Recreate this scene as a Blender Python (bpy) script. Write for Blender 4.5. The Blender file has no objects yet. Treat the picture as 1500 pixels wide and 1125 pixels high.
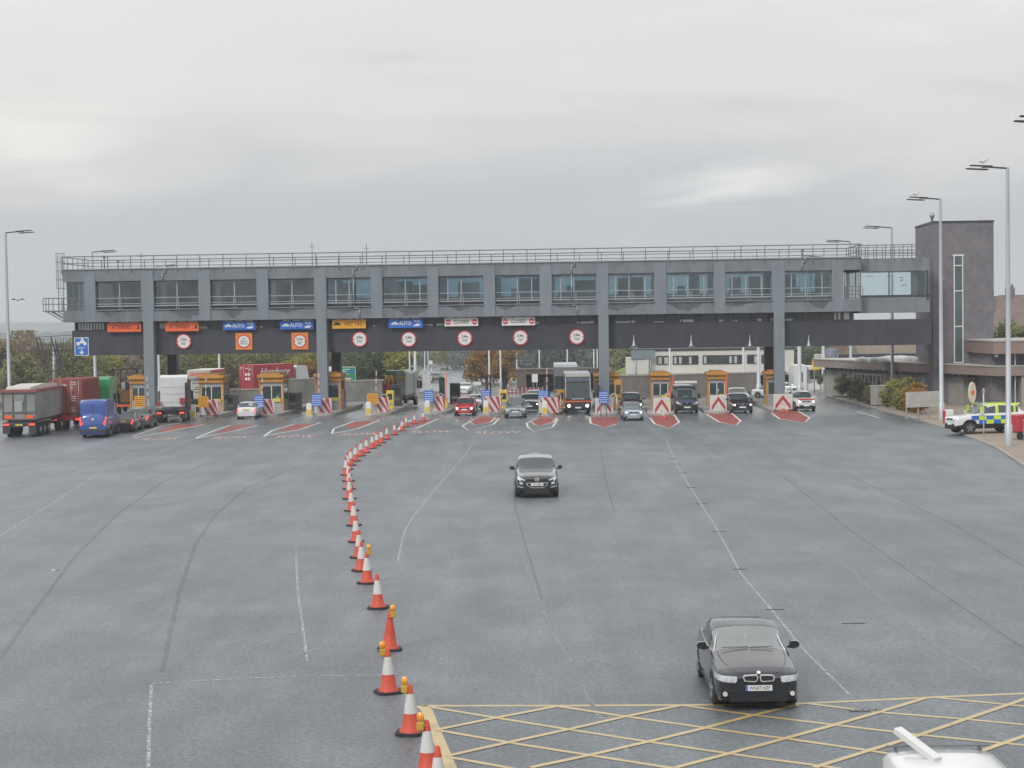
import bpy, math, random
import numpy as np
from mathutils import Vector, Matrix
PI = math.pi
R = math.radians
rnd = random.Random(7)
S = bpy.context.scene
COL = S.collection
# ------------------------------------------------------------------ camera
CAMZ, PITCH, ROLL, FPX = 8.2, R(2.1), R(0.8), 2500.0
Fv = Vector((0, math.cos(PITCH), -math.sin(PITCH)))
R0 = Vector((1, 0, 0)); U0 = R0.cross(Fv)
Rv = R0 * math.cos(ROLL) - U0 * math.sin(ROLL)
Uv = U0 * math.cos(ROLL) + R0 * math.sin(ROLL)
cd = bpy.data.cameras.new('camera'); cam = bpy.data.objects.new('camera', cd); COL.objects.link(cam)
cd.sensor_width = 36; cd.lens = 36 * FPX / 1500; cd.clip_start = 0.5; cd.clip_end = 12000
M = Matrix((Rv, Uv, -Fv)).transposed().to_4x4(); M.translation = (0, 0, CAMZ); cam.matrix_world = M
S.camera = cam
# ------------------------------------------------------------------ world, sun, exposure
SUN_EL, SUN_ROT = R(38), R(-35)
S.view_settings.view_transform = 'Standard'; S.view_settings.look = 'None'
S.view_settings.exposure = 0.22; S.view_settings.gamma = 1.0
W = bpy.data.worlds.new('World'); S.world = W; W.use_nodes = True
nt = W.node_tree; N = nt.nodes; Lk = nt.links; N.clear()
out = N.new('ShaderNodeOutputWorld'); bg = N.new('ShaderNodeBackground')
sky = N.new('ShaderNodeTexSky'); sky.sky_type = 'NISHITA'; sky.sun_disc = False
sky.sun_elevation = SUN_EL; sky.sun_rotation = SUN_ROT; sky.dust_density = 4
tc = N.new('ShaderNodeTexCoord')
sep = N.new('ShaderNodeSeparateXYZ'); Lk.new(tc.outputs['Generated'], sep.inputs[0])
def wmath(op, a, b=None, c=None, clamp=False):
    n = N.new('ShaderNodeMath'); n.operation = op; n.use_clamp = clamp
    for i, v in enumerate((a, b, c)):
        if v is None: continue
        if isinstance(v, (int, float)): n.inputs[i].default_value = v
        else: Lk.new(v, n.inputs[i])
    return n.outputs[0]
def wnoise(sx, sz, scale, detail, off=0.0, dist=0.0):
    mp = N.new('ShaderNodeMapping'); mp.inputs['Scale'].default_value = (sx, sx, sz); mp.inputs['Location'].default_value = (off, off * .7, 0)
    Lk.new(tc.outputs['Generated'], mp.inputs[0])
    n = N.new('ShaderNodeTexNoise'); n.inputs['Scale'].default_value = scale; n.inputs['Detail'].default_value = detail
    n.inputs['Distortion'].default_value = dist; Lk.new(mp.outputs[0], n.inputs['Vector'])
    return n.outputs['Fac']
n1 = wnoise(1, 4.5, 3.2, 6, 3.1, .6); n2 = wnoise(1, 7, 9, 5, 1.7, .3)
z = sep.outputs['Z']
# cloud deck: paler high up, a darker grey bank low down with a ragged upper edge
h = wmath('ADD', z, wmath('MULTIPLY', wmath('SUBTRACT', n1, .5), .22))
h = wmath('ADD', h, wmath('MULTIPLY', wmath('SUBTRACT', n2, .5), .05))
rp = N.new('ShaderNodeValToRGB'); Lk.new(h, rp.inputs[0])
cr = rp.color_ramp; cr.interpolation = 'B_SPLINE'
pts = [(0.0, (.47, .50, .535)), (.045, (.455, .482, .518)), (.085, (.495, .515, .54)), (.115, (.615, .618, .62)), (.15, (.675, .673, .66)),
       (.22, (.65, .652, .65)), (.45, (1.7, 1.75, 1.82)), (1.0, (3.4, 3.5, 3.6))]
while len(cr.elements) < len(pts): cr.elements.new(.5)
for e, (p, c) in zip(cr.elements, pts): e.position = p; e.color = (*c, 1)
# thin bright break in the cloud, low to the right
def spot(px, py, wx, wz):
    d = Fv + Rv * ((px - 750) / FPX) - Uv * ((py - 562.5) / FPX); d.normalize()
    dx = wmath('DIVIDE', wmath('SUBTRACT', sep.outputs['X'], d.x), wx)
    dz = wmath('DIVIDE', wmath('SUBTRACT', wmath('ADD', z, wmath('MULTIPLY', wmath('SUBTRACT', n2, .5), .075)), d.z), wz)
    r = wmath('ADD', wmath('MULTIPLY', dx, dx), wmath('MULTIPLY', dz, dz))
    yy = wmath('GREATER_THAN', sep.outputs['Y'], 0)
    return wmath('MULTIPLY', wmath('SUBTRACT', 1, wmath('SQRT', r), clamp=True), yy)
sp = wmath('MULTIPLY', spot(1075, 270, .06, .014), .24)
sp2 = wmath('MULTIPLY', spot(60, 230, .12, .03), .12)
sp = wmath('ADD', sp, sp2)
add = N.new('ShaderNodeMixRGB'); add.blend_type = 'ADD'; add.inputs[0].default_value = 1
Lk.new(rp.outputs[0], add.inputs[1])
cm = N.new('ShaderNodeCombineXYZ')
Lk.new(sp, cm.inputs[0]); Lk.new(wmath('MULTIPLY', sp, .95), cm.inputs[1]); Lk.new(wmath('MULTIPLY', sp, .82), cm.inputs[2])
Lk.new(cm.outputs[0], add.inputs[2])
mx = N.new('ShaderNodeMixRGB'); mx.inputs[0].default_value = .94
sk = N.new('ShaderNodeMixRGB'); sk.blend_type = 'MULTIPLY'; sk.inputs[0].default_value = 1; sk.inputs[2].default_value = (.1, .1, .1, 1)
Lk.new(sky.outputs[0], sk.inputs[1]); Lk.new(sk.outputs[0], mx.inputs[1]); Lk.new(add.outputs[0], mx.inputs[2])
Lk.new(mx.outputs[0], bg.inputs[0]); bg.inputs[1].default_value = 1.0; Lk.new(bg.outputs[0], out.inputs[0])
sl = bpy.data.lights.new('sun', 'SUN'); sl.energy = 1.5; sl.angle = R(14); sl.color = (1, .97, .93)
so = bpy.data.objects.new('sun', sl); COL.objects.link(so)
sd = Vector((math.sin(SUN_ROT) * math.cos(SUN_EL), -math.cos(SUN_ROT) * math.cos(SUN_EL), math.sin(SUN_EL)))
so.rotation_euler = sd.to_track_quat('Z', 'Y').to_euler()
# ------------------------------------------------------------------ helpers
def gz(Y):
    if Y <= 150: return 0.0
    if Y <= 550: return -(Y - 150) * 0.0155
    return -6.2
def ray(px, py):
    return (Fv + Rv * ((px - 750) / FPX) - Uv * ((py - 562.5) / FPX))
def at(px, py, Y):
    d = ray(px, py); t = Y / d.y
    return Vector((0, 0, CAMZ)) + d * t
def gnd(px, py):
    d = ray(px, py); Y = 60.0
    for _ in range(40):
        t = (gz(Y) - CAMZ) / d.z if d.z < -1e-5 else 1e5
        Y = .5 * Y + .5 * d.y * t
    return Vector((d.x * t, d.y * t, gz(d.y * t)))
def px2x(px, Y, z=0): # world X of a column of the photo at depth Y
    d = ray(px, 562.5 + (CAMZ - z) / Y * FPX - 92); return d.x * Y / d.y

class MB:
    def __init__(s): s.v = []; s.f = []; s.m = []; s.sm = []
    def add(s, vs, fs, mi=0, smooth=False):
        o = len(s.v); s.v += [tuple(v) for v in vs]
        for f in fs: s.f.append([i + o for i in f]); s.m.append(mi); s.sm.append(smooth)
        return s
    def box(s, x0, x1, y0, y1, z0, z1, mi=0, T=None):
        vs = [(x0,y0,z0),(x1,y0,z0),(x1,y1,z0),(x0,y1,z0),(x0,y0,z1),(x1,y0,z1),(x1,y1,z1),(x0,y1,z1)]
        if T is not None: vs = [T @ Vector(v) for v in vs]
        return s.add(vs, [(3,2,1,0),(4,5,6,7),(0,1,5,4),(1,2,6,5),(2,3,7,6),(3,0,4,7)], mi)
    def bbox(s, x0, x1, y0, y1, z0, z1, b=.02, mi=0, T=None): # box with chamfered edges
        vs = []; 
        for sx in (0,1):
            for sy in (0,1):
                for sz in (0,1):
                    X=(x0,x1)[sx]; Y=(y0,y1)[sy]; Z=(z0,z1)[sz]
                    bx=b*(1-2*sx); by=b*(1-2*sy); bz=b*(1-2*sz)
                    vs += [(X+bx,Y+by,Z),(X+bx,Y,Z+bz),(X,Y+by,Z+bz)]
        import itertools
        me = hull(vs); 
        if T is not None: me = ([T @ Vector(v) for v in me[0]], me[1])
        return s.add(me[0], me[1], mi)
    def bar(s, a, b, w, h=None, mi=0):
        a = Vector(a); b = Vector(b); d = b - a; L = d.length
        if L < 1e-6: return s
        h = h or w; q = d.to_track_quat('Z', 'Y').to_matrix().to_4x4(); q.translation = a
        return s.box(-w/2, w/2, -h/2, h/2, 0, L, mi, q)
    def cyl(s, a, b, r0, r1=None, n=10, mi=0, caps=True, smooth=True):
        a = Vector(a); b = Vector(b); d = b - a; r1 = r0 if r1 is None else r1
        q = d.to_track_quat('Z', 'Y').to_matrix()
        vs = []
        for k in range(n):
            t = 2*PI*k/n; e = q @ Vector((math.cos(t), math.sin(t), 0)); vs += [a + e*r0, b + e*r1]
        fs = [(2*k, 2*((k+1)%n), 2*((k+1)%n)+1, 2*k+1) for k in range(n)]
        s.add(vs, fs, mi, smooth)
        if caps:
            o = len(s.v) - 2*n
            s.f.append([o+2*k for k in range(n)][::-1]); s.m.append(mi); s.sm.append(False)
            s.f.append([o+2*k+1 for k in range(n)]); s.m.append(mi); s.sm.append(False)
        return s
    def path(s, pts, r, n=8, mi=0):
        for a, b in zip(pts[:-1], pts[1:]): s.cyl(a, b, r, r, n, mi)
        return s
    def lathe(s, prof, n=16, mi=0, c=(0,0,0), sx=1, sy=1, smooth=True):
        vs = []
        for (r, zz) in prof:
            for k in range(n):
                t = 2*PI*k/n; vs.append((c[0]+r*math.cos(t)*sx, c[1]+r*math.sin(t)*sy, c[2]+zz))
        fs = [(i*n+k, i*n+(k+1)%n, (i+1)*n+(k+1)%n, (i+1)*n+k) for i in range(len(prof)-1) for k in range(n)]
        return s.add(vs, fs, mi, smooth)
    def prism(s, poly, z0, z1, mi=0, T=None): # poly in xy
        n = len(poly)
        if sum(poly[i][0]*poly[(i+1)%n][1]-poly[(i+1)%n][0]*poly[i][1] for i in range(n)) < 0: poly = poly[::-1]
        vs = [(p[0],p[1],z0) for p in poly] + [(p[0],p[1],z1) for p in poly]
        if T is not None: vs = [T @ Vector(v) for v in vs]
        return s.add(vs, [list(range(n))[::-1], list(range(n,2*n))] + [(i,(i+1)%n,n+(i+1)%n,n+i) for i in range(n)], mi)
    def side(s, poly, x0, x1, mi=0): # poly in (y,z) extruded along x
        T = Matrix(((0,0,1,0),(1,0,0,0),(0,1,0,0),(0,0,0,1)))
        return s.prism(poly, x0, x1, mi, T)
    def front(s, poly, y0, y1, mi=0): # poly in (x,z) extruded along y
        T = Matrix(((1,0,0,0),(0,0,1,0),(0,1,0,0),(0,0,0,1)))
        n0 = len(s.f); s.prism(poly, y0, y1, mi, T)
        for i in range(n0, len(s.f)): s.f[i] = list(s.f[i])[::-1]
        return s
    def build(s, name, mats, parent=None, loc=None, smooth=None):
        me = bpy.data.meshes.new(name); me.from_pydata(s.v, [], s.f)
        if not isinstance(mats, (list, tuple)): mats = [mats]
        for m in mats: me.materials.append(m)
        me.polygons.foreach_set('material_index', s.m)
        me.polygons.foreach_set('use_smooth', s.sm if smooth is None else [smooth]*len(s.f))
        me.update()
        o = bpy.data.objects.new(name, me); COL.objects.link(o)
        if parent is not None: o.parent = parent
        if loc is not None: o.location = loc
        return o
def hull(vs):
    import bmesh
    bm = bmesh.new(); 
    for v in vs: bm.verts.new(v)
    bmesh.ops.convex_hull(bm, input=bm.verts)
    bm.verts.index_update(); r = ([v.co.copy() for v in bm.verts], [[v.index for v in f.verts] for f in bm.faces]); bm.free(); return r
def tag(o, label=None, cat=None, group=None, kind=None):
    if label: o['label'] = label
    if cat: o['category'] = cat
    if group: o['group'] = group
    if kind: o['kind'] = kind
    return o
def empty(name, loc=(0,0,0), rz=0, label=None, cat=None, group=None):
    o = bpy.data.objects.new(name, None); COL.objects.link(o); o.location = loc; o.rotation_euler = (0,0,rz)
    o.empty_display_size = .3
    return tag(o, label, cat, group)
KIDS = {}
def copy_tree(o, parent=None):
    c = o.copy(); COL.objects.link(c); c.parent = parent
    for ch in [x for x in COL.objects if x.parent == o]: copy_tree(ch, c)
    return c
def text(s, size, mat, parent, loc, rot=(PI/2,0,0), sx=1, name='lettering', bold=0.0, shear=0, depth=.004, align='CENTER', sp=1.0):
    cu = bpy.data.curves.new('t', 'FONT'); cu.body = s; cu.size = size; cu.extrude = depth; cu.offset = bold; cu.shear = shear
    cu.align_x = align; cu.align_y = 'CENTER'; cu.resolution_u = 2; cu.space_character = sp
    t = bpy.data.objects.new('t', cu); COL.objects.link(t)
    me = bpy.data.meshes.new_from_object(t.evaluated_get(bpy.context.evaluated_depsgraph_get()))
    bpy.data.objects.remove(t); bpy.data.curves.remove(cu)
    me.materials.clear(); me.materials.append(mat)
    o = bpy.data.objects.new(name, me); COL.objects.link(o); o.parent = parent; o.location = loc; o.rotation_euler = rot; o.scale = (sx,1,1)
    return o
# ------------------------------------------------------------------ materials
def mat(name, col, rough=.6, metal=0, var=.12, scale=3.0, bump=0.0, bscale=None, coat=0, emit=0, spec=.5, dirt=0.0, dcol=(.05,.045,.04), detail=5, stretch=None, ecol=None, rvar=0.0):
    m = bpy.data.materials.new(name); m.use_nodes = True; t = m.node_tree; n = t.nodes; l = t.links
    p = n['Principled BSDF']; p.inputs['Roughness'].default_value = rough; p.inputs['Metallic'].default_value = metal
    p.inputs['Specular IOR Level'].default_value = spec; p.inputs['Coat Weight'].default_value = coat; p.inputs['Coat Roughness'].default_value = .06
    c = n.new('ShaderNodeTexCoord'); mp = n.new('ShaderNodeMapping'); l.new(c.outputs['Object'], mp.inputs[0])
    if stretch: mp.inputs['Scale'].default_value = stretch
    nz = n.new('ShaderNodeTexNoise'); nz.inputs['Scale'].default_value = scale; nz.inputs['Detail'].default_value = detail; l.new(mp.outputs[0], nz.inputs['Vector'])
    hsv = n.new('ShaderNodeMixRGB'); hsv.blend_type = 'MIX'
    hsv.inputs[1].default_value = (*[max(0, x*(1-var*1.6)) for x in col], 1); hsv.inputs[2].default_value = (*[min(1, x*(1+var*1.6)) for x in col], 1)
    l.new(nz.outputs['Fac'], hsv.inputs[0]); colout = hsv.outputs[0]
    if dirt > 0:
        n3 = n.new('ShaderNodeTexNoise'); n3.inputs['Scale'].default_value = scale*.35; n3.inputs['Detail'].default_value = 8; n3.inputs['Roughness'].default_value = .65
        l.new(mp.outputs[0], n3.inputs['Vector'])
        r = n.new('ShaderNodeMapRange'); r.inputs[1].default_value = .48; r.inputs[2].default_value = .68; r.inputs[3].default_value = 0; r.inputs[4].default_value = dirt
        l.new(n3.outputs['Fac'], r.inputs[0]); d = n.new('ShaderNodeMixRGB'); d.inputs[2].default_value = (*dcol, 1)
        l.new(r.outputs[0], d.inputs[0]); l.new(colout, d.inputs[1]); colout = d.outputs[0]
    l.new(colout, p.inputs['Base Color'])
    if rvar:
        r = n.new('ShaderNodeMapRange'); r.inputs[1].default_value = .3; r.inputs[2].default_value = .7; r.inputs[3].default_value = max(.02, rough-rvar); r.inputs[4].default_value = min(1, rough+rvar)
        l.new(nz.outputs['Fac'], r.inputs[0]); l.new(r.outputs[0], p.inputs['Roughness'])
    if bump:
        n2 = n.new('ShaderNodeTexNoise'); n2.inputs['Scale'].default_value = bscale or scale*6; n2.inputs['Detail'].default_value = 3; l.new(mp.outputs[0], n2.inputs['Vector'])
        b = n.new('ShaderNodeBump'); b.inputs['Strength'].default_value = bump; b.inputs['Distance'].default_value = .02
        l.new(n2.outputs['Fac'], b.inputs['Height']); l.new(b.outputs[0], p.inputs['Normal'])
    if emit:
        p.inputs['Emission Color'].default_value = (*(ecol or col), 1); p.inputs['Emission Strength'].default_value = emit
    return m
def glass(name, tint, gl=.25, rough=.03):
    m = bpy.data.materials.new(name); m.use_nodes = True; t = m.node_tree; n = t.nodes; l = t.links; n.clear()
    o = n.new('ShaderNodeOutputMaterial'); tr = n.new('ShaderNodeBsdfTransparent'); g = n.new('ShaderNodeBsdfGlossy'); g.inputs['Roughness'].default_value = rough
    g.inputs['Color'].default_value = (.9,.95,.95,1)
    tr.inputs[0].default_value = (*tint, 1); mx = n.new('ShaderNodeMixShader'); fr = n.new('ShaderNodeFresnel'); fr.inputs[0].default_value = 1.5
    a = n.new('ShaderNodeMath'); a.operation = 'ADD'; a.inputs[1].default_value = gl; a.use_clamp = True; l.new(fr.outputs[0], a.inputs[0])
    c = n.new('ShaderNodeTexCoord'); nz = n.new('ShaderNodeTexNoise'); nz.inputs['Scale'].default_value = .8; l.new(c.outputs['Object'], nz.inputs['Vector'])
    mm = n.new('ShaderNodeMath'); mm.operation = 'MULTIPLY_ADD'; mm.inputs[1].default_value = .15; mm.inputs[2].default_value = gl-.07; l.new(nz.outputs['Fac'], mm.inputs[0]); l.new(mm.outputs[0], a.inputs[1])
    l.new(a.outputs[0], mx.inputs[0]); l.new(tr.outputs[0], mx.inputs[1]); l.new(g.outputs[0], mx.inputs[2]); l.new(mx.outputs[0], o.inputs[0])
    return m
K = {}
K['conc'] = mat('painted_concrete', (.168,.188,.207), .75, var=.16, scale=1.3, bump=.3, dirt=.85, dcol=(.10,.108,.115), stretch=(1,1,.35))
K['conc2'] = mat('mullion_concrete', (.185,.217,.243), .75, var=.09, scale=1.3, bump=.25, dirt=.4, dcol=(.12,.13,.145), stretch=(1,1,.2))
K['concw'] = mat('weathered_concrete', (.30,.29,.265), .85, var=.18, scale=.8, bump=.5, dirt=.5, dcol=(.13,.12,.105))
K['concp'] = mat('pale_concrete', (.42,.41,.38), .8, var=.1, scale=1.2, bump=.3, dirt=.3, dcol=(.2,.19,.17))
K['fascia'] = mat('dark_fascia', (.034,.036,.047), .6, var=.3, scale=1.6, bump=.2, dirt=.35, dcol=(.06,.063,.075), stretch=(1,1,.3))
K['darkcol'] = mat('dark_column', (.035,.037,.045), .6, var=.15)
K['steel'] = mat('galvanised_steel', (.33,.35,.37), .45, .6, var=.1, scale=5)
K['rail'] = mat('grey_rail', (.16,.17,.175), .5, .4, var=.1, scale=4)
K['lamp'] = mat('lamp_post_paint', (.44,.47,.50), .45, .35, var=.12, scale=1.5, dirt=.25, dcol=(.2,.2,.2), stretch=(1,1,.3))
K['darkm'] = mat('dark_metal', (.06,.062,.068), .5, .5, var=.1)
K['black'] = mat('black_plastic', (.018,.018,.02), .45, var=.2)
K['rubber'] = mat('tyre_rubber', (.02,.02,.021), .8, var=.2)
K['rim'] = mat('alloy_rim', (.42,.43,.44), .3, .8, var=.1)
K['chrome'] = mat('chrome', (.72,.73,.75), .25, .45, var=.03)
K['cglass'] = mat('car_glass', (.035,.05,.053), .05, spec=.9, var=.3, scale=1.5)
K['hl'] = mat('headlamp_lens', (.62,.64,.67), .12, .2, var=.15, scale=14, coat=1)
K['hlon'] = mat('lit_headlamp', (.9,.9,.85), .1, emit=5.0, var=.02, ecol=(1,.95,.8))
K['tlon'] = mat('lit_tail_lamp', (.7,.03,.02), .2, emit=1.6, var=.05, ecol=(1,.06,.04))
K['tl'] = mat('tail_lamp', (.35,.015,.012), .15, coat=1, var=.1)
K['ind'] = mat('amber_lens', (.75,.3,.01), .2, coat=1, var=.1, scale=8)
K['platew'] = mat('white_plate', (.68,.69,.68), .35, var=.05)
K['platey'] = mat('yellow_plate', (.65,.5,.06), .35, var=.05)
K['ink'] = mat('black_ink', (.015,.015,.015), .5, var=.05)
K['white'] = mat('white_paint', (.62,.63,.62), .45, var=.06, scale=4, dirt=.15, dcol=(.35,.34,.32))
K['signw'] = mat('sign_white', (.68,.68,.66), .45, var=.04, dirt=.1, dcol=(.4,.4,.38))
K['signblue'] = mat('sign_blue', (.018,.13,.50), .4, var=.08)
K['signred'] = mat('sign_red', (.50,.02,.03), .45, var=.08)
K['signorange'] = mat('sign_orange', (.78,.12,.03), .45, var=.07)
K['signamber'] = mat('sign_amber', (.72,.33,.02), .45, var=.07)
K['signgreen'] = mat('sign_green', (.01,.22,.12), .45, var=.08)
K['booth'] = mat('booth_orange', (.50,.235,.035), .5, var=.15, scale=2, dirt=.6, dcol=(.22,.11,.035))
K['alu'] = mat('booth_panel', (.36,.37,.37), .45, .3, var=.1)
K['redpaint'] = mat('red_board', (.40,.03,.045), .5, var=.12, scale=4, dirt=.2, dcol=(.3,.06,.06))
K['orange'] = mat('cone_orange', (.52,.065,.035), .6, var=.15, scale=5, dirt=.55, dcol=(.32,.05,.03))
K['arm'] = mat('orange_arm', (.85,.13,.03), .5, var=.1)
K['coneW'] = mat('cone_white', (.55,.54,.52), .6, var=.1, scale=6, dirt=.5, dcol=(.4,.38,.34))
K['coneR'] = mat('cone_pink', (.6,.05,.09), .55, var=.1)
K['kerb'] = mat('kerb_stone', (.33,.32,.30), .85, var=.12, scale=2, bump=.4, dirt=.3, dcol=(.15,.14,.13))
K['pave'] = mat('pavement', (.27,.22,.175), .85, var=.22, scale=.6, bump=.4, dirt=.35, dcol=(.15,.12,.09))
K['brick'] = None
K['wglass'] = glass('window_glass', (.55,.70,.74), .08)
K['wdark'] = glass('dark_window_glass', (.30,.30,.29), .10)
K['wteal'] = glass('teal_window_glass', (.66,.77,.78), .08)
K['wrail'] = mat('pale_window_rail', (.34,.36,.38), .5, .2, var=.08)
K['wback'] = glass('rear_window_glass', (.60,.71,.75), .05)
K['wind'] = glass('windscreen_glass', (.6,.70,.69), .27)
K['inner'] = mat('interior_wall', (.13,.115,.10), .9, var=.25, scale=.6)
K['innerb'] = mat('interior_blind', (.20,.27,.28), .9, var=.2, scale=.6)
K['skin'] = mat('skin', (.5,.27,.19), .5, var=.08, scale=9)
K['hair'] = mat('hair', (.05,.035,.025), .7, var=.2)
K['cloth'] = mat('dark_shirt', (.05,.055,.08), .85, var=.15)
K['fabric'] = mat('seat_fabric', (.035,.035,.037), .9, var=.2)
def paint(name, c, metal=.4, dirt=.12): return mat(name, c, .3, metal, var=.06, scale=2, coat=1, dirt=dirt, dcol=tuple(x*.5+.05 for x in c))
def brick():
    m = mat('engineering_brick', (.118,.120,.132), .8, var=.3, scale=1.2, bump=.4, dirt=.6, dcol=(.16,.15,.155)); t = m.node_tree; n = t.nodes; l = t.links
    p = n['Principled BSDF']; src = p.inputs['Base Color'].links[0].from_socket
    c = n.new('ShaderNodeTexCoord'); mp = n.new('ShaderNodeMapping'); mp.inputs['Rotation'].default_value = (PI/2,0,0)
    sx = n.new('ShaderNodeSeparateXYZ'); l.new(c.outputs['Object'], sx.inputs[0]); cb = n.new('ShaderNodeCombineXYZ')
    a = n.new('ShaderNodeMath'); a.operation = 'ADD'; l.new(sx.outputs['X'], a.inputs[0]); l.new(sx.outputs['Y'], a.inputs[1])
    l.new(a.outputs[0], cb.inputs[0]); l.new(sx.outputs['Z'], cb.inputs[1])
    b = n.new('ShaderNodeTexBrick'); b.inputs['Scale'].default_value = 4.4; b.inputs['Mortar Size'].default_value = .025
    b.inputs['Color1'].default_value = (.75,.7,.75,1); b.inputs['Color2'].default_value = (1.35,1.15,1.15,1); b.inputs['Mortar'].default_value = (1.7,1.7,1.7,1)
    l.new(cb.outputs[0], b.inputs['Vector'])
    mu = n.new('ShaderNodeMixRGB'); mu.blend_type = 'MULTIPLY'; mu.inputs[0].default_value = 1; l.new(src, mu.inputs[1]); l.new(b.outputs['Color'], mu.inputs[2]); l.new(mu.outputs[0], p.inputs['Base Color'])
    return m
K['brick'] = brick()
def marking(name, col, wear=.5, scale=1.5, amax=1.0, rough=.45, spec=.5):
    m = mat(name, col, rough, var=.15, scale=2, spec=spec); t = m.node_tree; n = t.nodes; l = t.links
    p = n['Principled BSDF']; c = n.new('ShaderNodeTexCoord'); nz = n.new('ShaderNodeTexNoise'); nz.inputs['Scale'].default_value = scale; nz.inputs['Detail'].default_value = 9; nz.inputs['Roughness'].default_value = .75
    l.new(c.outputs['Object'], nz.inputs['Vector']); r = n.new('ShaderNodeMapRange'); r.inputs[1].default_value = wear-.08; r.inputs[2].default_value = wear+.08
    r.inputs[3].default_value = 0; r.inputs[4].default_value = amax
    l.new(nz.outputs['Fac'], r.inputs[0]); l.new(r.outputs[0], p.inputs['Alpha'])
    return m
K['mw'] = marking('white_road_paint', (.62,.61,.56), .33, 6)
K['mfaint'] = marking('worn_road_paint', (.40,.41,.41), .49, 8)
K['mfaint2'] = marking('nearly_gone_road_paint', (.30,.315,.32), .49, 8, .7)
K['my'] = marking('yellow_road_paint', (.50,.37,.15), .32, 5, .9, .30, .9)
K['mr'] = marking('red_road_surface', (.26,.05,.04), .30, 1.0)
K['mtext'] = marking('pinkish_road_paint', (.55,.36,.31), .42)
K['seam'] = marking('dark_asphalt_seam', (.06,.068,.074), .47, 6, .22)
def asphalt():
    m = bpy.data.materials.new('wet_asphalt'); m.use_nodes = True; t = m.node_tree; n = t.nodes; l = t.links; p = n['Principled BSDF']
    c = n.new('ShaderNodeTexCoord')
    def nz(scale, det, sc=(1,1,1), rough=.55, dist=0):
        mp = n.new('ShaderNodeMapping'); mp.inputs['Scale'].default_value = sc; l.new(c.outputs['Object'], mp.inputs[0])
        x = n.new('ShaderNodeTexNoise'); x.inputs['Scale'].default_value = scale; x.inputs['Detail'].default_value = det; x.inputs['Roughness'].default_value = rough; x.inputs['Distortion'].default_value = dist; l.new(mp.outputs[0], x.inputs['Vector']); return x.outputs['Fac']
    def mth(op, a, b, cl=False):
        x = n.new('ShaderNodeMath'); x.operation = op; x.use_clamp = cl
        for i, v in enumerate((a, b)):
            if isinstance(v, (int, float)): x.inputs[i].default_value = v
            else: l.new(v, x.inputs[i])
        return x.outputs[0]
    big = nz(.06, 6, (1,.45,1), .6, .5); mid = nz(.6, 5, (1,.35,1)); fine = nz(14, 3, (1,1,1), .8); streak = nz(.5, 5, (2.2,.07,1), .6); cross = nz(.8, 4, (.25,1.6,1), .7)
    speck = nz(8, 4, (1,1,1), .85)
    v = mth('ADD', mth('MULTIPLY', big, .55), mth('MULTIPLY', mid, .2)); v = mth('ADD', v, mth('MULTIPLY', fine, .28)); v = mth('ADD', v, mth('MULTIPLY', streak, .38)); v = mth('ADD', v, mth('MULTIPLY', cross, .15)); v = mth('ADD', v, mth('MULTIPLY', speck, .55))
    r = n.new('ShaderNodeValToRGB'); l.new(mth('MULTIPLY', v, .50), r.inputs[0]); e = r.color_ramp.elements
    e[0].position = .385; e[0].color = (.045,.055,.062,1); e[1].position = .60; e[1].color = (.150,.172,.190,1)
    g1 = nz(26, 3, (1,1,1), .9); g2 = nz(7, 5, (1,1,1), .9); g3 = nz(.35, 6, (1,.5,1), .7)
    def mr(x, a, b_, c_, d_):
        q = n.new('ShaderNodeMapRange'); q.inputs[1].default_value = a; q.inputs[2].default_value = b_; q.inputs[3].default_value = c_; q.inputs[4].default_value = d_; l.new(x, q.inputs[0]); return q.outputs[0]
    gr = mth('MULTIPLY', mth('MULTIPLY', mr(g1, .38, .62, .6, 1.4), mr(g2, .38, .62, .68, 1.32)), mr(g3, .35, .65, .8, 1.2))
    ml = n.new('ShaderNodeMixRGB'); ml.blend_type = 'MULTIPLY'; ml.inputs[0].default_value = 1; l.new(r.outputs[0], ml.inputs[1]); l.new(gr, ml.inputs[2]); l.new(ml.outputs[0], p.inputs['Base Color'])
    rr = n.new('ShaderNodeMapRange'); rr.inputs[1].default_value = .35; rr.inputs[2].default_value = .65; rr.inputs[3].default_value = .34; rr.inputs[4].default_value = .50
    l.new(mth('ADD', mth('MULTIPLY', big, .55), mth('MULTIPLY', streak, .45)), rr.inputs[0])
    # standing water round the toll lanes: smoother film
    sx = n.new('ShaderNodeSeparateXYZ'); l.new(c.outputs['Object'], sx.inputs[0])
    w = n.new('ShaderNodeMapRange'); w.inputs[1].default_value = 128; w.inputs[2].default_value = 150; w.inputs[3].default_value = 0; w.inputs[4].default_value = .26; l.new(sx.outputs['Y'], w.inputs[0])
    l.new(mth('SUBTRACT', rr.outputs[0], mth('MULTIPLY', w.outputs[0], mth('MULTIPLY', mid, 1.8)), ), p.inputs['Roughness'])
    b = n.new('ShaderNodeBump'); b.inputs['Strength'].default_value = .8; b.inputs['Distance'].default_value = .02; l.new(fine, b.inputs['Height']); l.new(b.outputs[0], p.inputs['Normal'])
    p.inputs['Specular IOR Level'].default_value = .42
    return m
K['asphalt'] = asphalt()
K['grass'] = mat('grass_bank', (.085,.10,.035), .9, var=.35, scale=.25, bump=.5, dirt=.5, dcol=(.10,.085,.04), detail=8)
K['hill'] = mat('wooded_hill', (.06,.085,.075), .95, var=.4, scale=.03, bump=.6, bscale=.15, detail=8)
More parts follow.
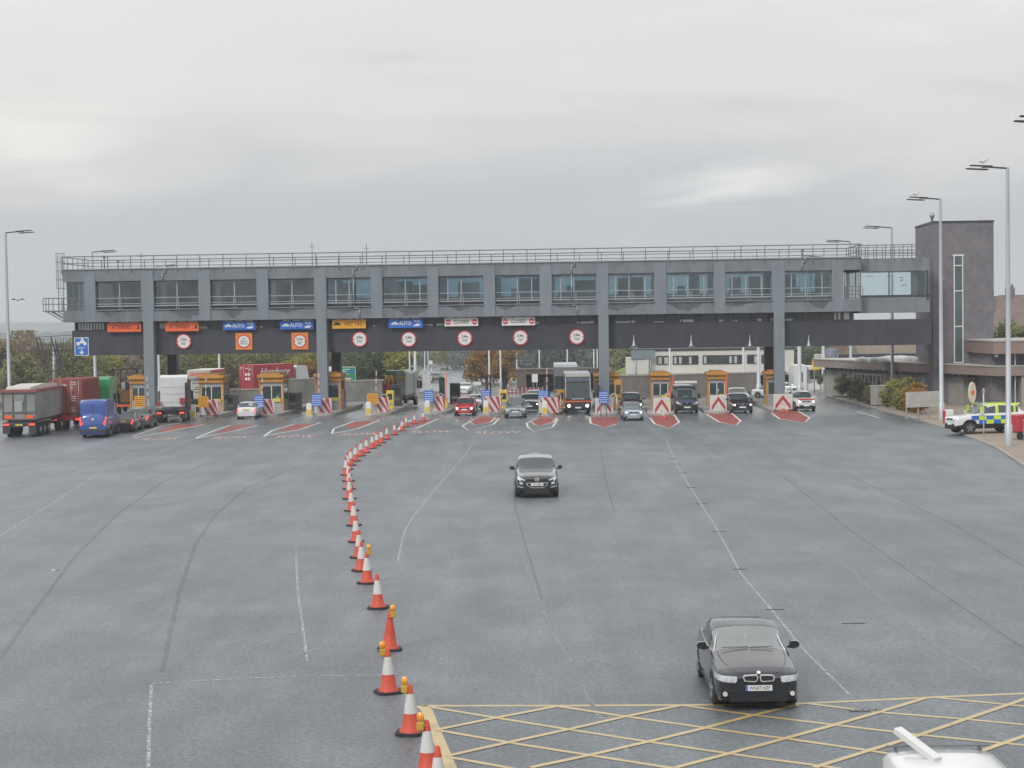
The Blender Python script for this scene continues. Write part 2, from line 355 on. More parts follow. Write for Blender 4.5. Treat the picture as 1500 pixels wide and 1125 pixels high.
# ------------------------------------------------------------------ ground, roads, hills
YB = [-60, -20, 20, 60, 100, 130, 150, 175, 200, 240, 300, 400, 550, 900, 2000, 9000]
def sheet(name, left, right, z, m, ys=None, kind='structure'):
    """ground-hugging sheet between two X(Y) curves"""
    b = MB(); ys = ys or YB; n = 8; vs = []
    for Y in ys:
        a, c = left(Y), right(Y)
        for k in range(n+1): vs.append((a+(c-a)*k/n, Y, gz(Y)+z))
    fs = [(i*(n+1)+k, i*(n+1)+k+1, (i+1)*(n+1)+k+1, (i+1)*(n+1)+k) for i in range(len(ys)-1) for k in range(n)]
    b.add(vs, fs); return tag(b.build(name, m), kind=kind)
sheet('ground', lambda Y: -4000 if Y > 900 else -1500, lambda Y: 4000 if Y > 900 else 1500, -.14, K['grass'])
kerbpx = [(1560,722),(1500,682),(1460,656),(1420,640),(1380,626),(1335,612),(1290,601),(1250,590),(1215,580),(1196,573)]
kpts = sorted([(g.y, g.x) for g in (gnd(*p) for p in kerbpx)])
def rk(Y):
    return float(np.interp(Y, [-60, 20] + [k[0] for k in kpts] + [260, 300], [kpts[0][1]-2, kpts[0][1]-1] + [k[1] for k in kpts] + [kpts[-1][1]+6, 34]))
ysr = sorted(set([y for y in YB if y <= 240] + [round(k[0],2) for k in kpts if k[0] < 240]))
sheet('road', lambda Y: -95, rk, 0, K['asphalt'], ysr)
# road climbing away in the middle, beyond the plaza
def road_c(pl, pr):
    L_ = sorted((g.y, g.x) for g in (gnd(*p) for p in pl)); R_ = sorted((g.y, g.x) for g in (gnd(*p) for p in pr))
    f = lambda A: (lambda Y: float(np.interp(Y, [a[0] for a in A], [a[1] for a in A])))
    return f(L_), f(R_), L_, R_
lf, rf, L_, R_ = road_c([(560,569),(604,560),(612,548),(622,537),(640,527)], [(905,571),(790,562),(722,550),(700,536),(690,527)])
def gx(f, A): return lambda Y: f(Y)
sheet('road', lf, rf, -.02, K['asphalt'], [240, 250, 275, 300, 350, 400, 470, 550, 640])
sheet('side_road', lambda Y: px2x(862, Y), lambda Y: px2x(930, Y), -.03, K['asphalt'], [235, 260, 300])
# pavement on the right with its kerb
ysp = [y for y in ysr if y >= 55]
sheet('pavement', rk, lambda Y: rk(Y) + 13, .12, K['pave'], ysp)
b = MB()
for a, c in zip(ysp[:-1], ysp[1:]):
    for k in range(2):
        y0 = a+(c-a)*k/2; y1 = a+(c-a)*(k+1)/2
        vs = [(rk(y0)-.13,y0,gz(y0)-.05),(rk(y0)-.003,y0,gz(y0)-.05),(rk(y1)-.003,y1,gz(y1)-.05),(rk(y1)-.13,y1,gz(y1)-.05)]
        vs += [(v[0],v[1],v[2]+.175) for v in vs]
        b.add(vs, [(3,2,1,0),(4,5,6,7),(0,1,5,4),(1,2,6,5),(2,3,7,6),(3,0,4,7)])
tag(b.build('kerb', K['kerb']), kind='structure')
# wooded ridge on the horizon
def ridge(name, Y0, crest, depth, seed, x0, x1, m):
    r = random.Random(seed); b = MB(); n = 260; vs = []
    ph = [r.uniform(0, 6) for _ in range(5)]
    for i in range(n+1):
        x = x0+(x1-x0)*i/n
        hh = crest + 2.2*math.sin(x*.0031+ph[0]) + 1.2*math.sin(x*.011+ph[1]) + r.uniform(-.8,.8) + .8*math.sin(x*.05+ph[2])
        vs += [(x, Y0, -7), (x, Y0+depth*.5, -7+(hh+7)*.55+r.uniform(-1,1)), (x, Y0+depth*.95, hh-.8), (x, Y0+depth, hh), (x, Y0+depth*1.6, -9)]
    fs = [(i*5+k, (i+1)*5+k, (i+1)*5+k+1, i*5+k+1) for i in range(n) for k in range(4)]
    b.add(vs, fs, 0, True); return tag(b.build(name, m), kind='structure')
ridge('hill', 2700, 23.0, 800, 3, -2600, 300, K['hill'])
ridge('hill', 1300, 3.5, 200, 9, -1300, -200, K['hill'])
ridge('hill', 1900, 5, 300, 5, 200, 1600, K['hill'])
# ------------------------------------------------------------------ painted markings
def strip(b, pts, w, z=.004, mi=0):
    P = [Vector((p.x, p.y, 0)) for p in pts]
    for i in range(len(P)-1):
        a, c = P[i], P[i+1]; d = (c-a); 
        if d.length < .01: continue
        d.normalize(); nn = Vector((-d.y, d.x, 0))*w/2
        # mitre
        n0 = nn; n1_ = nn
        if i > 0:
            e = (P[i]-P[i-1]).normalized(); t = (Vector((-e.y,e.x,0))+Vector((-d.y,d.x,0))).normalized(); n0 = t*w/2
        if i < len(P)-2:
            e = (P[i+2]-P[i+1]).normalized(); t = (Vector((-e.y,e.x,0))+Vector((-d.y,d.x,0))).normalized(); n1_ = t*w/2
        b.add([a-n0+Vector((0,0,z)), a+n0+Vector((0,0,z)), c+n1_+Vector((0,0,z)), c-n1_+Vector((0,0,z))], [(0,3,2,1)], mi)
def pl(ps): return [gnd(*p) for p in ps]
def line(ps, w, m, z=.004, name='road_marking', close=False):
    P = pl(ps)
    # densify so curves stay smooth
    if close: P.append(P[0])
    b = MB(); strip(b, P, w, z); return tag(b.build(name, m), kind='structure')
line([(617,1034),(625,1040),(641,1080),(664,1135)], .24, K['my'], .004)
line([(618,1034),(817,1034),(1003,1033),(1165,1031),(1275,1026),(1369,1021.5),(1500,1016),(1560,1014)], .15, K['my'], .004)
b = MB()
A = [[(655,1109),(750,1126),(800,1134)],[(641,1070),(757,1090),(980,1125),(1010,1130)],[(630,1036),(727,1052),(833,1069),(950,1087),(1100,1109),(1207,1123),(1240,1128)],
     [(817,1035),(917,1050),(1100,1076),(1150,1082),(1273,1100),(1332,1109),(1450,1127)],[(1003,1034),(1100,1047.5),(1228,1063),(1348,1077),(1500,1092),(1560,1098)],
     [(1183,1031),(1249,1039),(1297,1044.5),(1415,1054),(1500,1062),(1560,1067)],[(1369,1022),(1500,1035),(1560,1041)]]
Bl = [[(638,1070),(727,1052),(817,1035)],[(655,1108),(750,1087),(833,1069),(917,1050),(997,1034)],[(777,1125),(863,1107),(950,1087),(1033,1067),(1100,1049),(1169,1033)],
      [(990,1125),(1100,1096),(1228,1061),(1290,1043),(1356,1023)],[(1193,1125),(1273,1100),(1348,1077),(1415,1054),(1500,1025),(1540,1014)],[(1420,1107),(1471,1089),(1500,1079),(1560,1060)]]
for k in A: strip(b, pl(k), .13, .0085)
for k in Bl: strip(b, pl(k), .14, .013)
tag(b.build('road_marking', K['my']), kind='structure')
line([(217,1130),(219,1060),(221,1020),(222,1003)], .07, K['mfaint'])
line([(221,1001),(330,995),(450,990),(560,989)], .07, K['mfaint'])
line([(450,968),(445,930),(441,900),(437,870),(434,830),(434,812)], .07, K['mfaint'])
line([(434,812),(437,793),(447,773),(463,752),(480,737),(500,722)], .09, K['mfaint2'])
line([(583,822),(586,805),(593,778),(605,757),(622,735),(650,702),(675,674),(697,645)], .07, K['mfaint'])
line([(975,640),(982,660),(1000,697),(1025,735),(1050,775),(1085,840),(1130,893),(1180,955),(1245,1018)], .07, K['mfaint'])
line([(0,785),(40,760),(70,742),(100,722),(150,690),(200,662)], .07, K['mfaint'])
line([(755,782),(765,812),(775,840),(790,880),(812,930),(840,975)], .09, K['mfaint2'])
line([(850,1000),(870,1038),(900,1078),(935,1121)], .1, K['mfaint2'])
line([(770,990),(795,981),(820,975),(870,967),(920,960)], .09, K['mfaint2'])
line([(350,952),(368,942),(390,935),(450,925),(510,922)], .08, K['mfaint2'])
line([(440,960),(460,952),(500,940),(580,930)], .08, K['mfaint2'])
line([(1205,795),(1240,830),(1300,885),(1370,945),(1440,985)], .09, K['mfaint2'])
line([(1255,603),(1270,607),(1290,613)], .14, K['mw'])
line([(1142,586),(1160,588)], .1, K['mfaint'])
for ps, w in [([(238,985),(250,925),(262,870),(285,800),(315,755),(360,715),(420,690),(480,672)],.14),([(0,965),(50,895),(110,815),(170,755),(240,705),(300,680)],.13),
          ([(752,700),(755,745),(770,800),(795,880)],.09),([(880,655),(886,700),(900,750)],.08),([(1150,700),(1250,780),(1380,870),(1500,950)],.1),([(1120,640),(1230,690),(1400,770),(1500,830)],.09),([(0,725),(60,706),(200,660),(290,640)],.12),([(0,668),(150,664),(330,668),(560,664)],.06)]:
    line(ps, w, K['seam'], .003, 'road_seam')
# island ends: red surface inside a white outline
isl = [([(195,639),(241,623),(262,620)],[(195,642),(299,622)],[(226,633),(259,622),(297,621.5),(252,632)]),
 ([(287,642),(316,630),(338,623)],[(287,642.5),(345,631),(378,623)],[(313,635),(343,623.5),(374,622),(332,632.5)]),
 ([(386,639.5),(398,631),(431,621.5)],[(386,639.5),(440,629),(470,619)],[(405,632.5),(429,622.5),(464,620.5),(434,629.5)]),
 ([(486,635.5),(489,628),(519,617)],[(486,635.5),(523,628.5),(556,615.5)],[(507,627.5),(506,623),(519,618),(552,616),(526,625)]),
 ([(583,630),(589,622),(603,615)],[(583,630),(609,628),(642,613.5)],[(600,625),(603,617.5),(640,614),(614,622.5)])]
bw = MB(); br = MB()
for o1, o2, rr in isl:
    strip(bw, pl(o1), .16, .006); strip(bw, pl(o2), .16, .010)
    P = pl(rr); br.add([(p.x, p.y, .003) for p in P], [list(range(len(P)))])
def inset(ps, k): 
    cx = sum(p[0] for p in ps)/len(ps); cy = sum(p[1] for p in ps)/len(ps)
    return [(cx+(x-cx)*k, cy+(y-cy)*k) for x, y in ps]
for o in [[(677,624),(687.5,631.5),(723,621.5),(731,613),(701,611)],[(771.5,620),(773,625.5),(782.5,632.5),(810,625),(817,614),(792,611)]]:
    strip(bw, [gnd(*p) for p in o+o[:1]], .15, .006)
for rr in [[(686,616.5),(696,623),(718,618.5),(726,612),(704,609)],[(778,618.5),(789,625),(810,618.5),(816,612),(790,609)]]:
    strip(bw, [gnd(*p) for p in rr[:4]], .13, .010); P = pl(inset(rr, .95)); br.add([(p.x, p.y, .003) for p in P], [list(range(len(P)))])
for o in [[(864,611),(865,620),(885,626.5),(904,621),(905,610)],[(952,612),(959,621),(980,627.5),(995,618.5),(986,606),(955,605)],[(1035,607),(1053,618),(1077.5,623.5),(1085,616.5),(1070,604),(1037,603)],[(1130,605),(1142.5,614),(1178.5,619),(1186,612),(1164,600),(1133,599)]]:
    strip(bw, pl(o[:-1] if len(o) == 5 else o[:-1]), .17, .006); P = pl(inset(o, .97)); br.add([(p.x, p.y, .003) for p in P], [list(range(len(P)))])
for i in range(len(br.f)): # face up
    f = br.f[i]; a, c, d = [Vector(br.v[k]) for k in f[:3]]
    if (c-a).cross(d-a).z < 0: br.f[i] = list(f)[::-1]
tag(br.build('red_island_surface', K['mr']), kind='structure'); tag(bw.build('road_marking', K['mw']), kind='structure')
for px, py, w in [(234,643,52),(338,641,50),(432,639.5,52),(527,636,50),(632.5,632.5,56),(729,633.5,60)]:
    g = gnd(px, py); w_ = w*g.y/FPX
    t = text('SLOW', 3.6, K['mtext'], None, (g.x, g.y, .006), (0,0,R(-2)), .34*w_/3.1, 'road_lettering', .03, depth=.0); tag(t, kind='structure')
def slot(px, py, w, lab, d=.12):
    g = gnd(px, py); b = MB(); w *= .8; d *= .7; b.box(-w/2, w/2, -d/2, d/2, .001, .012)
    root = empty('drain_slot', (g.x, g.y, 0), 0, lab, 'drain slot', 'drain slots along the worn line')
    b.build('frame', K['darkm'], root); c = MB()
    for k in range(5): c.box(-w/2+.03+k*w/5, -w/2+.03+k*w/5+w/8, -d/2+.02, d/2-.02, .012, .016)
    c.build('grate', K['rail'], root)
for i, (px, py, w) in enumerate([(985,672,.45),(992,680,.5),(1000,693,.55),(1012,714,.6),(1028,738,.62),(1053,779,.6),(1085,834,.6),(1135,893,.65)]):
    slot(px, py, w, ['farthest thin drain slot on the worn white line','second farthest drain slot on the worn white line','third farthest drain slot on the worn line','drain slot on the worn line level with the dark people carrier','drain slot on the worn line just nearer than the dark people carrier','drain slot third nearest along the worn line','drain slot second nearest along the worn line','drain slot on the worn line right behind the dark saloon'][i])
slot(1250,913,.75,'drain slot off the line to the right of the dark saloon',.2)
slot(1268,1041,.85,'drain cover cutting the yellow box lines right of the dark saloon',.3)
# ------------------------------------------------------------------ toll building
TH = R(-3.2); GO = Vector((px2x(750,157,8), 157, 0)); GU = Vector((math.cos(TH), math.sin(TH), 0)); GV = Vector((-math.sin(TH), math.cos(TH), 0))
def gl(px, py, v=0):
    """pixel -> (u, z) on the vertical plane v of the toll building"""
    d = ray(px, py); o = Vector((0,0,CAMZ)) - GO - GV*v
    t = -o.dot(GV)/d.dot(GV); P = Vector((0,0,CAMZ)) + d*t
    return (P-GO).dot(GU), P.z
def gu(px, v=0, py=480): return gl(px, py, v)[0]
TB = empty('toll_building', GO, TH, 'long grey concrete toll building bridging every lane, with windows and a roof railing', 'building')
ZR, ZWT, ZWB, ZCB, ZLB, ZBB = 13.55, 12.45, 9.8, 8.68, 7.9, 5.55
uL, uR = gu(93), gu(1262); uB = gu(101)
WL = [141,226,309,394,479,561,643,726,809,892,977,1063,1150]; WR_ = [208,292,377,461,544,627,709,791,874,959,1046,1131,1219]
ops = [(gu(a), gu(c)) for a, c in zip(WL, WR_)]
DP = 9.6
b = MB()
b.box(uL, uR, 0, DP, ZWT, ZR)                 # roof beam and slab
b.box(uL, uR, 0, DP, ZCB, ZWB)                # floor beam and slab
edges = [gu(125)] + [e for o in ops for e in o] + [gu(1236)]
b.build('concrete_frame', K['conc'], TB)
b = MB()
for i in range(0, len(edges), 2):
    b = MB(); b.box(edges[i]+.0, edges[i+1], -.06, .55, ZWB, ZWT)
    b.box(edges[i]+.02, edges[i+1]-.02, -.06, -.002, ZCB, ZWB); b.box(edges[i]+.02, edges[i+1]-.02, -.06, -.002, ZWT, ZR-.25)
    b.build('wall_pier', K['conc2'], TB)
b = MB()
for i in range(0, len(edges), 2):
    k = i//2
    b = MB(); b.box(edges[i], edges[i+1], DP-.4, DP, ZWB, ZWT); b.build('rear_pier', K['conc'], TB)
b = MB()                                       # inside: partitions, solid back for the offices on the left
for k in range(4): b.box(ops[k][0]-.0, ops[k][1], DP-2.6, DP-2.5, ZWB, ZWT, 0)
for k, u in enumerate([.3, .28, .75]):
    b.box(ops[k+1][0]+u*4.2, ops[k+1][0]+u*4.2+.12, .9, DP-2.7, ZWB, ZWT, 0)
b.box(ops[3][1]+.3, ops[3][1]+.45, .8, DP-.5, ZWB, ZWT)
for k, (a, c, h_) in {4:(.05,.45,2.3),5:(.0,.5,2.4),5.5:(.55,.9,2.0),6:(.3,.8,2.2),7:(.45,.95,2.5),8:(.1,.4,1.2),8.5:(.5,1,2.2),9:(.22,.8,2.45),10:(.55,.78,2.6),11:(.2,.45,2.3),11.5:(.6,.85,2.3),12:(.12,.4,2.5),12.5:(.78,1,2.6)}.items():
    o = ops[int(k)]; w_ = o[1]-o[0]; b.box(o[0]+a*w_, o[0]+c*w_, DP-3.2-(k%1)*3, DP-3.1-(k%1)*3, ZWB, ZWB+h_, 1)
for k in range(4, 13): b.box(ops[k][0], ops[k][1], 2.2, 2.9, ZWB, ZWB+.75, 0)   # desks
b.build('interior_wall', [K['inner'], K['innerb']], TB)
b = MB()
for k, o in enumerate(ops):
    if k in (6, 11): continue
    b.box(o[0]+1.2, o[0]+1.9, 4.6, 5.1, ZWB, ZWB+1.3+.2*(k % 3))
b.build('office_cabinets', K['alu'], TB)
for k, o in enumerate(ops):
    w0 = MB(); wm = MB(); a, c = o; f = .07; v0, v1 = .42, .48
    w0.box(a, c, v0, v1, ZWB, ZWB+.35); w0.box(a, c, v0, v1, ZWT-f, ZWT); w0.box(a, a+f, v0, v1, ZWB+.35, ZWT-f); w0.box(c-f, c, v0, v1, ZWB+.35, ZWT-f)
    for t in ([.5] if k < 4 else ([.15,.45,.8] if k > 8 else [.5,.82 if k % 2 else .2])):
        wm.box(a+(c-a)*t-.05, a+(c-a)*t+.05, v0-.03, v1, ZWB+.352, ZWT-f-.002)
    fr = w0.build('window', K['rail'] if k > 7 else K['darkm'], TB)
    wm.build('window_bars', K['wrail'], fr)
    g = MB(); g.box(a+f, c-f, v0+.02, v0+.03, ZWB+.35, ZWT-f); g.build('pane', K['wdark'] if k < 4 else (K['wteal'] if k > 8 else K['wglass']), fr)
    if k >= 4:
        g = MB(); g.box(a, c, DP-.2, DP-.19, ZWB, ZWT); g.build('rear_pane', K['wback'] if k != 10 else K['wteal'], fr)
    r_ = MB(); vr = .12
    for zz, th in ((ZWB+.28,.09),(ZWB+.52,.05),(ZWB+1.05,.06)): r_.box(a, c, vr, vr+th, zz, zz+th)
    m_ = (a+c)/2
    r_.box(m_-.07, m_-.01, vr+.1, vr+.18, ZWB, ZWB+1.1); r_.box(m_+.14, m_+.2, vr+.1, vr+.18, ZWB, ZWB+1.1)
    r_.build('window_rail', K['wrail'], fr)
    s_ = MB(); s_.box(a-.1, c+.1, -.14, -.062, ZWB-.06, ZWB+.02); s_.build('window_sill', K['conc2'], fr)
# stained render patches and pipes
b = MB(); r2 = random.Random(4)
for k, o in enumerate(ops):
    if k % 2 == 0 or k in (5, 7): pass
    n = 11; cx = r2.uniform(o[0]+.8, o[1]-.8); w_ = r2.uniform(.9, 2.2); hgt = r2.uniform(.45, 1.0)
    top = [(cx-w_+2*w_*i/n, ZWB-.07) for i in range(n+1)]; bot = [(cx-w_*.9+1.8*w_*i/n, ZWB-.08-hgt*math.sin(PI*(i+.5)/(n+1))*r2.uniform(.6,1)) for i in range(n+1)][::-1]
    b.front(top+bot, -.004, -.0005)
b.build('render_repairs', mat('repaired_render', (.085,.095,.105), .8, var=.3, scale=1.5, dirt=.3, dcol=(.2,.21,.22)), TB)
b = MB()
for px in (519, 838, 1175, 240): 
    b = MB(); u = gu(px); b.path([(u+.3,-.09,ZR+.2),(u+.3,-.09,ZR-.35),(u,-.09,ZR-.35),(u,-.09,ZWT)], .055)
    if px in (519, 838): b.path([(u,-.09,ZWT),(u,-.09,ZWB-.2),(u+.5,-.09,ZWB-.2),(u+.5,-.09,ZCB)], .05)
    b.build('downpipe', K['steel'], TB)
# rooftop edge and railing
b = MB(); b.box(uL-.08, uR+.05, -.1, .25, ZR, ZR+.1); b.box(uL-.08, uL+.2, .25, DP, ZR, ZR+.1); b.box(uL, uR, DP-.2, DP+.1, ZR, ZR+.1); b.build('roof_edge', K['steel'], TB)
b = MB(); zt = ZR+1.22
n = 34
for (v0, off) in ((-.05, 0), (DP-.1, .9)):
    for i in range(n+1):
        u = uL+off+(uR-uL-off)*i/n; b.box(u-.035, u+.035, v0-.035, v0+.035, ZR-(.35 if v0 < 0 else 0), zt)
    for zz, w_ in ((zt, .045), (ZR+.62, .035)): b.box(uL, uR, v0-w_, v0+w_, zz-w_, zz+w_)
for u in (uL, uR):
    for i in range(1, 6): b.box(u-.03, u+.03, DP*i/6-.03, DP*i/6+.03, ZR, zt)
    for zz in (zt, ZR+.62): b.box(u-.035, u+.035, 0, DP, zz-.035, zz+.035)
b.build('roof_railing', K['rail'], TB)
b = MB()
for px, hh in ((451, 2.4), (532, 2.1), (196, 1.6)):
    b = MB(); u = gu(px); b.cyl((u, 3, ZR), (u, 3, ZR+hh), .035); b.cyl((u-.3, 3, ZR+hh*.8), (u+.3, 3, ZR+hh*.8), .02); b.build('roof_aerial', K['rail'], TB)
for px, hh in ((174, .9), (154, 1.3), (1177, .9)):
    b = MB(); u = gu(px); b.cyl((u, .2, ZR), (u, .2, ZR+hh), .05); b.box(u-.09, u+.09, .1, .3, ZR+hh-.25, ZR+hh); b.build('roof_camera', K['rail'], TB)
# clerestory strip and dark fascia beam
b = MB(); u1 = gu(1366, -2); uE = gu(1262)
b.box(uB, gu(1366,.6), .9, DP-.8, ZBB, ZLB)
b.build('fascia_beam', K['fascia'], TB)
b = MB()
b.box(uB+.2, gu(1254), DP-1.6, DP-1.4, ZLB, ZCB); b.box(uB+.1, gu(1254), 1.4, 1.45, ZLB, ZCB)
b.build('clerestory', mat('grey_clerestory', (.085,.09,.10), .5, var=.35, scale=.35, dirt=.4, dcol=(.14,.15,.16)), TB)
b = MB()
for i in range(46):
    u = uB+.3+i*(gu(1250)-uB)/46; b.box(u-.05, u+.05, 1.25, 1.4, ZLB, ZCB)
b.build('clerestory_mullions', K['darkm'], TB)
b = MB(); r3 = random.Random(3)
for i in range(60):
    u = uB+1+i*(gu(1250)-uB)/61
    if r3.random() < .42: w_ = r3.uniform(.3, 1.4); b.box(u, u+w_, 1.36, 1.395, ZLB+.02, ZLB+r3.uniform(.1,.25))
for i in range(9): b.box(uB+.5+i*.28, uB+.68+i*.28, 1.3, 1.395, ZLB+.05, ZCB-.08)
b.box(gu(1225), gu(1234), 1.3, 1.395, ZLB+.05, ZCB-.1); b.box(gu(1239), gu(1247), 1.3, 1.395, ZLB+.05, ZCB-.1); b.box(gu(228),gu(240),1.3,1.39,ZLB+.1,ZLB+.6)
b.build('clerestory_light_strip', K['platew'], TB)
# columns
for px, cat_ in ((217.5, 0), (471, 0), (884, 0), (1141.5, 0)):
    u = gu(px); c = MB(); c.box(u-.47, u+.47, -.09, .85, 0, ZCB-.0); c.build('column', K['conc2'], TB)
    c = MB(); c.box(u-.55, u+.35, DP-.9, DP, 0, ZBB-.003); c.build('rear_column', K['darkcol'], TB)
# left end: glazed corner, balcony, caged ladder
b = MB(); a = uL+.25
for i in range(7): b.box(a-.04, a+.04, .6+i*1.45, .7+i*1.45, ZWB, ZWT)
for u in (uL+.25, uL+.9, uL+1.5): b.box(u-.04, u+.04, .52, .6, ZWB, ZWT)
wf = b.build('end_window', K['rail'], TB); g = MB(); g.box(a-.01, a+.01, .6, DP-.4, ZWB, ZWT); g.box(a, gu(125), .55, .56, ZWB, ZWT); g.build('pane', K['wteal'], wf)
b = MB()
for k in range(6):
    u = uL+.05+k*.4; b.box(u-.03, u+.03, -.08, -.02, ZWB-.02, ZWB+1.1)
for zz in (ZWB+1.1, ZWB+.55, ZWB+.15): b.box(uL-.05, gu(125), -.08, -.02, zz-.035, zz+.035)
b.build('corner_railing', K['rail'], TB)
ub = gu(64); b = MB()
b.box(ub, uL-.003, .0, 1.6, ZWB-.12, ZWB)
for (u, v) in ((ub,0),(ub,1.6),((ub+uL)/2,0),((ub+uL)/2,1.6),(uL-.1,0),(uL-.1,1.6),(ub,.8)): b.box(u-.03, u+.03, v-.03, v+.03, ZWB, ZWB+1.15)
for zz in (ZWB+1.15, ZWB+.6): 
    for v in (0, 1.6): b.box(ub, uL, v-.03, v+.03, zz-.03, zz+.03)
    b.box(ub-.03, ub+.03, 0, 1.6, zz-.03, zz+.03)
for v in (.1, 1.5): b.bar((ub+.3, v, ZWB-.1), (uL, v, ZCB+.1), .09); b.bar((ub+.9, v, ZWB-.1), (uL, v, ZCB+.5), .07)
b.build('balcony', K['rail'], TB)
b = MB(); uc = uL-.35
for s_ in (-.25, .25): b.box(uc+s_-.03, uc+s_+.03, .6, .66, ZWB, ZR+1.3)
for i in range(18): b.box(uc-.25, uc+.25, .61, .65, ZWB+.3+i*.27, ZWB+.33+i*.27)
for i in range(5):
    z_ = ZWT-.6+i*.82; P = [(uc+.4*math.cos(t), .62-.45*math.sin(t)+0, z_) for t in np.linspace(0, PI, 9)]; b.path(P, .03, 5)
for t in np.linspace(0, PI, 6): b.bar((uc+.4*math.cos(t), .62-.45*math.sin(t), ZWT-.6), (uc+.4*math.cos(t), .62-.45*math.sin(t), ZWT-.6+3.28), .03)
b.build('caged_ladder', K['rail'], TB)
# right end: open glazed corner and linking walkway to the tower
b = MB(); 
for k in range(5): b.box(gu(1238)+k*.36, gu(1238)+.07+k*.36, .5+k*1.6, .58+k*1.6, ZWB, ZWT)
b.box(uR-.08, uR, .1, .18, ZWB, ZWT); b.box(uR-.08, uR, .1, DP, ZWT-.15, ZWT-.002)
wf = b.build('end_window', K['rail'], TB); g = MB(); g.box(uR-.05, uR-.04, .2, DP, ZWB, ZWT-.16); g.build('pane', K['wteal'], wf)
b = MB()
for k in range(6): b.box(gu(1238)+k*.32, gu(1238)+.05+k*.32, .0, .05, ZWB, ZWB+1.15)
for zz in (ZWB+1.12, ZWB+.75, ZWB+.4, ZWB+.1): b.box(gu(1238), uR, 0, .05, zz, zz+.05)
b.build('corner_railing', K['rail'], TB)
# walkway (set back) and its glass
v0 = 1.2; z_ = lambda px, py, v=v0: gl(px, py, v)[1]
uw1 = gu(1362, v0); uw0 = uR+.003
b = MB()
b.box(uw0, uw1, v0, v0+5, z_(1310,397), z_(1310,378)); b.box(uw0, uw1, v0, v0+5, z_(1310,458), z_(1310,436))
b.build('walkway_slab', K['conc'], TB)
b = MB(); b.box(uw0, uw1, v0+.1, v0+.3, z_(1310,435.8), z_(1310,432)); b.box(gu(1303,v0)-.05, gu(1303,v0)+.05, v0+.1, v0+.2, z_(1310,432), z_(1310,397)); b.box(uw1-1.0, uw1-.4, v0+.2, v0+4, z_(1310,432), z_(1310,397.2)); b.box(uw1-.25, uw1-.15, v0-.1, v0, z_(1310,440), z_(1310,396))
b.build('walkway_window_frame', K['darkm'], TB)
b = MB(); b.box(uw0, uw1, v0+.15, v0+.16, z_(1310,432), z_(1310,397.1)); b.build('walkway_glass', glass('walkway_glass', (.86,.93,.92), .04), TB)
b = MB(); zr = z_(1310,378)
for i in range(9): u = uw0+(uw1-uw0)*i/8; b.box(u-.035, u+.035, v0-.035, v0+.035, zr-.4, zr+1.2); b.box(u+.5-.03, u+.5+.03, v0+4.9, v0+5, zr, zr+1.2)
for zz in (zr+1.2, zr+.7, zr+.4):
    b.box(uw0, uw1, v0-.035, v0+.035, zz-.04, zz+.04); b.box(uw0, uw1, v0+4.9, v0+4.96, zz-.03, zz+.03)
b.build('walkway_railing', K['rail'], TB)
# ------------------------------------------------------------------ stair tower
ft = 5.0; ua, uc2 = gu(1367, ft), gu(1456, ft); zt = gl(1410, 326, ft)[1]
ub0 = gu(1343, 4.0)
TW = empty('stair_tower', GO, TH, 'tall dark brick stair tower with one narrow full-height window at the right end', 'tower')
b = MB(); b.box(ua, uc2, ft, 14, -.5, zt); b.build('brick_wall', K['brick'], TW)
b = MB(); b.box(ua-.06, uc2+.06, ft-.06, 14.06, zt, zt+.18); b.build('roof_coping', K['darkm'], TW)
w1, w2 = gu(1397, ft), gu(1411, ft); zz1, zz0 = gl(1404, 375, ft)[1], gl(1404, 530, ft)[1]
b = MB(); f = .1
b.box(w1, w1+f, ft-.12, ft-.002, zz0, zz1); b.box(w2-f, w2, ft-.12, ft-.002, zz0, zz1); b.box(w1-.1, w2+.1, ft-.14, ft-.002, zz1, zz1+.14); b.box(w1, w2, ft-.12, ft-.002, zz0-.1, zz0)
for py in (389, 426, 478): b.box(w1+f, w2-f, ft-.11, ft-.002, gl(1404, py, ft)[1]-.05, gl(1404, py, ft)[1]+.05)
wf = b.build('window', K['white'], TW); b = MB(); b.box(w1+f, w2-f, ft-.05, ft-.003, zz0, zz1); b.build('pane', mat('stair_glass', (.055,.085,.09), .08, var=.6, scale=.5, spec=.8), wf)
b = MB(); u = gu(1362,-1); b.lathe([(.12,0),(.12,.5),(.2,.55),(.24,.8),(.15,1.0),(.0,1.05)], 12, 0, (ua+.7, 9, zt+.18)); b.build('roof_vent', K['steel'], TW)
# ------------------------------------------------------------------ low building on the right
ZF = 2.8
LB = empty('low_building', (0,0,0), 0, 'long low flat-roofed concrete building running beside the road at the right', 'building')
def lbp(px, py, z):
    d = ray(px, py); t = (z-CAMZ)/d.z; return Vector((d.x*t, d.y*t, z))
fa = [None, lbp(1462,551,2.8)]
A0, A1 = fa[0], fa[-1]
A0 = Vector((px2x(1192, 186), 186, 2.8)); 
dirn = (A1-A0).normalized(); nrm = Vector((-dirn.y, dirn.x, 0)); nrm = nrm if nrm.x > 0 else -nrm
Lb = (A1-A0).length
TM = Matrix((( *dirn[:2],0,0),( *nrm[:2],0,0),(0,0,1,0),(0,0,0,1))).transposed(); TM.translation = (A0.x, A0.y, 0)
TM = Matrix(((dirn.x, nrm.x, 0, A0.x),(dirn.y, nrm.y, 0, A0.y),(0,0,1,0),(0,0,0,1)))
b = MB(); b.box(0, Lb, 0, 16, ZF, ZF+.8, 0, TM); b.build('roof_fascia', mat('pinkish_fascia', (.24,.185,.165), .8, var=.15, scale=.5, bump=.3, dirt=.6, dcol=(.27,.26,.23)), LB)
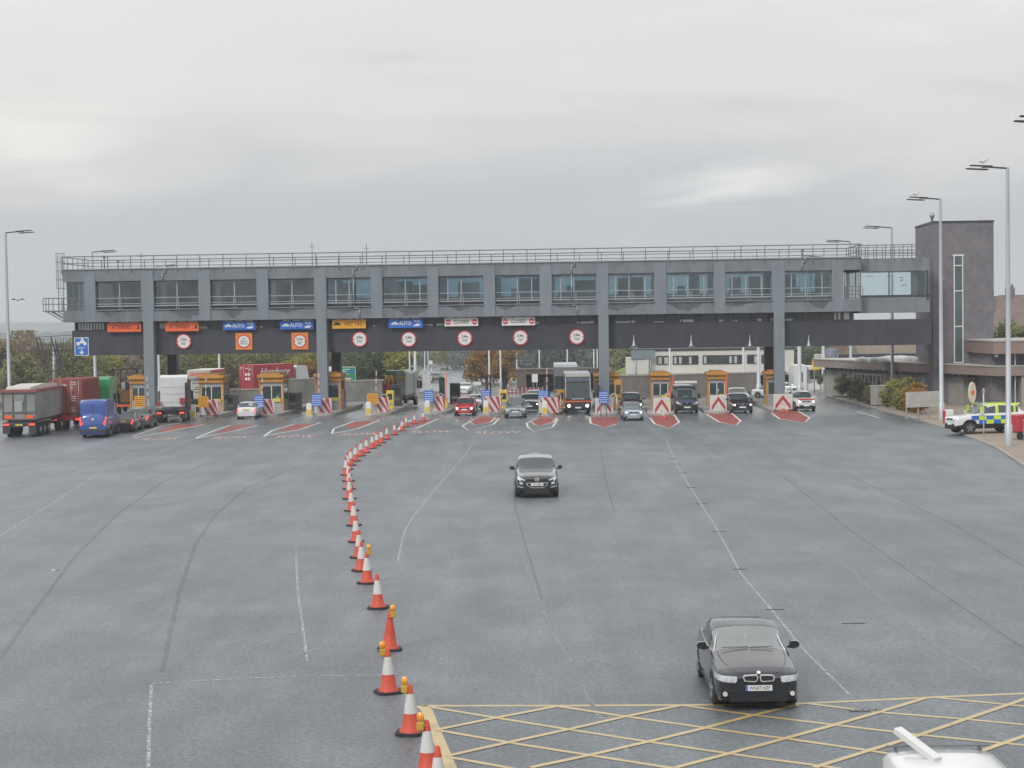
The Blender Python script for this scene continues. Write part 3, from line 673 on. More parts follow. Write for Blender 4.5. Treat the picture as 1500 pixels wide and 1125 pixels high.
b = MB(); b.box(-.1, Lb+.05, -.08, 16, ZF+.802, ZF+.9, 0, TM); b.build('roof_sheet', K['concp'], LB)
b = MB(); b.box(.5, Lb-7.5, .9, 15, -.2, 2.45, 0, TM); b.box(Lb-7.5, Lb-1.5, 3.0, 15, -.2, ZF-.002, 0, TM)
b.build('wall', K['concw'], LB)
b = MB()
for i in range(14):
    s_ = 1+i*(Lb-9)/14; b.box(s_, s_+.1, .82, .898, -0, 2.42, 0, TM)
b.build('wall_ribs', K['kerb'], LB)
b = MB(); b.box(.5, Lb-7.5, 1.2, 14, 2.45, ZF-.002, 0, TM); b.build('clerestory', K['cglass'], LB)
b = MB()
for i in range(26): s_ = .6+i*(Lb-8)/26; b.box(s_, s_+.12, 1.05, 1.198, 2.45, ZF-.002, 0, TM)
b.build('clerestory_mullions', K['concp'], LB)
for s0, s1, z0, z1, nm in ((8, 14, .9, 2.2, 'window'), (19.5, 21.0, .1, 2.35, 'door'), (Lb-7.2, Lb-2.2, .1, 2.8, 'window')):
    y0 = .78 if s0 < Lb-8 else 2.9
    b = MB(); n = max(2, int((s1-s0)/.8))
    for i in range(n+1): s_ = s0+(s1-s0)*i/n; b.box(s_-.05, s_+.05, y0, y0+.1, z0, z1, 0, TM)
    b.box(s0, s1, y0, y0+.1, z1, z1+.08, 0, TM); b.box(s0, s1, y0, y0+.1, z0-.08, z0, 0, TM)
    fr = b.build(nm, K['white'] if s0 < 18 else K['rail'], LB); b = MB(); b.box(s0, s1, y0+.04, y0+.09, z0, z1, 0, TM); b.build('pane', K['cglass'], fr)
b = MB(); b.box(Lb-15, Lb-13.6, .8, .85, 1.5, 2.2, 0, TM); b.build('notice', K['white'], LB)
for i, (px, py, w_) in enumerate([(1266,527,1.6),(1282,528,1.1),(1294,527,1.8),(1308,525,2.6),(1322,525,3.0),(1338,526,2.0),(1350,527,1.2)]):
    P = lbp(px, py+3, ZF+.9); b.lathe([(w_*.5,0),(w_*.48,.2),(w_*.3,.42),(0,.5)], 12, 0, (P.x, P.y+1, ZF+.9), 1, .8)
b.build('rooflight', K['white'], LB)
# wing returning to the right of the corner
d2 = Vector((1,.02,0)); Wg = empty('side_wing', (A1.x, A1.y, 0), R(-1), 'low building wing with pinkish upper band and dark recess, at the right edge', 'building')
b = MB(); b.box(-.3, 16, .6, 14, gl(1480,518,-15)[1]-1.2, gl(1480,518,-15)[1]+.3)
za = 4.75; zb_ = 5.83
b = MB(); b.box(-.35, 18, .3, 14, za, zb_); b.build('upper_band', mat('pink_render', (.25,.175,.155), .8, var=.12, scale=.6, dirt=.4, dcol=(.18,.14,.13)), Wg)
b = MB(); b.box(-.42, 18, .22, 14, zb_+.002, zb_+.14); b.build('coping', K['concp'], Wg)
b = MB(); b.box(0, 18, 2.2, 14, -.1, za-.002); b.build('recessed_wall', K['brick'], Wg)
b = MB(); b.box(2.3, 18, .9, 2.2, -.1, 2.9); b.build('low_wall', K['concw'], Wg)
b = MB(); b.box(-.1, .12, .5, .75, 4.47, za-.002); b.box(1.7,1.8,.9,1.0,0,za-.003); b.build('post', K['concp'], Wg)
# ------------------------------------------------------------------ signs on the fascia
def wsign(px0, px1, py0, py1, name, v=.55):
    (u0, z1), (u1_, z0) = gl(px0, py0, v), gl(px1, py1, v)
    return (u0+u1_)/2, (z0+z1)/2, abs(u1_-u0), abs(z1-z0)
def pict(b, pts, cx, cz, s, y=-.012): b.front([(cx+x*s, cz+z*s) for x, z in pts], y-.004, y)
CARP = [(-1,-.25),(-.95,.1),(-.55,.2),(-.3,.5),(.35,.5),(.65,.18),(1,.08),(1,-.25),(.75,-.25),(.7,-.4),(.5,-.4),(.45,-.25),(-.5,-.25),(-.55,-.4),(-.75,-.4),(-.8,-.25)]
HAND = [(-1,-.5),(.2,-.55),(.75,-.3),(1,.1),(.9,.25),(.55,.05),(.1,.1),(.0,.35),(-.2,.35),(-.2,0),(-1,-.1)]
PERS = [(-1,-.6),(-.2,-.6),(-.1,-.2),(.2,.0),(.25,.5),(.45,.8),(.7,.6),(.6,.2),(.8,-.1),(.8,-.6),(1,-.6),(1,-.7),(-1,-.7)]
LS = [('ATTENDED',157,207,473,486),('ATTENDED',242,291,472,485),('AUTO',326,374,471.5,483),('AUTO',410,459,470.5,482),('FAST TAG',486.5,536,468.5,481),('AUTO',569,619.5,467.5,480),('CLOSED',651,700.5,466,477.5),('CLOSED',735,784,465,476.5)]
LL = ['orange ATTENDED lane sign, leftmost, above the container lorry queue','orange ATTENDED lane sign right of the first grey column','blue AUTO lane sign above the orange-square sign with three lines of words','blue AUTO lane sign just left of the second grey column','yellow FAST TAG lane sign just right of the second grey column','blue AUTO lane sign between the yellow sign and the white CLOSED signs','white CLOSED lane sign nearer the yellow FAST TAG sign','white CLOSED lane sign nearer the third grey column']
for (tx, a, c, d, e), lab in zip(LS, LL):
    u, zc, w_, h_ = wsign(a, c, d, e, 'x', .45); P = GO + GU*u + GV*.45
    o = empty('lane_sign', (P.x, P.y, zc), TH, lab, 'sign', 'lane signs under the toll building')
    b = MB(); b.bbox(-w_/2, w_/2, 0, .14, -h_/2, h_/2, .015)
    fm = {'ATT':K['signorange'],'AUT':K['signblue'],'FAS':K['signamber'],'CLO':K['signw']}[tx[:3]]
    b.build('board', fm, o)
    b = MB()
    for k in (-1, 0, 1): b.box(k*w_*.3-.35, k*w_*.3+.35, .0, .1, h_/2+.03, h_/2+.09)
    for k in (-.4,.4): b.box(k*w_-.03, k*w_+.03, .03, .5, h_/2-.1, h_/2+.3)
    b.build('sign_light', K['platew'], o)
    if tx == 'AUTO':
        text('AUTO', .52, K['signw'], o, (-.05,-.004,0), name='lettering', bold=.008, sx=.78); b = MB(); pict(b, CARP, -1.02, 0, .33, -.002); b.build('car_symbol', K['signw'], o); b = MB(); pict(b, HAND, 1.06, -.1, .32, -.002); b.box(.8,1.0,-.006,-.002,.14,.26); b.box(1.1,1.3,-.006,-.002,.1,.26); b.build('hand_symbol', K['signw'], o)
    elif tx == 'FAST TAG':
        text('FAST TAG', .50, K['ink'], o, (.42,-.004,0), name='lettering', bold=.005, sx=.76); b = MB(); pict(b, CARP, -1.12, 0, .36, -.002); b.build('car_symbol', K['ink'], o)
    elif tx == 'ATTENDED':
        text('ATTENDED', .46, mat('dark_red_ink', (.05,.01,.012), .5), o, (-.25,-.004,0), name='lettering', bold=.010, sx=.82); b = MB(); pict(b, PERS, 1.22, 0, .26, -.002); b.build('attendant_symbol', K['ink'], o)
    else:
        text('CLOSED', .44, K['ink'], o, (0,-.004,0), name='lettering', bold=.012, sx=.84, sp=1.08)
        for s_ in (-1, 1):
            b = MB(); b.cyl((s_*1.22,-.012,0),(s_*1.22,-.002,0),.25,n=20); q = b.build('no_entry_symbol', K['signred'], o)
            b = MB(); b.box(s_*1.22-.18, s_*1.22+.18, -.017, -.0122, -.045, .045); b.build('bar', K['signw'], q)
RS = [(269.5,500,0,"2.5m","8'2\""),(357.5,500,2,'',''),(439.5,499.5,1,"2.5m","8'2\""),(527,497,0,"2.4m","7'10\""),(599,497,0,"2.4m","7'10\""),(681,495.5,0,"2.4m","7'10\""),(762.5,494.5,0,"2.4m","7'10\""),(845,493.5,0,"2.4m","7'10\"")]
RL = ['round red-rimmed 2.5m width sign on bare dark fascia, leftmost of the round signs','round white sign with three lines of words on an orange square','round 2.5m width sign on an orange square','round 2.4m width sign below the yellow FAST TAG sign','round 2.4m width sign below the rightmost blue AUTO sign','round 2.4m width sign below the CLOSED sign nearer the yellow sign','round 2.4m width sign below the CLOSED sign nearer the third column','round 2.4m width sign just left of the third grey column, no lane sign above']
for (px, py, sq, t1, t2), lab in zip(RS, RL):
    u, zc = gl(px, py, .85); P = GO + GU*u + GV*.84; o = empty('width_limit_sign', (P.x, P.y, zc), TH, lab, 'sign', 'round limit signs on the dark fascia')
    rr = .72 if not sq else .62
    if sq: b = MB(); b.box(-.78,.78,-.05,.04,-.78,.78); b.build('backing_board', K['signamber'] if 0 else mat('orange_backing', (.75,.22,.03), .5, var=.08), o)
    b = MB(); b.cyl((0,-.08,0),(0,-.052,0),rr,n=36); b.build('red_rim', K['signred'], o)
    b = MB(); b.cyl((0,-.09,0),(0,-.081,0),rr*.84,n=36); b.build('face', K['signw'], o)
    if t1:
        text(t1, .36, K['ink'], o, (0,-.095,.17), bold=.009, sx=.85); text(t2, .28, K['ink'], o, (0,-.095,-.22), bold=.006, sx=.9)
        b = MB()
        for s_ in (-1,1): b.front([(s_*.58*rr/.72,-.08),(s_*.58*rr/.72,.08),(s_*.46*rr/.72,0)][::s_], -.096, -.091)
        b.build('arrow', K['ink'], o)
    else:
        for k, t in enumerate(('NO','VEHICLES','OVER 2.5m')): text(t, .2, K['ink'], o, (0,-.095,.22-.22*k), bold=.002, sx=.8)
u, zc, w_, h_ = wsign(109, 130.5, 494.5, 521, '', .85); P = GO + GU*u + GV*.84
o = empty('motorcycle_sign', (P.x, P.y, zc), TH, 'blue motorcycles-only lane sign with down arrow at the left end of the dark fascia', 'sign')
b = MB(); b.bbox(-w_/2, w_/2, -.04, .04, -h_/2, h_/2, .015); b.build('border', K['signw'], o)
b = MB(); b.box(-w_/2+.07, w_/2-.07, -.046, -.0405, -h_/2+.07, h_/2-.07); b.build('face', K['signblue'], o)
b = MB(); 
for s_ in (-.32,.32): b.cyl((s_,-.056,.28),(s_,-.047,.28),.17,n=16)
b.front([(-.35,.36),(-.1,.52),(.0,.8),(.14,.82),(.2,.6),(.38,.42),(.1,.3),(-.2,.28)], -.058, -.047); b.build('motorcycle_symbol', K['signw'], o)
text('ONLY', .24, K['signw'], o, (0,-.05,-.12), bold=.004)
b = MB(); b.front([(-.07,-.3),(.07,-.3),(.07,-.5),(.24,-.5),(0,-.74),(-.24,-.5),(-.07,-.5)][::-1], -.054, -.047); b.build('arrow', K['signw'], o)
for i, (px, lab) in enumerate(((928.5,'leftmost'),(1012.5,'second from left'),(1098.5,'just left of the rightmost column'),(1184.5,'right of the rightmost column'))):
    u, zc = gl(px, 502, .8); P = GO+GU*u+GV*.88; o = empty('fascia_floodlight', (P.x, P.y, zc), TH, 'small pointed pale lamp on the dark fascia, '+lab, 'lamp', 'pointed lamps on the fascia')
    b = MB(); b.front([(-.42,-.55),(.42,-.55),(.3,-.3),(-.3,-.3)][::-1], -.25, 0); b.build('housing', K['rail'], o); b = MB(); b.lathe([(.22,0),(.14,.25),(.09,.5),(.05,.62),(.05,1.0),(0,1.0)], 10, 0, (0,-.13,-.3)); b.build('stem', K['steel'], o)
# ------------------------------------------------------------------ booths, islands, boards, barriers
def crash_board(px0, px1, py, lab, chev=False):
    c = gnd((px0+px1)/2, py); W_ = (px1-px0)*c.y/FPX; o = empty('striped_crash_board', (c.x, c.y, 0), TH, lab, 'crash board', 'red and white striped boards at the island noses')
    h0, h1 = .12, 1.5; b = MB(); b.box(-W_/2, W_/2, 0, .06, h0, h1); b.build('board', K['coneW'], o)
    b = MB(); k = .42
    if chev:
        for i in range(3):
            t = i*.75; 
            for s_ in (-1, 1):
                p = [(0, h1-.1-t*1.05), (0, h1-.5-t*1.05), (s_*W_/2*.8, h0-.0-t*1.05+.0), (s_*W_/2*.8, h0+.4-t*1.05)]
                p = [(x, min(h1-.003, max(h0+.003, z))) for x, z in p]
                if len(set(p)) > 3: b.front(p if s_ > 0 else p[::-1], -.012-.002*i, -.001)
    else:
        x = -W_/2-.2
        while x < W_/2:
            q = [(x+.9, h0+.004),(x+.9+.3, h0+.004),(x+.3, h1-.004),(x, h1-.004)]
            q = [(min(W_/2-.003, max(-W_/2+.003, X)), Z) for X, Z in q]
            if max(p[0] for p in q)-min(p[0] for p in q) > .05: b.front(q[::-1] if 0 else q, -.01, -.001)
            x += .62
    b.build('red_stripes', K['redpaint'], o)
    b = MB()
    for s_ in (-1, 0, 1): b.box(s_*W_*.42-.05, s_*W_*.42+.05, .065, .15, 0, h1-.1)
    b.build('legs', K['darkm'], o); return o
def info_board(px0, px1, py0, py1, pyb, colr, lab):
    c = gnd((px0+px1)/2, pyb); s = FPX/c.y; w_ = (px1-px0)/s; z1 = CAMZ-(py0-(470.8-(((px0+px1)/2)-750)*.014))/s; z0 = CAMZ-(py1-(470.8-(((px0+px1)/2)-750)*.014))/s
    o = empty('toll_information_sign', (c.x, c.y, 0), TH, lab, 'sign', 'small boards on posts at the island noses'); b = MB(); b.box(-w_/2, w_/2, -.04, 0, z0, z1); b.build('panel', K[colr], o)
    b = MB(); 
    for k in (-.3,.3): b.cyl((k*w_, .04, 0), (k*w_, .04, z1-.1), .04, n=8)
    b.build('post', K['steel'], o)
    b = MB(); H_ = z1-z0; r = random.Random(int(px0))
    for i in range(5):
        zz = z1-H_*(.14+.18*i); x = -w_*.42
        while x < w_*.4: l = r.uniform(.06,.2); b.box(x, min(x+l, w_*.42), -.046, -.0405, zz-H_*.045, zz+H_*.02); x += l+.05
    b.build('small_print', K['signw'] if colr == 'signblue' else K['ink'], o)
def bollard(px, py, lab):
    c = gnd(px, py); o = empty('illuminated_bollard', (c.x, c.y, 0), TH, lab, 'bollard', 'white and yellow bollards at the island noses')
    b = MB(); b.bbox(-.24,.24,-.12,.12,.1,1.15,.05); b.front([(-.24,1.12),(.24,1.12),(.14,1.3),(-.14,1.3)][::-1], -.1,.1); b.build('shell', K['signw'], o)
    b = MB(); b.front([(-.2,.22),(.2,.22),(.2,.72),(-.2,.72)][::-1], -.135, -.121); b.build('yellow_panel', K['signamber'] if 0 else K['platey'], o); b = MB(); b.box(-.34,.34,-.22,.22,.0,.1); b.build('plinth', K['concp'], o)
def booth(px, lab, v=1.2, w_=1.75, ww=0, d=2.6, hs=1.0):
    u = gu(px, v, 600); P = GO+GU*u+GV*v; g = gz(P.y); o = empty('toll_booth', (P.x, P.y, g), TH, lab, 'toll booth', 'orange toll booths on the islands'); hw = w_/2
    b = MB(); 
    for sx in (-1,1):
        for yy in (0, d-.25): b.box(sx*hw-.14 if sx>0 else -hw, hw if sx>0 else -hw+.14, yy, yy+.25, .2, 2.95)
    b.bbox(-hw-.12, hw+.12, -.35, d+.3, 2.95, 3.25, .06); b.bbox(-hw-.02, hw+.02, -.12, d+.1, 2.6, 2.95, .04); b.box(-hw+.3, hw-.3, -.3, d, 3.252, 3.38)
    b.build('frame', K['booth'], o)
    b = MB(); b.box(-hw+.142, hw-.142, .08, d-.05, .2, 1.25); b.box(-hw+.142, hw-.142, .1, d-.05, 2.28, 2.598); b.box(hw-.12, hw-.03, .26, d-.26, .2, 1.2); b.box(-hw+.03,-hw+.12,.26,d-.26,.2,1.2); b.build('panel', K['alu'], o)
    b = MB(); b.box(-hw+.142, hw-.142, .12, .16, 1.252, 2.278); b.box(-hw+.04,-hw+.08,.26,d-.26,1.21,2.59); b.box(hw-.08,hw-.04,.26,d-.26,1.21,2.59); wn = b.build('window', K['cglass'], o)
    b = MB(); b.box(-.04, .04, .07, .118, 1.25, 2.28); b.box(-hw+.15,-hw+.22,.07,.118,1.252,2.278); b.box(hw-.22,hw-.15,.07,.118,1.252,2.278); b.build('frame', K['white'], wn)
    b = MB(); b.box(-hw-.2, hw+.2, -.5, d+.5, .0, .2); b.build('plinth', K['concw'], o)
    b = MB(); b.box(hw*.2, hw*.75, -.06, .07, 1.0, 1.3); b.build('coin_basket', K['platey'], o); o.scale = (1,1,hs); return o
def island(px, py, w_, lab=''):
    c = gnd(px, py); u = (Vector((c.x,c.y,0))-GO).dot(GU); v = (Vector((c.x,c.y,0))-GO).dot(GV); b = MB(); P = []
    for k in range(7): t = PI+PI*k/6; P.append((u+w_/2*math.cos(t), v+w_/2*.8+w_/2*.8*math.sin(t)))
    P += [(u+w_/2, 14.0), (u-w_/2, 14.0)]
    b.prism(P, -.25, .15); o = b.build('lane_island', K['kerb'], None, GO); o.rotation_euler = (0,0,TH); tag(o, kind='structure'); return o
IS = [(306,611,1.9),(391,610.5,1.9),(474,609,1.9),(556,608,1.9),(640,606.5,1.9),(722,606.5,1.9),(805,607,2.1),(885,608.5,2.3),(969,608.5,2.3),(1052,606,2.3),(1146,602,2.3),(222,614,1.9)]
for a in IS: island(*a)
CB = [(293,321,611,0,'the booth beside the cream box lorry'),(376,402,610,0,'the booth before the bright red container'),(460,486,608.5,0,'the second grey column'),(546,570,607,0,'the upright orange arm on the yellow-board lane'),(631,652,605.5,0,'the red hatchback, on its left'),(709,734,606,0,'the silver hatchback, on its left'),(789,819,607,0,'the coach, on its left'),(872,898,608,2,'the third grey column'),(957,982,608,1,'the dark minibus, on its left'),(1040,1065,604,1,'the second open booth from the right'),(1133,1161,602,1,'the rightmost grey column')]
for a, c, y, ch, n_ in CB: crash_board(a, c, y, 'striped board in front of '+n_, bool(ch))
for a, c, d, e, bb, col_, lab in [(197.5,212.5,580,596,613,'signamber','yellow board on post beside the first grey column, left of it'),(291,306,580.5,596.5,611.5,'signamber','yellow board on post before the booth next to the cream box lorry'),(373,387.5,579,597,610.5,'signblue','blue board on post before the booth that hides the bright red container'),(456.5,472,577,595,609,'signblue','blue board on post before the second grey column'),(538.5,554,576.5,592,607.5,'signamber','yellow board on post left of the second upright orange arm'),(621.5,636,572,589.5,606,'signblue','blue board on post left of the red hatchback'),(705.5,719,571,588.5,606,'signblue','blue board on post right of the red hatchback'),(788.5,804,571.5,589,607,'signblue','blue board on post left of the coach'),(877.5,891.5,573,591,608.5,'signblue','blue board on post in front of the third grey column')]:
    info_board(a, c, d, e, bb, col_, lab)
for px, py, lab in [(283,614,'white and yellow bollard beside the white tractor unit'),(367.5,613,'white and yellow bollard behind the white hatchback'),(453,612,'white and yellow bollard in front of the second grey column'),(540,610,'white and yellow bollard under the yellow board right of the second column'),(626,608,'white and yellow bollard next to the far end of the cone line'),(712,608,'white and yellow bollard between the red and silver hatchbacks'),(798,609,'white and yellow bollard just left of the coach')]:
    bollard(px, py, lab)
for px, lab, w_ in [(203,'orange toll booth mostly hidden at the first grey column, left side',1.6),(310,'orange toll booth partly hiding the cream box lorry',2.3),(398,'orange toll booth partly hiding the bright red container',2.3),(481,'orange toll booth right behind the second grey column',2.4),(889,'orange toll booth right behind the third grey column',2.2),(967.5,'open orange toll booth left of the dark minibus',1.75),(1050.5,'open orange toll booth right of the dark minibus',1.75),(1136,'orange toll booth behind the rightmost grey column',1.7)]:
    booth(px, lab, w_=w_, hs=1.14 if px < 600 else 1.04)
def arm(px, pyb, pxt, pyt, lab, colr='w', v=None, th=.07, sign=True):
    c = gnd(px, pyb); d = Vector((0,0,0)); t = at(pxt, pyt, c.y); o = empty('lane_barrier', (c.x, c.y, 0), 0, lab, 'barrier', 'lane barriers')
    b = MB(); b.bbox(-.18,.18,-.15,.15,.15,1.15,.03); b.build('cabinet', K['platey'] if colr != 'w' else K['alu'], o)
    e = Vector((t.x-c.x, t.y-c.y, t.z)); s_ = Vector((0,-.2,1.0)); b = MB(); b.bar(s_, e+Vector((0,-.2,0)), th*2, th, 0); b.build('pole', K['white'] if colr == 'w' else K['arm'], o)
    if colr == 'w':
        b = MB(); 
        for k in (.25,.5,.75): p0 = s_.lerp(e+Vector((0,-.2,0)), k); p1 = s_.lerp(e+Vector((0,-.2,0)), k+.1); b.bar(p0, p1, th*2+.01, th+.01)
        b.build('red_bands', K['redpaint'], o)
    return o
for a in [(218.5,612,216,552,'raised white barrier pole beside the first grey column','w'),(302,610,302.5,553,'raised white barrier pole in front of the booth by the cream box lorry','w'),(385,609,384.5,554,'raised white barrier pole in front of the booth by the bright red container','w'),(468,608,467,546.5,'raised white barrier pole in front of the second grey column','w'),(551,606,551.5,543,'raised white barrier pole right of the second rear column','w'),(569,602,569,550,'upright orange barrier arm beside the green and white lorry','o'),(633,604,632,538,'raised white barrier pole left of the upright orange arm near the red hatchback','w'),(653,603,654.5,545,'upright orange barrier arm just left of the red hatchback','o'),(717,605,716,541,'raised white barrier pole just right of the red hatchback','w'),(732,604,750,553,'white barrier pole halfway up, leaning over the silver hatchback','w'),(801,606,801,540,'raised white barrier pole left of the coach','w'),(980,604,986.5,547,'leaning orange barrier arm left of the dark minibus','o'),(1063,603,1064,545,'upright orange barrier arm right of the dark minibus','o'),(900,603,938,588,'lowered white barrier pole across the lane of the silver-blue hatchback','w')]:
    arm(*a[:5], a[5])
b = None
for px, py, lab in [(736,603,'white hoop rail between the leaning pole and silver hatchback'),(817,604,'white hoop rail just left of the coach wheels'),(899,605,'white hoop rail right of the third grey column'),(979,604,'white hoop rail left of the minibus'),(1157,597,'white hoop rail left of the white off-road car'),(563,604,'white hoop rail beside the orange arm near the green and white lorry'),(646,603,'white hoop rail left of the red hatchback')]:
    c = gnd(px, py); b = MB(); b.path([(-.3,0,.1),(-.3,0,1.4),(-.22,0,1.6),(0,0,1.7),(.22,0,1.6),(.3,0,1.4),(.3,0,.1)], .05, 8)
    o = b.build('hoop_rail', K['coneW'], None, c); tag(o, lab, 'guard rail', 'white hoop rails on the islands')
for px, py, w_, h_, m_, lab in [(572,604,.7,1.9,'platey','yellow ticket machine beside the second upright orange arm'),(581,600,1.1,2.2,'rail','grey machine cabinet in front of the green and white lorry'),(648,602,.5,3.0,'black','dark signal post left of the red hatchback'),(667,598,1.0,2.2,'black','dark cabinet behind the red hatchback on its left'),(738,603,.8,1.9,'platey','yellow ticket machine left of the silver hatchback'),(740,600,.5,3.5,'black','dark signal post above the silver hatchback'),(801,603,.6,3.0,'black','dark signal post left of the coach'),(822,603,.8,1.9,'booth','orange-brown ticket machine just left of the coach'),(906,603,.7,2.8,'booth','orange-brown machine right of the third grey column'),(495,603,1.5,1.9,'rail','grey control cabinet right of the second column booth'),(424,604,2.4,1.7,'rail','grey control cabinets right of the booth by the bright red container'),(332,606,2.2,1.6,'rail','grey control cabinets right of the booth by the cream box lorry'),(716,602,.5,3.2,'black','dark signal post right of the red hatchback')]:
    c = gnd(px, py); o = empty('lane_machine', (c.x, c.y, 0), TH, lab, 'machine', 'machines and cabinets on the islands'); b = MB(); b.bbox(-w_/2, w_/2, -.25, .35, .15, h_, .04); b.build('cabinet', K[m_], o)
    b = MB(); b.box(-w_*.3, w_*.3, -.275, -.252, h_*.55, h_*.85); b.build('panel', K['cglass'], o); b = MB(); b.box(-w_*.32, w_*.32, -.29, -.253, h_*.3, h_*.42); b.build('slot', K['alu'], o)
# ------------------------------------------------------------------ vehicles
PAINT = {'black': paint('black_car_paint', (.009,.012,.018), .2, .03), 'navy': paint('dark_grey_car_paint', (.035,.04,.045)), 'grey': paint('grey_car_paint', (.10,.11,.115)), 'silver': paint('silver_car_paint', (.30,.34,.37), .6),
  'icy': paint('pale_blue_car_paint', (.36,.43,.50), .5), 'red': paint('red_car_paint', (.5,.02,.02), .1), 'white': paint('white_car_paint', (.62,.63,.64), 0), 'blue': paint('blue_van_paint', (.02,.075,.30), .1, .25), 'green': paint('dark_green_car_paint', (.03,.05,.045)),
  'maroon': paint('dark_maroon_car_paint', (.06,.03,.032)), 'bigred': paint('lorry_red_paint', (.38,.02,.025), 0, .3), 'lgreen': paint('lorry_green_paint', (.03,.28,.10), 0, .25), 'black2': paint('coach_black_paint', (.02,.021,.024), .1)}
PROF = { # y fractions of length: deck, roof, half width ; heights in metres for H=1.43
 'saloon': dict(y=[0,.008,.03,.07,.14,.28,.31,.475,.56,.68,.85,.87,.96,.99,1.0], zd=[.67,.71,.75,.79,.83,.92,.94,.96,.97,.98,1.0,1.0,.97,.90,.72], zr=[.67,.72,.78,.84,.90,1.0,1.02,1.37,1.43,1.41,1.06,1.05,1.01,.92,.73], w=[.68,.83,.905,.95,.975,.985,.99,1,1,1,.97,.965,.88,.78,.6], ws=(.315,.47), rw=(.70,.85), sg=(.36,.80), bp=.58, H=1.43, wr=.70),
 'hatch': dict(y=[0,.008,.03,.07,.14,.25,.28,.46,.60,.86,.955,.975,.99,.995,1.0], zd=[.66,.68,.74,.80,.85,.93,.95,.97,.98,1.0,1.02,.98,.9,.8,.7], zr=[.62,.69,.77,.84,.91,1.0,1.02,1.44,1.50,1.46,1.08,1.0,.92,.82,.7], w=[.58,.76,.85,.91,.95,.98,.985,1,1,.98,.95,.94,.90,.85,.78], ws=(.275,.455), rw=(.865,.955), sg=(.34,.86), bp=.57, H=1.50, wr=.67),
 'suv': dict(y=[0,.008,.03,.07,.14,.25,.29,.45,.60,.88,.965,.98,.99,.995,1.0], zd=[.80,.88,.93,.97,1.01,1.07,1.09,1.12,1.13,1.16,1.18,1.1,1.0,.9,.8], zr=[.80,.89,.95,1.0,1.06,1.12,1.14,1.60,1.68,1.64,1.24,1.12,1.02,.92,.8], w=[.58,.77,.86,.92,.95,.98,.985,1,1,.98,.96,.95,.92,.88,.82], ws=(.28,.445), rw=(.885,.965), sg=(.33,.88), bp=.57, H=1.68, wr=.71),
 'van': dict(y=[0,.006,.02,.05,.10,.16,.19,.30,.40,.90,.985,.99,.994,.997,1.0], zd=[.85,1.0,1.08,1.14,1.2,1.3,1.36,1.42,1.42,1.42,1.42,1.4,1.3,1.1,.9], zr=[.85,1.01,1.1,1.17,1.25,1.38,1.45,2.25,2.5,2.55,2.5,2.42,2.2,1.8,.9], w=[.55,.78,.88,.94,.97,.985,.99,1,1,1,.98,.965,.94,.92,.9], ws=(.175,.30), rw=(2,3), sg=(.20,.36), bp=.9, H=2.55, wr=.80)}
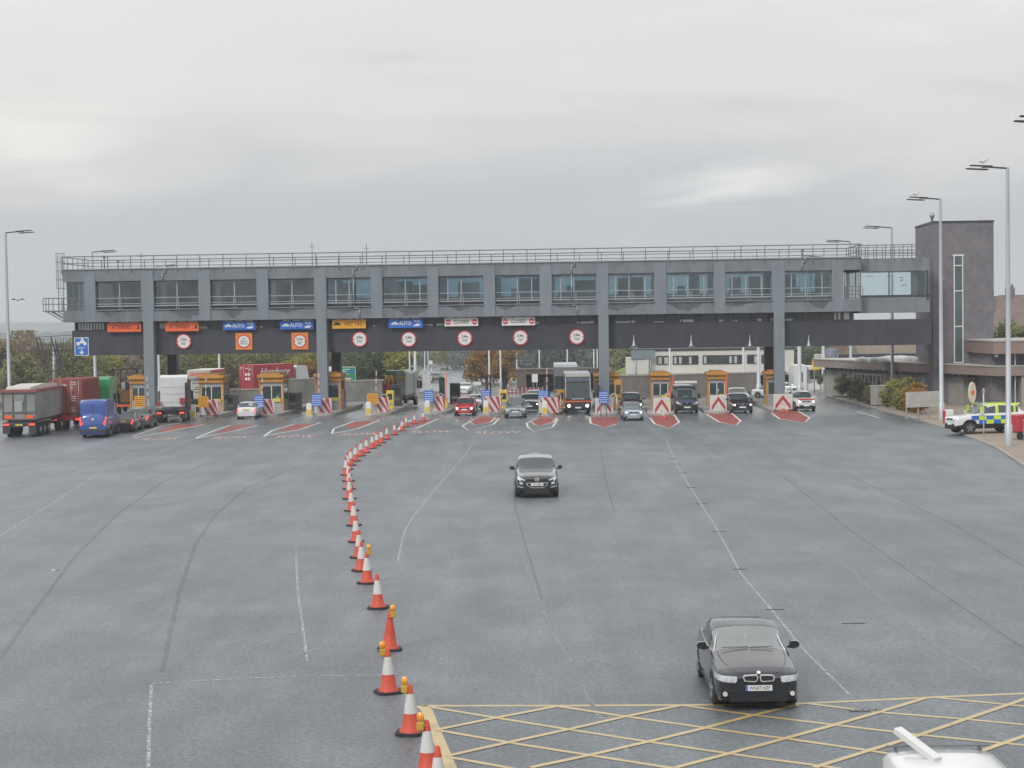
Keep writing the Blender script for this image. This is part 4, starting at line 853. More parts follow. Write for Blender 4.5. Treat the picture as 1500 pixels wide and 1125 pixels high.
def carparts(kind, L, Wd, H, pt, lights='off', rim='rim', zb=.24, rw=.33, tail='off', windows_all=False):
    """returns list of (name, MB, mats, children) in a frame with the nose at y=0, tail at y=L"""
    p = PROF[kind]; W_ = Wd/2; hs = H/p['H']; ys = sorted(set([round(v*L, 4) for v in p['y']] + [round(v, 4) for v in np.linspace(.02, .98, 62)*L] + [round(v*L, 4) for v in p['ws']+tuple(q for q in p['rw'] if q < 1)]))
    wb0, wb1 = (.185*L, .81*L) if kind != 'van' else (.16*L, .76*L)
    Y = [v*L for v in p['y']]; sm = .02*L
    def f(k, y, s=sm):
        s = min(s, max(0, y)*.6, max(0, L-y)*.6+0)
        return (np.interp(y-s, Y, p[k]) + 2*np.interp(y, Y, p[k]) + np.interp(y+s, Y, p[k]))/4
    rings = []
    for y in ys:
        w = f('w', y)*W_; zd = f('zd', y, .004*L)*hs; zr = f('zr', y, .008*L)*hs
        zb_ = zb + (-.02 if y < .05*L else (.04 if y > .96*L else 0))
        for wy in (wb0, wb1):
            Ra = rw+.055
            if abs(y-wy) < Ra: zb_ = max(zb_, rw+math.sqrt(Ra*Ra-(y-wy)**2))
        g = max(0, min(1, (zr-zd-.08)/(p['H']*hs-f('zd', .5*L)*hs-.1)))
        lerp = lambda a, c, t: a+(c-a)*t
        zs = zd-.13
        P = [(w-.16, min(zb_+.0, zd-.1)), (w*.975, zb_), (w*1.0, lerp(zb_, zs, .4)), (w*1.0, lerp(zb_, zs, .78)), (w*.985, zs), (w*.955, zd-.05), (w*.92, zd)]
        wr = p['wr']/.905*W_
        P += [(w*.895, zd+.012), (lerp(w*.80, wr*1.05, g), lerp(zd+(zr-zd)*.35, zr-.11, g)), (lerp(w*.66, wr*.95, g), lerp(zd+(zr-zd)*.62, zr-.035, g)), (lerp(w*.44, wr*.6, g), lerp(zd+(zr-zd)*.85, zr-.01, g)), (lerp(w*.2, wr*.3, g), lerp(zd+(zr-zd)*.96, zr-.002, g)), (0, zr)]
        rings.append([(-x, y, z) for x, z in P[:-1]] + [(x, y, z) for x, z in P[::-1]])
    n = len(rings[0]); h = n//2
    grp = {k: MB() for k in ('body','windscreen','rear_window','wl','wr','hl','hr','tl','tr','lower')}
    for k in grp.values(): k.v = [v for r in rings for v in r]
    for i in range(len(rings)-1):
        ym = (ys[i]+ys[i+1])/2/L
        for j in range(n-1):
            s = j if j < h else n-2-j     # segment counted from the sill up
            q = [i*n+j, i*n+j+1, (i+1)*n+j+1, (i+1)*n+j]
            key = 'body'; xm = abs(sum(grp['body'].v[k][0] for k in q)/4); zm = sum(grp['body'].v[k][2] for k in q)/4
            if s >= 8 and p['ws'][0] < ym < p['ws'][1]: key = 'windscreen'
            elif s >= 8 and p['rw'][0] < ym < p['rw'][1]: key = 'rear_window'
            elif s == 7 and p['sg'][0] < ym < p['sg'][1] and abs(ym-p['bp']) > .012: key = 'wl' if j < h else 'wr'
            elif s in (4,5) and ym*L < .30 and xm > .66*W_: key = 'hl' if j < h else 'hr'
            elif s == 5 and ym*L < .07 and xm > .56*W_: key = 'hl' if j < h else 'hr'
            elif s in (4,5) and ym*L > L-.16 and xm > .55*W_: key = 'tl' if j < h else 'tr'
            elif s in (0,1) and (ym*L < .10): key = 'lower'
            elif s in (0,1) and kind in ('suv','van') : key = 'lower'
            grp[key].f.append(q); grp[key].m.append(0); grp[key].sm.append(True)
    grp['body'].f.append(list(range(n))); grp['body'].m.append(0); grp['body'].sm.append(False)
    o = (len(rings)-1)*n; grp['body'].f.append([o+k for k in range(n)][::-1]); grp['body'].m.append(0); grp['body'].sm.append(False)
    for k in grp.values():                       # drop unused vertices
        used = sorted({i for f_ in k.f for i in f_}); mp = {a: i for i, a in enumerate(used)}; k.v = [k.v[i] for i in used]; k.f = [[mp[i] for i in f_] for f_ in k.f]
    zl = f('zd', .02*L)*hs
    P = PAINT[pt] if isinstance(pt, str) else pt
    hm = K['hlon'] if lights == 'on' else K['hl']; tm = K['tlon'] if tail == 'on' else K['tl']
    L_ = [('body', grp['body'], P, []), ('windscreen', grp['windscreen'], K['cglass'], []), ('side_window', grp['wl'], K['cglass'], []), ('side_window', grp['wr'], K['cglass'], []), ('bumper', grp['lower'], K['black'], [])]
    if kind != 'van': L_.append(('rear_window', grp['rear_window'], K['cglass'], []))
    for a in ('hl','hr'):
        ch = []
        if lights == 'on':
            s_ = -1 if a == 'hl' else 1; b = MB(); b.lathe([(0,.02),(.07,.0),(.09,-.03)], 12, 0, (0,0,0)); b.v = [(s_*W_*.66+x, .02-z_, zl-.10+y) for x, y, z_ in b.v]; ch = [('lamp', b, K['hlon'], [])]
        L_.append(('headlight', grp[a], K['hl'], ch))
    for a in ('tl','tr'): L_.append(('tail_light', grp[a], tm, []))
    if kind in ('suv','van'): b = MB(); xw = p['w'][0]*W_*.99; b.box(-xw, xw, -.012, .03, zb-.04, zb+.30); L_.append(('bumper', b, K['black'], []))
    b = MB(); b.box(-W_+.17, W_-.17, .25, L-.3, zb-.03, .55); b.box(-W_+.19, W_-.19, .12, L-.12, zb+.02, .5); L_.append(('underbody', b, K['black'], []))
    for wy in (wb0, wb1):
        for s_ in (-1, 1):
            x1 = s_*(W_-.025); x0 = s_*(W_-.24); b = MB(); b.cyl((x0, wy, rw), (x1, wy, rw), rw, n=26); c = MB()
            c.cyl((x1, wy, rw), (x1+s_*.012, wy, rw), rw*.66, n=24)
            c2 = MB()
            for k in range(5): t = k*2*PI/5+.3; c2.bar((x1+s_*.016, wy+.03*math.cos(t), rw+.03*math.sin(t)), (x1+s_*.016, wy+rw*.62*math.cos(t), rw+rw*.62*math.sin(t)), .035, .07)
            c3 = MB(); c3.v = c.v + c2.v; c3.f = c.f + [[i+len(c.v) for i in f_] for f_ in c2.f]; c3.m = [1]*len(c.f)+[0]*len(c2.f); c3.sm = [False]*len(c3.f)
            L_.append(('wheel', b, K['rubber'], [('rim', c3, [K[rim], K['darkm']], [])]))
    ym = (p['sg'][0]+.015)*L; zm = f('zd', ym)*hs
    for s_ in (-1, 1):
        b = MB(); big = kind in ('van',); x = s_*(W_+.11)
        prof = [(x-s_*.14, zm+.02), (x-s_*.02, zm+.0), (x+s_*.09, zm+.05), (x+s_*.10, zm+.12), (x+s_*.04, zm+.17), (x-s_*.09, zm+.17)] if not big else [(x-s_*.1, zm-.05), (x+s_*.12, zm-.05), (x+s_*.12, zm+.35), (x-s_*.1, zm+.35)]
        b.front(prof[::s_], ym-.06, ym+.06); b.bar((s_*(W_*.93), ym, zm+.04), (x, ym, zm+.06), .05); L_.append(('mirror', b, P if kind != 'van' else K['black'], []))
    return L_, dict(W=W_, zl=zl, L=L, H=H, zd=lambda y: f('zd', y)*hs, zr=lambda y: f('zr', y)*hs, w=lambda y: f('w', y)*W_)
def place(name, parts, px, py, yaw, lab, cat, away=False, L=4.5, scale=1, group=None, base=None):
    g = base if base is not None else gnd(px, py); slope = 0 if g.y < 150 else -math.atan(.0155)
    o = empty(name, g, R(yaw)+(PI if away else 0), lab, cat, group)
    if away: # tail is the near end
        d = Vector((math.sin(R(-yaw)), math.cos(R(-yaw)), 0)); o.location = g + d*L*scale; o.location.z = gz(o.location.y)
    o.scale = (scale,)*3
    for nm, b, m, ch in parts:
        if not b.f: continue
        q = b.build(nm, m, o)
        for nm2, b2, m2, _ in ch: b2.build(nm2, m2, q)
    return o
def front_bits(I, plate='', grille='bar', zp=.50, badge=True):
    W_ = I['W']; zl = I['zl']; out_ = []
    b = MB(); b.box(-.26, .26, -.022, -.008, zp-.055, zp+.055); out_.append(('number_plate', b, K['platew'], []))
    gm = MB()
    if grille == 'bar': gm.box(-.36, .36, -.012, .02, zl-.14, zl-.03); out_.append(('grille', gm, K['black'], []))
    lo = MB(); lo.box(-.5, .5, .004, .06, .30, .42); out_.append(('air_intake', lo, K['black'], []))
    if badge: b = MB(); b.cyl((0,-.02,zl-.085),(0,-.012,zl-.085),.045,n=12); out_.append(('badge', b, K['chrome'], []))
    b = MB(); yw = 0; return out_
def rear_bits(I, hi=.85):
    L = I['L']; b = MB(); b.box(-.26,.26,L+.002,L+.016,hi-.06,hi+.06); return [('number_plate', b, K['platey'], [])]
def car(kind, L, Wd, H, pt, px, py, yaw, lab, cat='car', away=False, lights='off', tail='off', scale=1, zp=.50, extra=None, name=None, group=None, **kw):
    parts, I = carparts(kind, L, Wd, H, pt, lights, tail=tail, **kw)
    parts += rear_bits(I, .85 if kind != 'van' else .75) if away else front_bits(I, zp=zp)
    if extra: parts += extra(I)
    return place(name or {'saloon':'saloon_car','hatch':'hatchback_car','suv':'off_road_car','van':'van'}[kind], parts, px, py, yaw, lab, cat, away, L, scale, group)
# --- the dark saloon close to the camera
parts, I = carparts('saloon', 4.5, 1.817, 1.51, 'black')
parts = [q if q[0] != 'windscreen' else ('windscreen', q[1], K['wind'], []) for q in parts]
zl = I['zl']; print('zl', zl)
parts = [q for q in parts if q[0] != 'headlight']
hp, I2 = carparts('saloon', 4.5, 1.817, 1.51, 'black')
k_ = 0
for q in hp:
    if q[0] != 'headlight': continue
    s_ = -1 if k_ == 0 else 1; k_ += 1; ch = []
    for x, r_ in ((.58,.044),(.69,.044)):
        yy = float(np.interp(x, [.61,.75,.82,.86,.885], [0,.036,.135,.315,.63])); c = MB()
        c.cyl((s_*x, yy-.012, zl-.075), (s_*x, yy-.03, zl-.075), r_, n=20); ch.append(('lamp_ring', c, K['chrome'], []))
        c = MB(); c.cyl((s_*x, yy-.031, zl-.075), (s_*x, yy-.035, zl-.075), r_*.72, n=20); ch.append(('lamp', c, K['hl'], []))
    parts.append(('wing_panel', q[1], PAINT['black'], []))
    hb = MB(); xs = np.linspace(.455, .875, 12); vs = []; ny = lambda x: float(np.interp(x, [.61,.75,.82,.86,.885], [0,.036,.135,.315,.63]))
    for i, x in enumerate(xs):
        t = i/11; y = ny(x)-.018; zt_ = zl-.02+.03*t+.0; zb2 = zl-.155+.035*t+(.045 if i == 0 else 0)
        vs += [(s_*x, y, zb2), (s_*x, y+.004, zt_)]
    hb.add(vs, [(2*i, 2*i+2, 2*i+3, 2*i+1)[::s_] for i in range(11)]); parts.append(('headlight', hb, K['hl'], ch))
for s_ in (-1, 1):
    x0, x1 = .02*s_, .335*s_; c = MB(); ring = []
    pr = [(x0, zl-.03), (x0+s_*.02, zl+.015), (x1-s_*.04, zl+.005), (x1, zl-.03), (x1-s_*.03, zl-.12), (x0+s_*.06, zl-.14), (x0+s_*.01, zl-.11)]
    c.front(pr[::-s_] , -.03, .03); cx = sum(p[0] for p in pr)/7; cz = sum(p[1] for p in pr)/7
    i_ = MB(); i_.front([(cx+(x-cx)*.86, cz+(z-cz)*.72) for x, z in pr][::-s_], -.036, -.0305)
    sl_ = MB()
    for k in range(9): xx = x0+s_*(.045+.026*k); sl_.box(xx-.003, xx+.003, -.041, -.0365, zl-.105, zl-.02)
    parts.append(('grille', c, K['chrome'], [('grille_mesh', i_, K['black'], []), ('grille_bars', sl_, K['darkm'], [])]))
    c = MB(); c.cyl((s_*.70, .05, .38), (s_*.70, .005, .38), .05, n=18); parts.append(('fog_lamp', c, K['hl'], []))
b = MB(); b.cyl((0, .03, zl+.045), (0, .02, zl+.06), .042, n=20); parts.append(('badge', b, K['chrome'], []))
lo = MB(); lo.front([(-.62,.30),(.62,.30),(.52,.42),(-.52,.42)][::-1], .012, .1); parts.append(('air_intake', lo, K['black'], []))
lo = MB(); lo.front([(-.80,.262),(.80,.262),(.76,.285),(-.76,.285)][::-1], -.01, .3); parts.append(('splitter', lo, K['black'], []))
b = MB(); b.box(-.275,.275,-.022,-.008,.45,.565); b2 = MB(); b2.box(-.275,-.235,-.026,-.0222,.45,.565); parts.append(('number_plate', b, K['platew'], [('blue_band', b2, K['signblue'], [])]))
b = MB(); 
for a_ in ((-.62,-.05),(.0,.5)): b.bar((a_[0], 1.345, I['zr'](1.345)+.03), (a_[1], 1.38, I['zr'](1.4)+.02), .012)
parts.append(('wiper', b, K['black'], []))
def hoodz(x, y):
    w, zd_, zr_ = I['w'](y), I['zd'](y), I['zr'](y); return float(np.interp(abs(x), [0, w*.2, w*.44, w*.66, w*.8, w*.895], [zr_, zd_+(zr_-zd_)*.96, zd_+(zr_-zd_)*.85, zd_+(zr_-zd_)*.62, zd_+(zr_-zd_)*.35, zd_+.012]))
b = MB()
for s_ in (-1, 1):
    b.path([(s_*x, y, hoodz(x, y)+.001) for x, y in ((.42,.10),(.50,.22),(.60,.45),(.67,.75),(.70,1.05),(.715,1.33))], .007, 5)
b.path([(x, .085+.12*abs(x)**2, hoodz(x, .085+.12*abs(x)**2)+.001) for x in np.linspace(-.42,.42,9)], .006, 5); parts.append(('bonnet_seam', b, K['black'], []))
b = MB()
for s_ in (-1, 1): b.path([(s_*x, y, hoodz(x, y)-.004) for x, y in ((.30,.2),(.36,.5),(.42,.9),(.45,1.3))], .016, 6)

b = MB(); b.path([(-.80,1.30,.93),(-.62,2.1,1.35)], .012); b.path([(.80,1.30,.93),(.62,2.1,1.35)], .012); parts.append(('window_trim', b, K['chrome'], []))
it = MB(); it.box(-.72,.72,1.5,1.75,.55,.90); it.box(-.8,.8,1.5,3.7,.45,.55)
parts.append(('dashboard', it, K['fabric'], []))
for s_ in (-.38,.38):
    c = MB(); c.bbox(s_-.25,s_+.25,2.2,2.75,.5,.68,.05); c.bbox(s_-.24,s_+.24,2.68,2.88,.6,1.12,.06); c.bbox(s_-.13,s_+.13,2.74,2.85,1.13,1.28,.04); parts.append(('seat', c, K['fabric'], []))
c = MB(); c.path([(-.38+.18*math.cos(t), 1.95-.06*math.sin(t), .92+.17*math.sin(t)) for t in np.linspace(0,2*PI,17)], .014, 6); parts.append(('steering_wheel', c, K['black'], []))
CAR1 = place('saloon_car', parts, 1112, 1043, -.3, 'black saloon car nearest the camera, driving onto the yellow box lines', 'car')
text('WG07 HZF', .098, K['ink'], [o for o in COL.objects if o.parent == CAR1 and o.name.startswith('number_plate')][0], (.02,-.024,.505), bold=.001, sx=.92, depth=.001)
b = MB(); b.lathe([(0,.0),(.035,.01),(.045,.05),(.04,.1),(0,.12)], 10); 
o = b.build('hanging_air_freshener', K['platey'], None, CAR1.location+Vector((.02, 2.15, 1.14))); tag(o, 'yellow air freshener hanging behind the windscreen of the black saloon', 'air freshener')
def person_seated(loc, rz, lab):
    import bmesh
    o = empty('person', loc, rz, lab, 'person')
    J = {'pel':(0,0,.10,.15,.13),'wai':(0,-.02,.3,.14,.11),'che':(0,-.03,.5,.17,.12),'nk':(0,-.04,.64,.06,.06),'nk2':(0,-.05,.70,.055,.055),'hd':(0,-.06,.80,.085,.1),'top':(0,-.05,.90,.06,.07),
         'sl':(-.18,-.03,.56,.07,.07),'el':(-.25,-.22,.38,.045,.045),'wl':(-.16,-.44,.46,.03,.03),'sr':(.18,-.03,.56,.07,.07),'er':(.25,-.22,.38,.045,.045),'wr':(.16,-.44,.46,.03,.03),
         'hl':(-.1,-.02,.1,.1,.1),'kl':(-.13,-.45,.16,.07,.07),'fl':(-.13,-.6,-.2,.045,.045),'hr':(.1,-.02,.1,.1,.1),'kr':(.13,-.45,.16,.07,.07),'fr':(.13,-.6,-.2,.045,.045)}
    E_ = [('pel','wai'),('wai','che'),('che','nk'),('nk','nk2'),('nk2','hd'),('hd','top'),('che','sl'),('sl','el'),('el','wl'),('che','sr'),('sr','er'),('er','wr'),('pel','hl'),('hl','kl'),('kl','fl'),('pel','hr'),('hr','kr'),('kr','fr')]
    for s_, w in ((-1,'wl'),(1,'wr')): # five fingers each, curled on the wheel rim
        x, y, z_ = J[w][:3]
        for k, (dx, ln) in enumerate(((-.032,.8),(-.011,1),(.011,.95),(.032,.75))):
            J[f'{w}a{k}'] = (x+dx, y-.07, z_+.02,.011,.011); J[f'{w}b{k}'] = (x+dx, y-.07-.03*ln, z_-.015,.008,.008); E_ += [(w, f'{w}a{k}'), (f'{w}a{k}', f'{w}b{k}')]
        J[w+'t'] = (x-s_*.05, y-.03, z_+.03,.010,.010); E_.append((w, w+'t'))
    names = list(J); me = bpy.data.meshes.new('body'); me.from_pydata([J[k][:3] for k in names], [(names.index(a), names.index(c)) for a, c in E_], [])
    bo = bpy.data.objects.new('body', me); COL.objects.link(bo)
    bo.modifiers.new('s', 'SKIN'); sv = me.skin_vertices[0].data
    for i, k in enumerate(names): sv[i].radius = J[k][3:]
    sv[0].use_root = True; md = bo.modifiers.new('u', 'SUBSURF'); md.levels = 2; md.render_levels = 2
    m2 = bpy.data.meshes.new_from_object(bo.evaluated_get(bpy.context.evaluated_depsgraph_get())); bpy.data.objects.remove(bo)
    m2.materials.clear(); m2.materials.append(K['skin']); m2.materials.append(K['cloth'])
    for p in m2.polygons: c = p.center; p.material_index = 0 if (c.z > .655 or (c.y < -.42 and c.z > .35)) else 1; p.use_smooth = True
    bo = bpy.data.objects.new('body', m2); COL.objects.link(bo); bo.parent = o
    b = MB()
    for s_ in (-1,1): b.lathe([(0,-.012),(.012,-.006),(.012,.006),(0,.012)], 8, 0, (s_*.033,-.152,.80))
    b.build('eyes', K['ink'], o); b = MB(); b.front([(-.014,.765),(.014,.765),(.006,.80),(-.006,.80)][::-1], -.175,-.14); b.build('nose', K['skin'], o); b = MB(); b.box(-.025,.025,-.153,-.14,.735,.743); b.build('mouth', K['redpaint'], o)
    b = MB(); b.lathe([(.098,-.02),(.104,.04),(.085,.1),(.04,.13),(0,.135)], 16, 0, (0,-.04,.82), 1, 1.08); b.build('hair', K['hair'], o); b = MB()
    for s_ in (-1,1): b.lathe([(0,-.03),(.012,-.01),(.012,.015),(0,.03)], 8, 0, (s_*.092,-.055,.79))
    b.build('ears', K['skin'], o); return o
person_seated(CAR1.location+Vector((-.40, 2.62, .42)), 0, 'driver in a dark shirt holding the wheel of the black saloon')
# --- dark people carrier
def mazda_bits(I):
    zl = I['zl']; L_ = []
    c = MB(); pr = [(-.46,zl-.23),(.46,zl-.23),(.40,zl-.36),(.22,zl-.45),(-.22,zl-.45),(-.40,zl-.36)]; cx, cz = 0, zl-.33
    c.front(pr[::-1], -.02, .05); i_ = MB(); i_.front([(x*.93, cz+(z-cz)*.8) for x, z in pr][::-1], -.03, -.0205); L_.append(('grille', c, K['chrome'], [('grille_mesh', i_, K['black'], [])]))
    c = MB(); c.box(-.42,.42,-.012,.03,zl-.15,zl-.08); L_.append(('upper_grille', c, K['black'], []))
    c = MB(); c.path([(.085*math.cos(t), -.03, zl-.09+.07*math.sin(t)) for t in np.linspace(0,2*PI,15)], .012, 6); c.path([(-.06,-.03,zl-.13),(-.02,-.03,zl-.07),(0,-.03,zl-.1),(.02,-.03,zl-.07),(.06,-.03,zl-.13)], .01, 6); L_.append(('badge', c, K['chrome'], []))
    for s_ in (-1,1):
        c = MB(); c.front([(s_*.60,zl-.22),(s_*.74,zl-.18),(s_*.74,zl-.27),(s_*.60,zl-.31)][::-s_], .0, .2); L_.append(('fog_lamp', c, K['hl'], []))
        c = MB(); c.front([(s_*.58,zl-.42),(s_*.80,zl-.36),(s_*.80,zl-.385),(s_*.58,zl-.445)][::-s_], -.01, .3); L_.append(('chrome_strip', c, K['chrome'], []))
    return L_
parts, I = carparts('suv', 4.68, 1.87, 1.645, 'navy', rw=.36)
parts += mazda_bits(I); b = MB(); b.box(-.26,.26,-.045,-.031,I['zl']-.36,I['zl']-.25); parts.append(('number_plate', b, K['platew'], [])); zz = I['zl']-.305
o = place('people_carrier', parts, 787, 730, .6, 'dark grey people carrier with chrome grille, alone on the open tarmac', 'car', scale=1.1)
text('DS10 MBK' if 0 else 'OU10 MBK', .09, K['ink'], [x for x in COL.objects if x.parent == o and x.name.startswith('number_plate')][0], (0,-.047,zz), bold=.001, sx=.9, depth=.001)
# --- cars coming through the plaza
car('hatch', 4.1, 1.72, 1.45, 'red', 680, 609, -3, 'red hatchback with headlights on leaving its lane', lights='on', scale=1.06)
car('hatch', 4.2, 1.74, 1.45, 'silver', 755, 612.5, -1, 'silver hatchback leaving the lane below the rightmost CLOSED sign', scale=1.1)
car('saloon', 4.5, 1.8, 1.45, 'green', 775.5, 604, -3, 'dark green saloon with headlights on, behind the silver hatchback', lights='on', scale=1.12)
car('hatch', 4.0, 1.72, 1.5, 'navy', 782, 597, -3, 'dark hatchback third in the queue behind the silver hatchback', scale=1.1)
car('saloon', 4.5, 1.78, 1.45, 'silver', 693, 601.5, -5, 'silver saloon close behind the red hatchback')
car('saloon', 4.6, 1.8, 1.45, 'white', 678, 577, -6, 'white saloon on the road behind the plaza, behind the red hatchback', scale=.95)
car('saloon', 4.4, 1.66, 1.47, 'icy', 928.5, 616.5, 0, 'pale blue-silver hatchback with headlights on, ahead of a dark red car', lights='on', scale=1.0, name='hatchback_car')
car('hatch', 4.2, 1.78, 1.55, 'maroon', 927, 605, 0, 'dark red people carrier behind the pale blue-silver hatchback', lights='on', scale=1.12, name='people_carrier')
car('saloon', 4.8, 1.86, 1.5, 'black', 1088, 605.5, 1, 'black saloon with headlights on right of the dark minibus', lights='on', scale=1.06)
car('saloon', 4.6, 1.8, 1.5, 'silver', 1086, 594, 1, 'silver saloon behind the black saloon at the right lanes', scale=1.1)
def suv_marks(I):
    b = MB(); b.box(-.66,.66,-.02,.25,1.02,1.10); b.v = [(x, y+ (0 if abs(x) < .5 else .06), z) for x, y, z in b.v]
    return [('orange_stripe', b, K['signorange'], [])]
car('suv', 4.6, 1.85, 1.72, 'white', 1181.5, 602.5, 2, 'white off-road car with an orange stripe and one headlight on', lights='on', scale=1.0, extra=suv_marks, rw=.37)
def minibus_bits(I):
    b = MB(); b.box(-.42,.42,-.02,.01,.86,1.04); c = MB(); c.box(-.92,.92,.9,1.3,2.44,2.62); return [('blue_grille', b, mat('blue_grille', (.04,.07,.2), .3, var=.1), []), ('roof_panel', c, K['white'], [])]
car('van', 5.2, 1.98, 2.25, 'navy', 1007, 605.5, 1, 'dark grey minibus with pale roof between the two open booths', 'minibus', scale=1.06, extra=minibus_bits, name='minibus', rw=.36)
# far cars on the road beyond
car('suv', 4.6, 1.85, 1.8, 'grey', 650.5, 542.5, -4, 'silver-grey people carrier farthest up the road behind the plaza', away=True, scale=.98, name='people_carrier')
car('hatch', 4.2, 1.8, 1.5, 'grey', 638, 559, -4, 'grey car on the road beyond, left of the upright orange arm', away=True, scale=1.1)
car('saloon', 4.4, 1.8, 1.45, 'white', 603, 540, 35, 'white car on the far slip road behind the left lanes', scale=.9)
car('saloon', 4.4, 1.8, 1.45, 'white', 1160, 584, 60, 'white parked car behind the rightmost grey column', scale=1)
car('suv', 4.4, 1.8, 1.6, 'white', 1176, 577, 70, 'white parked car farthest back beyond the white off-road car', scale=.9)
car('saloon', 4.5, 1.8, 1.45, 'navy', 909, 561, 75, 'dark blue parked car on the bank road right of the third column', scale=1)
# left queue, seen from behind
car('van', 5.9, 1.99, 2.75, 'blue', 136.5, 642, 3.0, 'blue panel van with both tail lights lit at the back of the queue', 'van', away=True, tail='on', scale=1.04)
car('hatch', 4.2, 1.78, 1.5, 'maroon', 179, 634, 2, 'dark maroon hatchback with tail lights lit right beside the blue van', away=True, tail='on', scale=1.05)
car('hatch', 4.5, 1.82, 1.55, 'grey', 201, 628, 2, 'grey estate car with roof bars and tail lights lit, queueing', away=True, tail='on', name='estate_car', scale=1.05)
car('hatch', 4.3, 1.8, 1.45, 'navy', 221, 620, 2, 'dark car half hidden between the grey estate and the white tractor unit', away=True, tail='on', scale=.95)
car('hatch', 4.0, 1.76, 1.5, 'white', 361, 613.5, 2, 'white hatchback queueing beside the booth below the bright red container', away=True, tail='on', scale=1.0)
car('hatch', 4.2, 1.78, 1.55, 'maroon', 289, 607, -3, 'dark red car behind the white tractor unit, tail lights lit', away=True, tail='on', scale=1.0)
def sub(n): return [x for x in COL.objects if x.parent is None and x.get('label', '').startswith(n)][0]
v = sub('blue panel van'); b = MB(); L = 5.9
for s_ in (-1, 1):
    c = MB(); c.box(s_*.80-.07, s_*.80+.07, L+.002, L+.03, .98, 1.16); c.build('tail_light', K['tlon'], v)
b.box(-.01,.01,L+.002,L+.014,.7,2.4); b.build('door_seam', K['darkm'], v); b = MB(); b.cyl((0,L,1.35),(0,L+.02,1.35),.09,n=16); b.build('badge', K['chrome'], v)
b = MB(); b.box(-.95,.95,L-.1,L+.1,.42,.62); b.build('rear_bumper', K['darkm'], v)
# ---- lorries
def wheel(b, x, y, r=.5, w_=.3): b.cyl((x, y, r), (x+w_, y, r), r, n=20)
def lorry_base(name, px, py, yaw, lab, cat, away=True, scale=1):
    g = gnd(px, py); return empty(name, g, R(yaw), lab, cat)   # local +y = away from camera, rear at y=0
def wheels(root, ys, W_=1.22, r=.5):
    for y in ys:
        for s_ in (-1, 1):
            b = MB(); x0 = s_*(W_-.32); x1 = s_*W_; b.cyl((x0,y,r),(x1,y,r),r,n=22); w = b.build('wheel', K['rubber'], root); c = MB(); c.cyl((x1,y,r),(x1+s_*.03,y,r),r*.5,n=16); c.cyl((x1+s_*.03,y,r),(x1+s_*.1,y,r),r*.16,n=10); c.build('rim', K['rim'], w)
def cab(root, y0, m, h=3.4, W_=1.2, L=2.1, back=True):
    b = MB(); b.side([(y0,.75),(y0+L,.6),(y0+L,1.7),(y0+L-.15,2.6),(y0+L-.5,h-.1),(y0+L-.9,h),(y0+.15,h),(y0,h-.2)], -W_, W_); c = b.build('cab', m, root)
    g = MB(); g.side([(y0+L*.45,1.75),(y0+L-.08,1.75),(y0+L-.3,2.55),(y0+L*.45,2.55)], -W_-.004, -W_+.02); g.side([(y0+L*.45,1.75),(y0+L-.08,1.75),(y0+L-.3,2.55),(y0+L*.45,2.55)], W_-.02, W_+.004); g.box(-W_+.1, W_-.1, y0+L-.15, y0+L-.02, 1.75, 2.6); g.build('window', K['cglass'], c)
    d = MB()
    for s_ in (-1,1): d.box(s_*(W_+.18)-.12, s_*(W_+.18)+.12, y0+L-.1, y0+L+.0, 1.7, 2.5); d.bar((s_*W_, y0+L-.1, 2.5), (s_*(W_+.18), y0+L-.05, 2.5), .05)
    d.build('mirror', K['black'], c); e = MB(); e.box(-W_+.05, W_-.05, y0-.2, y0+L-.1, .55, .95); e.build('chassis', K['black'], root); return c
def lights(root, W_, z, y=-.03, on=True):
    for s_ in (-1, 1): b = MB(); b.box(s_*(W_-.25)-.2, s_*(W_-.25)+.2, y-.03, y, z, z+.13); b.build('tail_light', K['tlon'] if on else K['tl'], root)
# tipper, back left
T1 = lorry_base('tipper_lorry', 29, 641, 1.5, 'grey bulk tipper lorry with a red cab and pale sheeted top, far left', 'lorry')
alut = mat('weathered_aluminium', (.27,.28,.27), .5, .35, var=.15, scale=1.5, dirt=.6, dcol=(.13,.12,.105), stretch=(1,1,.4))
b = MB(); b.side([(0,1.35),(7.6,1.35),(8.4,1.7),(8.6,2.1),(8.6,3.42),(0,3.42)], -1.25, 1.25); body = b.build('tipping_body', alut, T1)
b = MB(); 
for x in (-1.27,-.5,.42,1.2): b.box(x, x+.1, -.07, -.002, 1.35, 3.42)
for z_ in (1.32, 1.85, 3.3): b.box(-1.27, 1.3, -.09, -.003, z_, z_+.1)
b.build('tailgate_frame', mat('grimy_frame', (.12,.12,.115), .6, var=.3, dirt=.4), body)
b = MB(); b.box(-.32,.28,-.12,-.07,1.95,2.75); b.build('tailgate_hatch', K['alu'], body)
b = MB(); b.side([(-.15,3.38),(8.7,3.38),(8.7,3.62),(-.15,3.62)], -1.32, 1.32); b.side([(-.1,3.62),(8.6,3.62),(8.5,3.8),(4,3.93),(0,3.78)], -.9, .9, 1); b.build('sheeted_top', [mat('dull_red_rail', (.24,.075,.075), .6, var=.15, dirt=.3, dcol=(.2,.1,.1)), mat('pale_tarpaulin', (.5,.46,.44), .8, var=.15, scale=1.2, bump=.5)], T1)
for s_ in (-1,1): b = MB(); b.box(s_*.78-.3, s_*.78+.3, -.12, -.09, 1.42, 1.68); b.build('orange_marker_board', K['signorange'], T1)
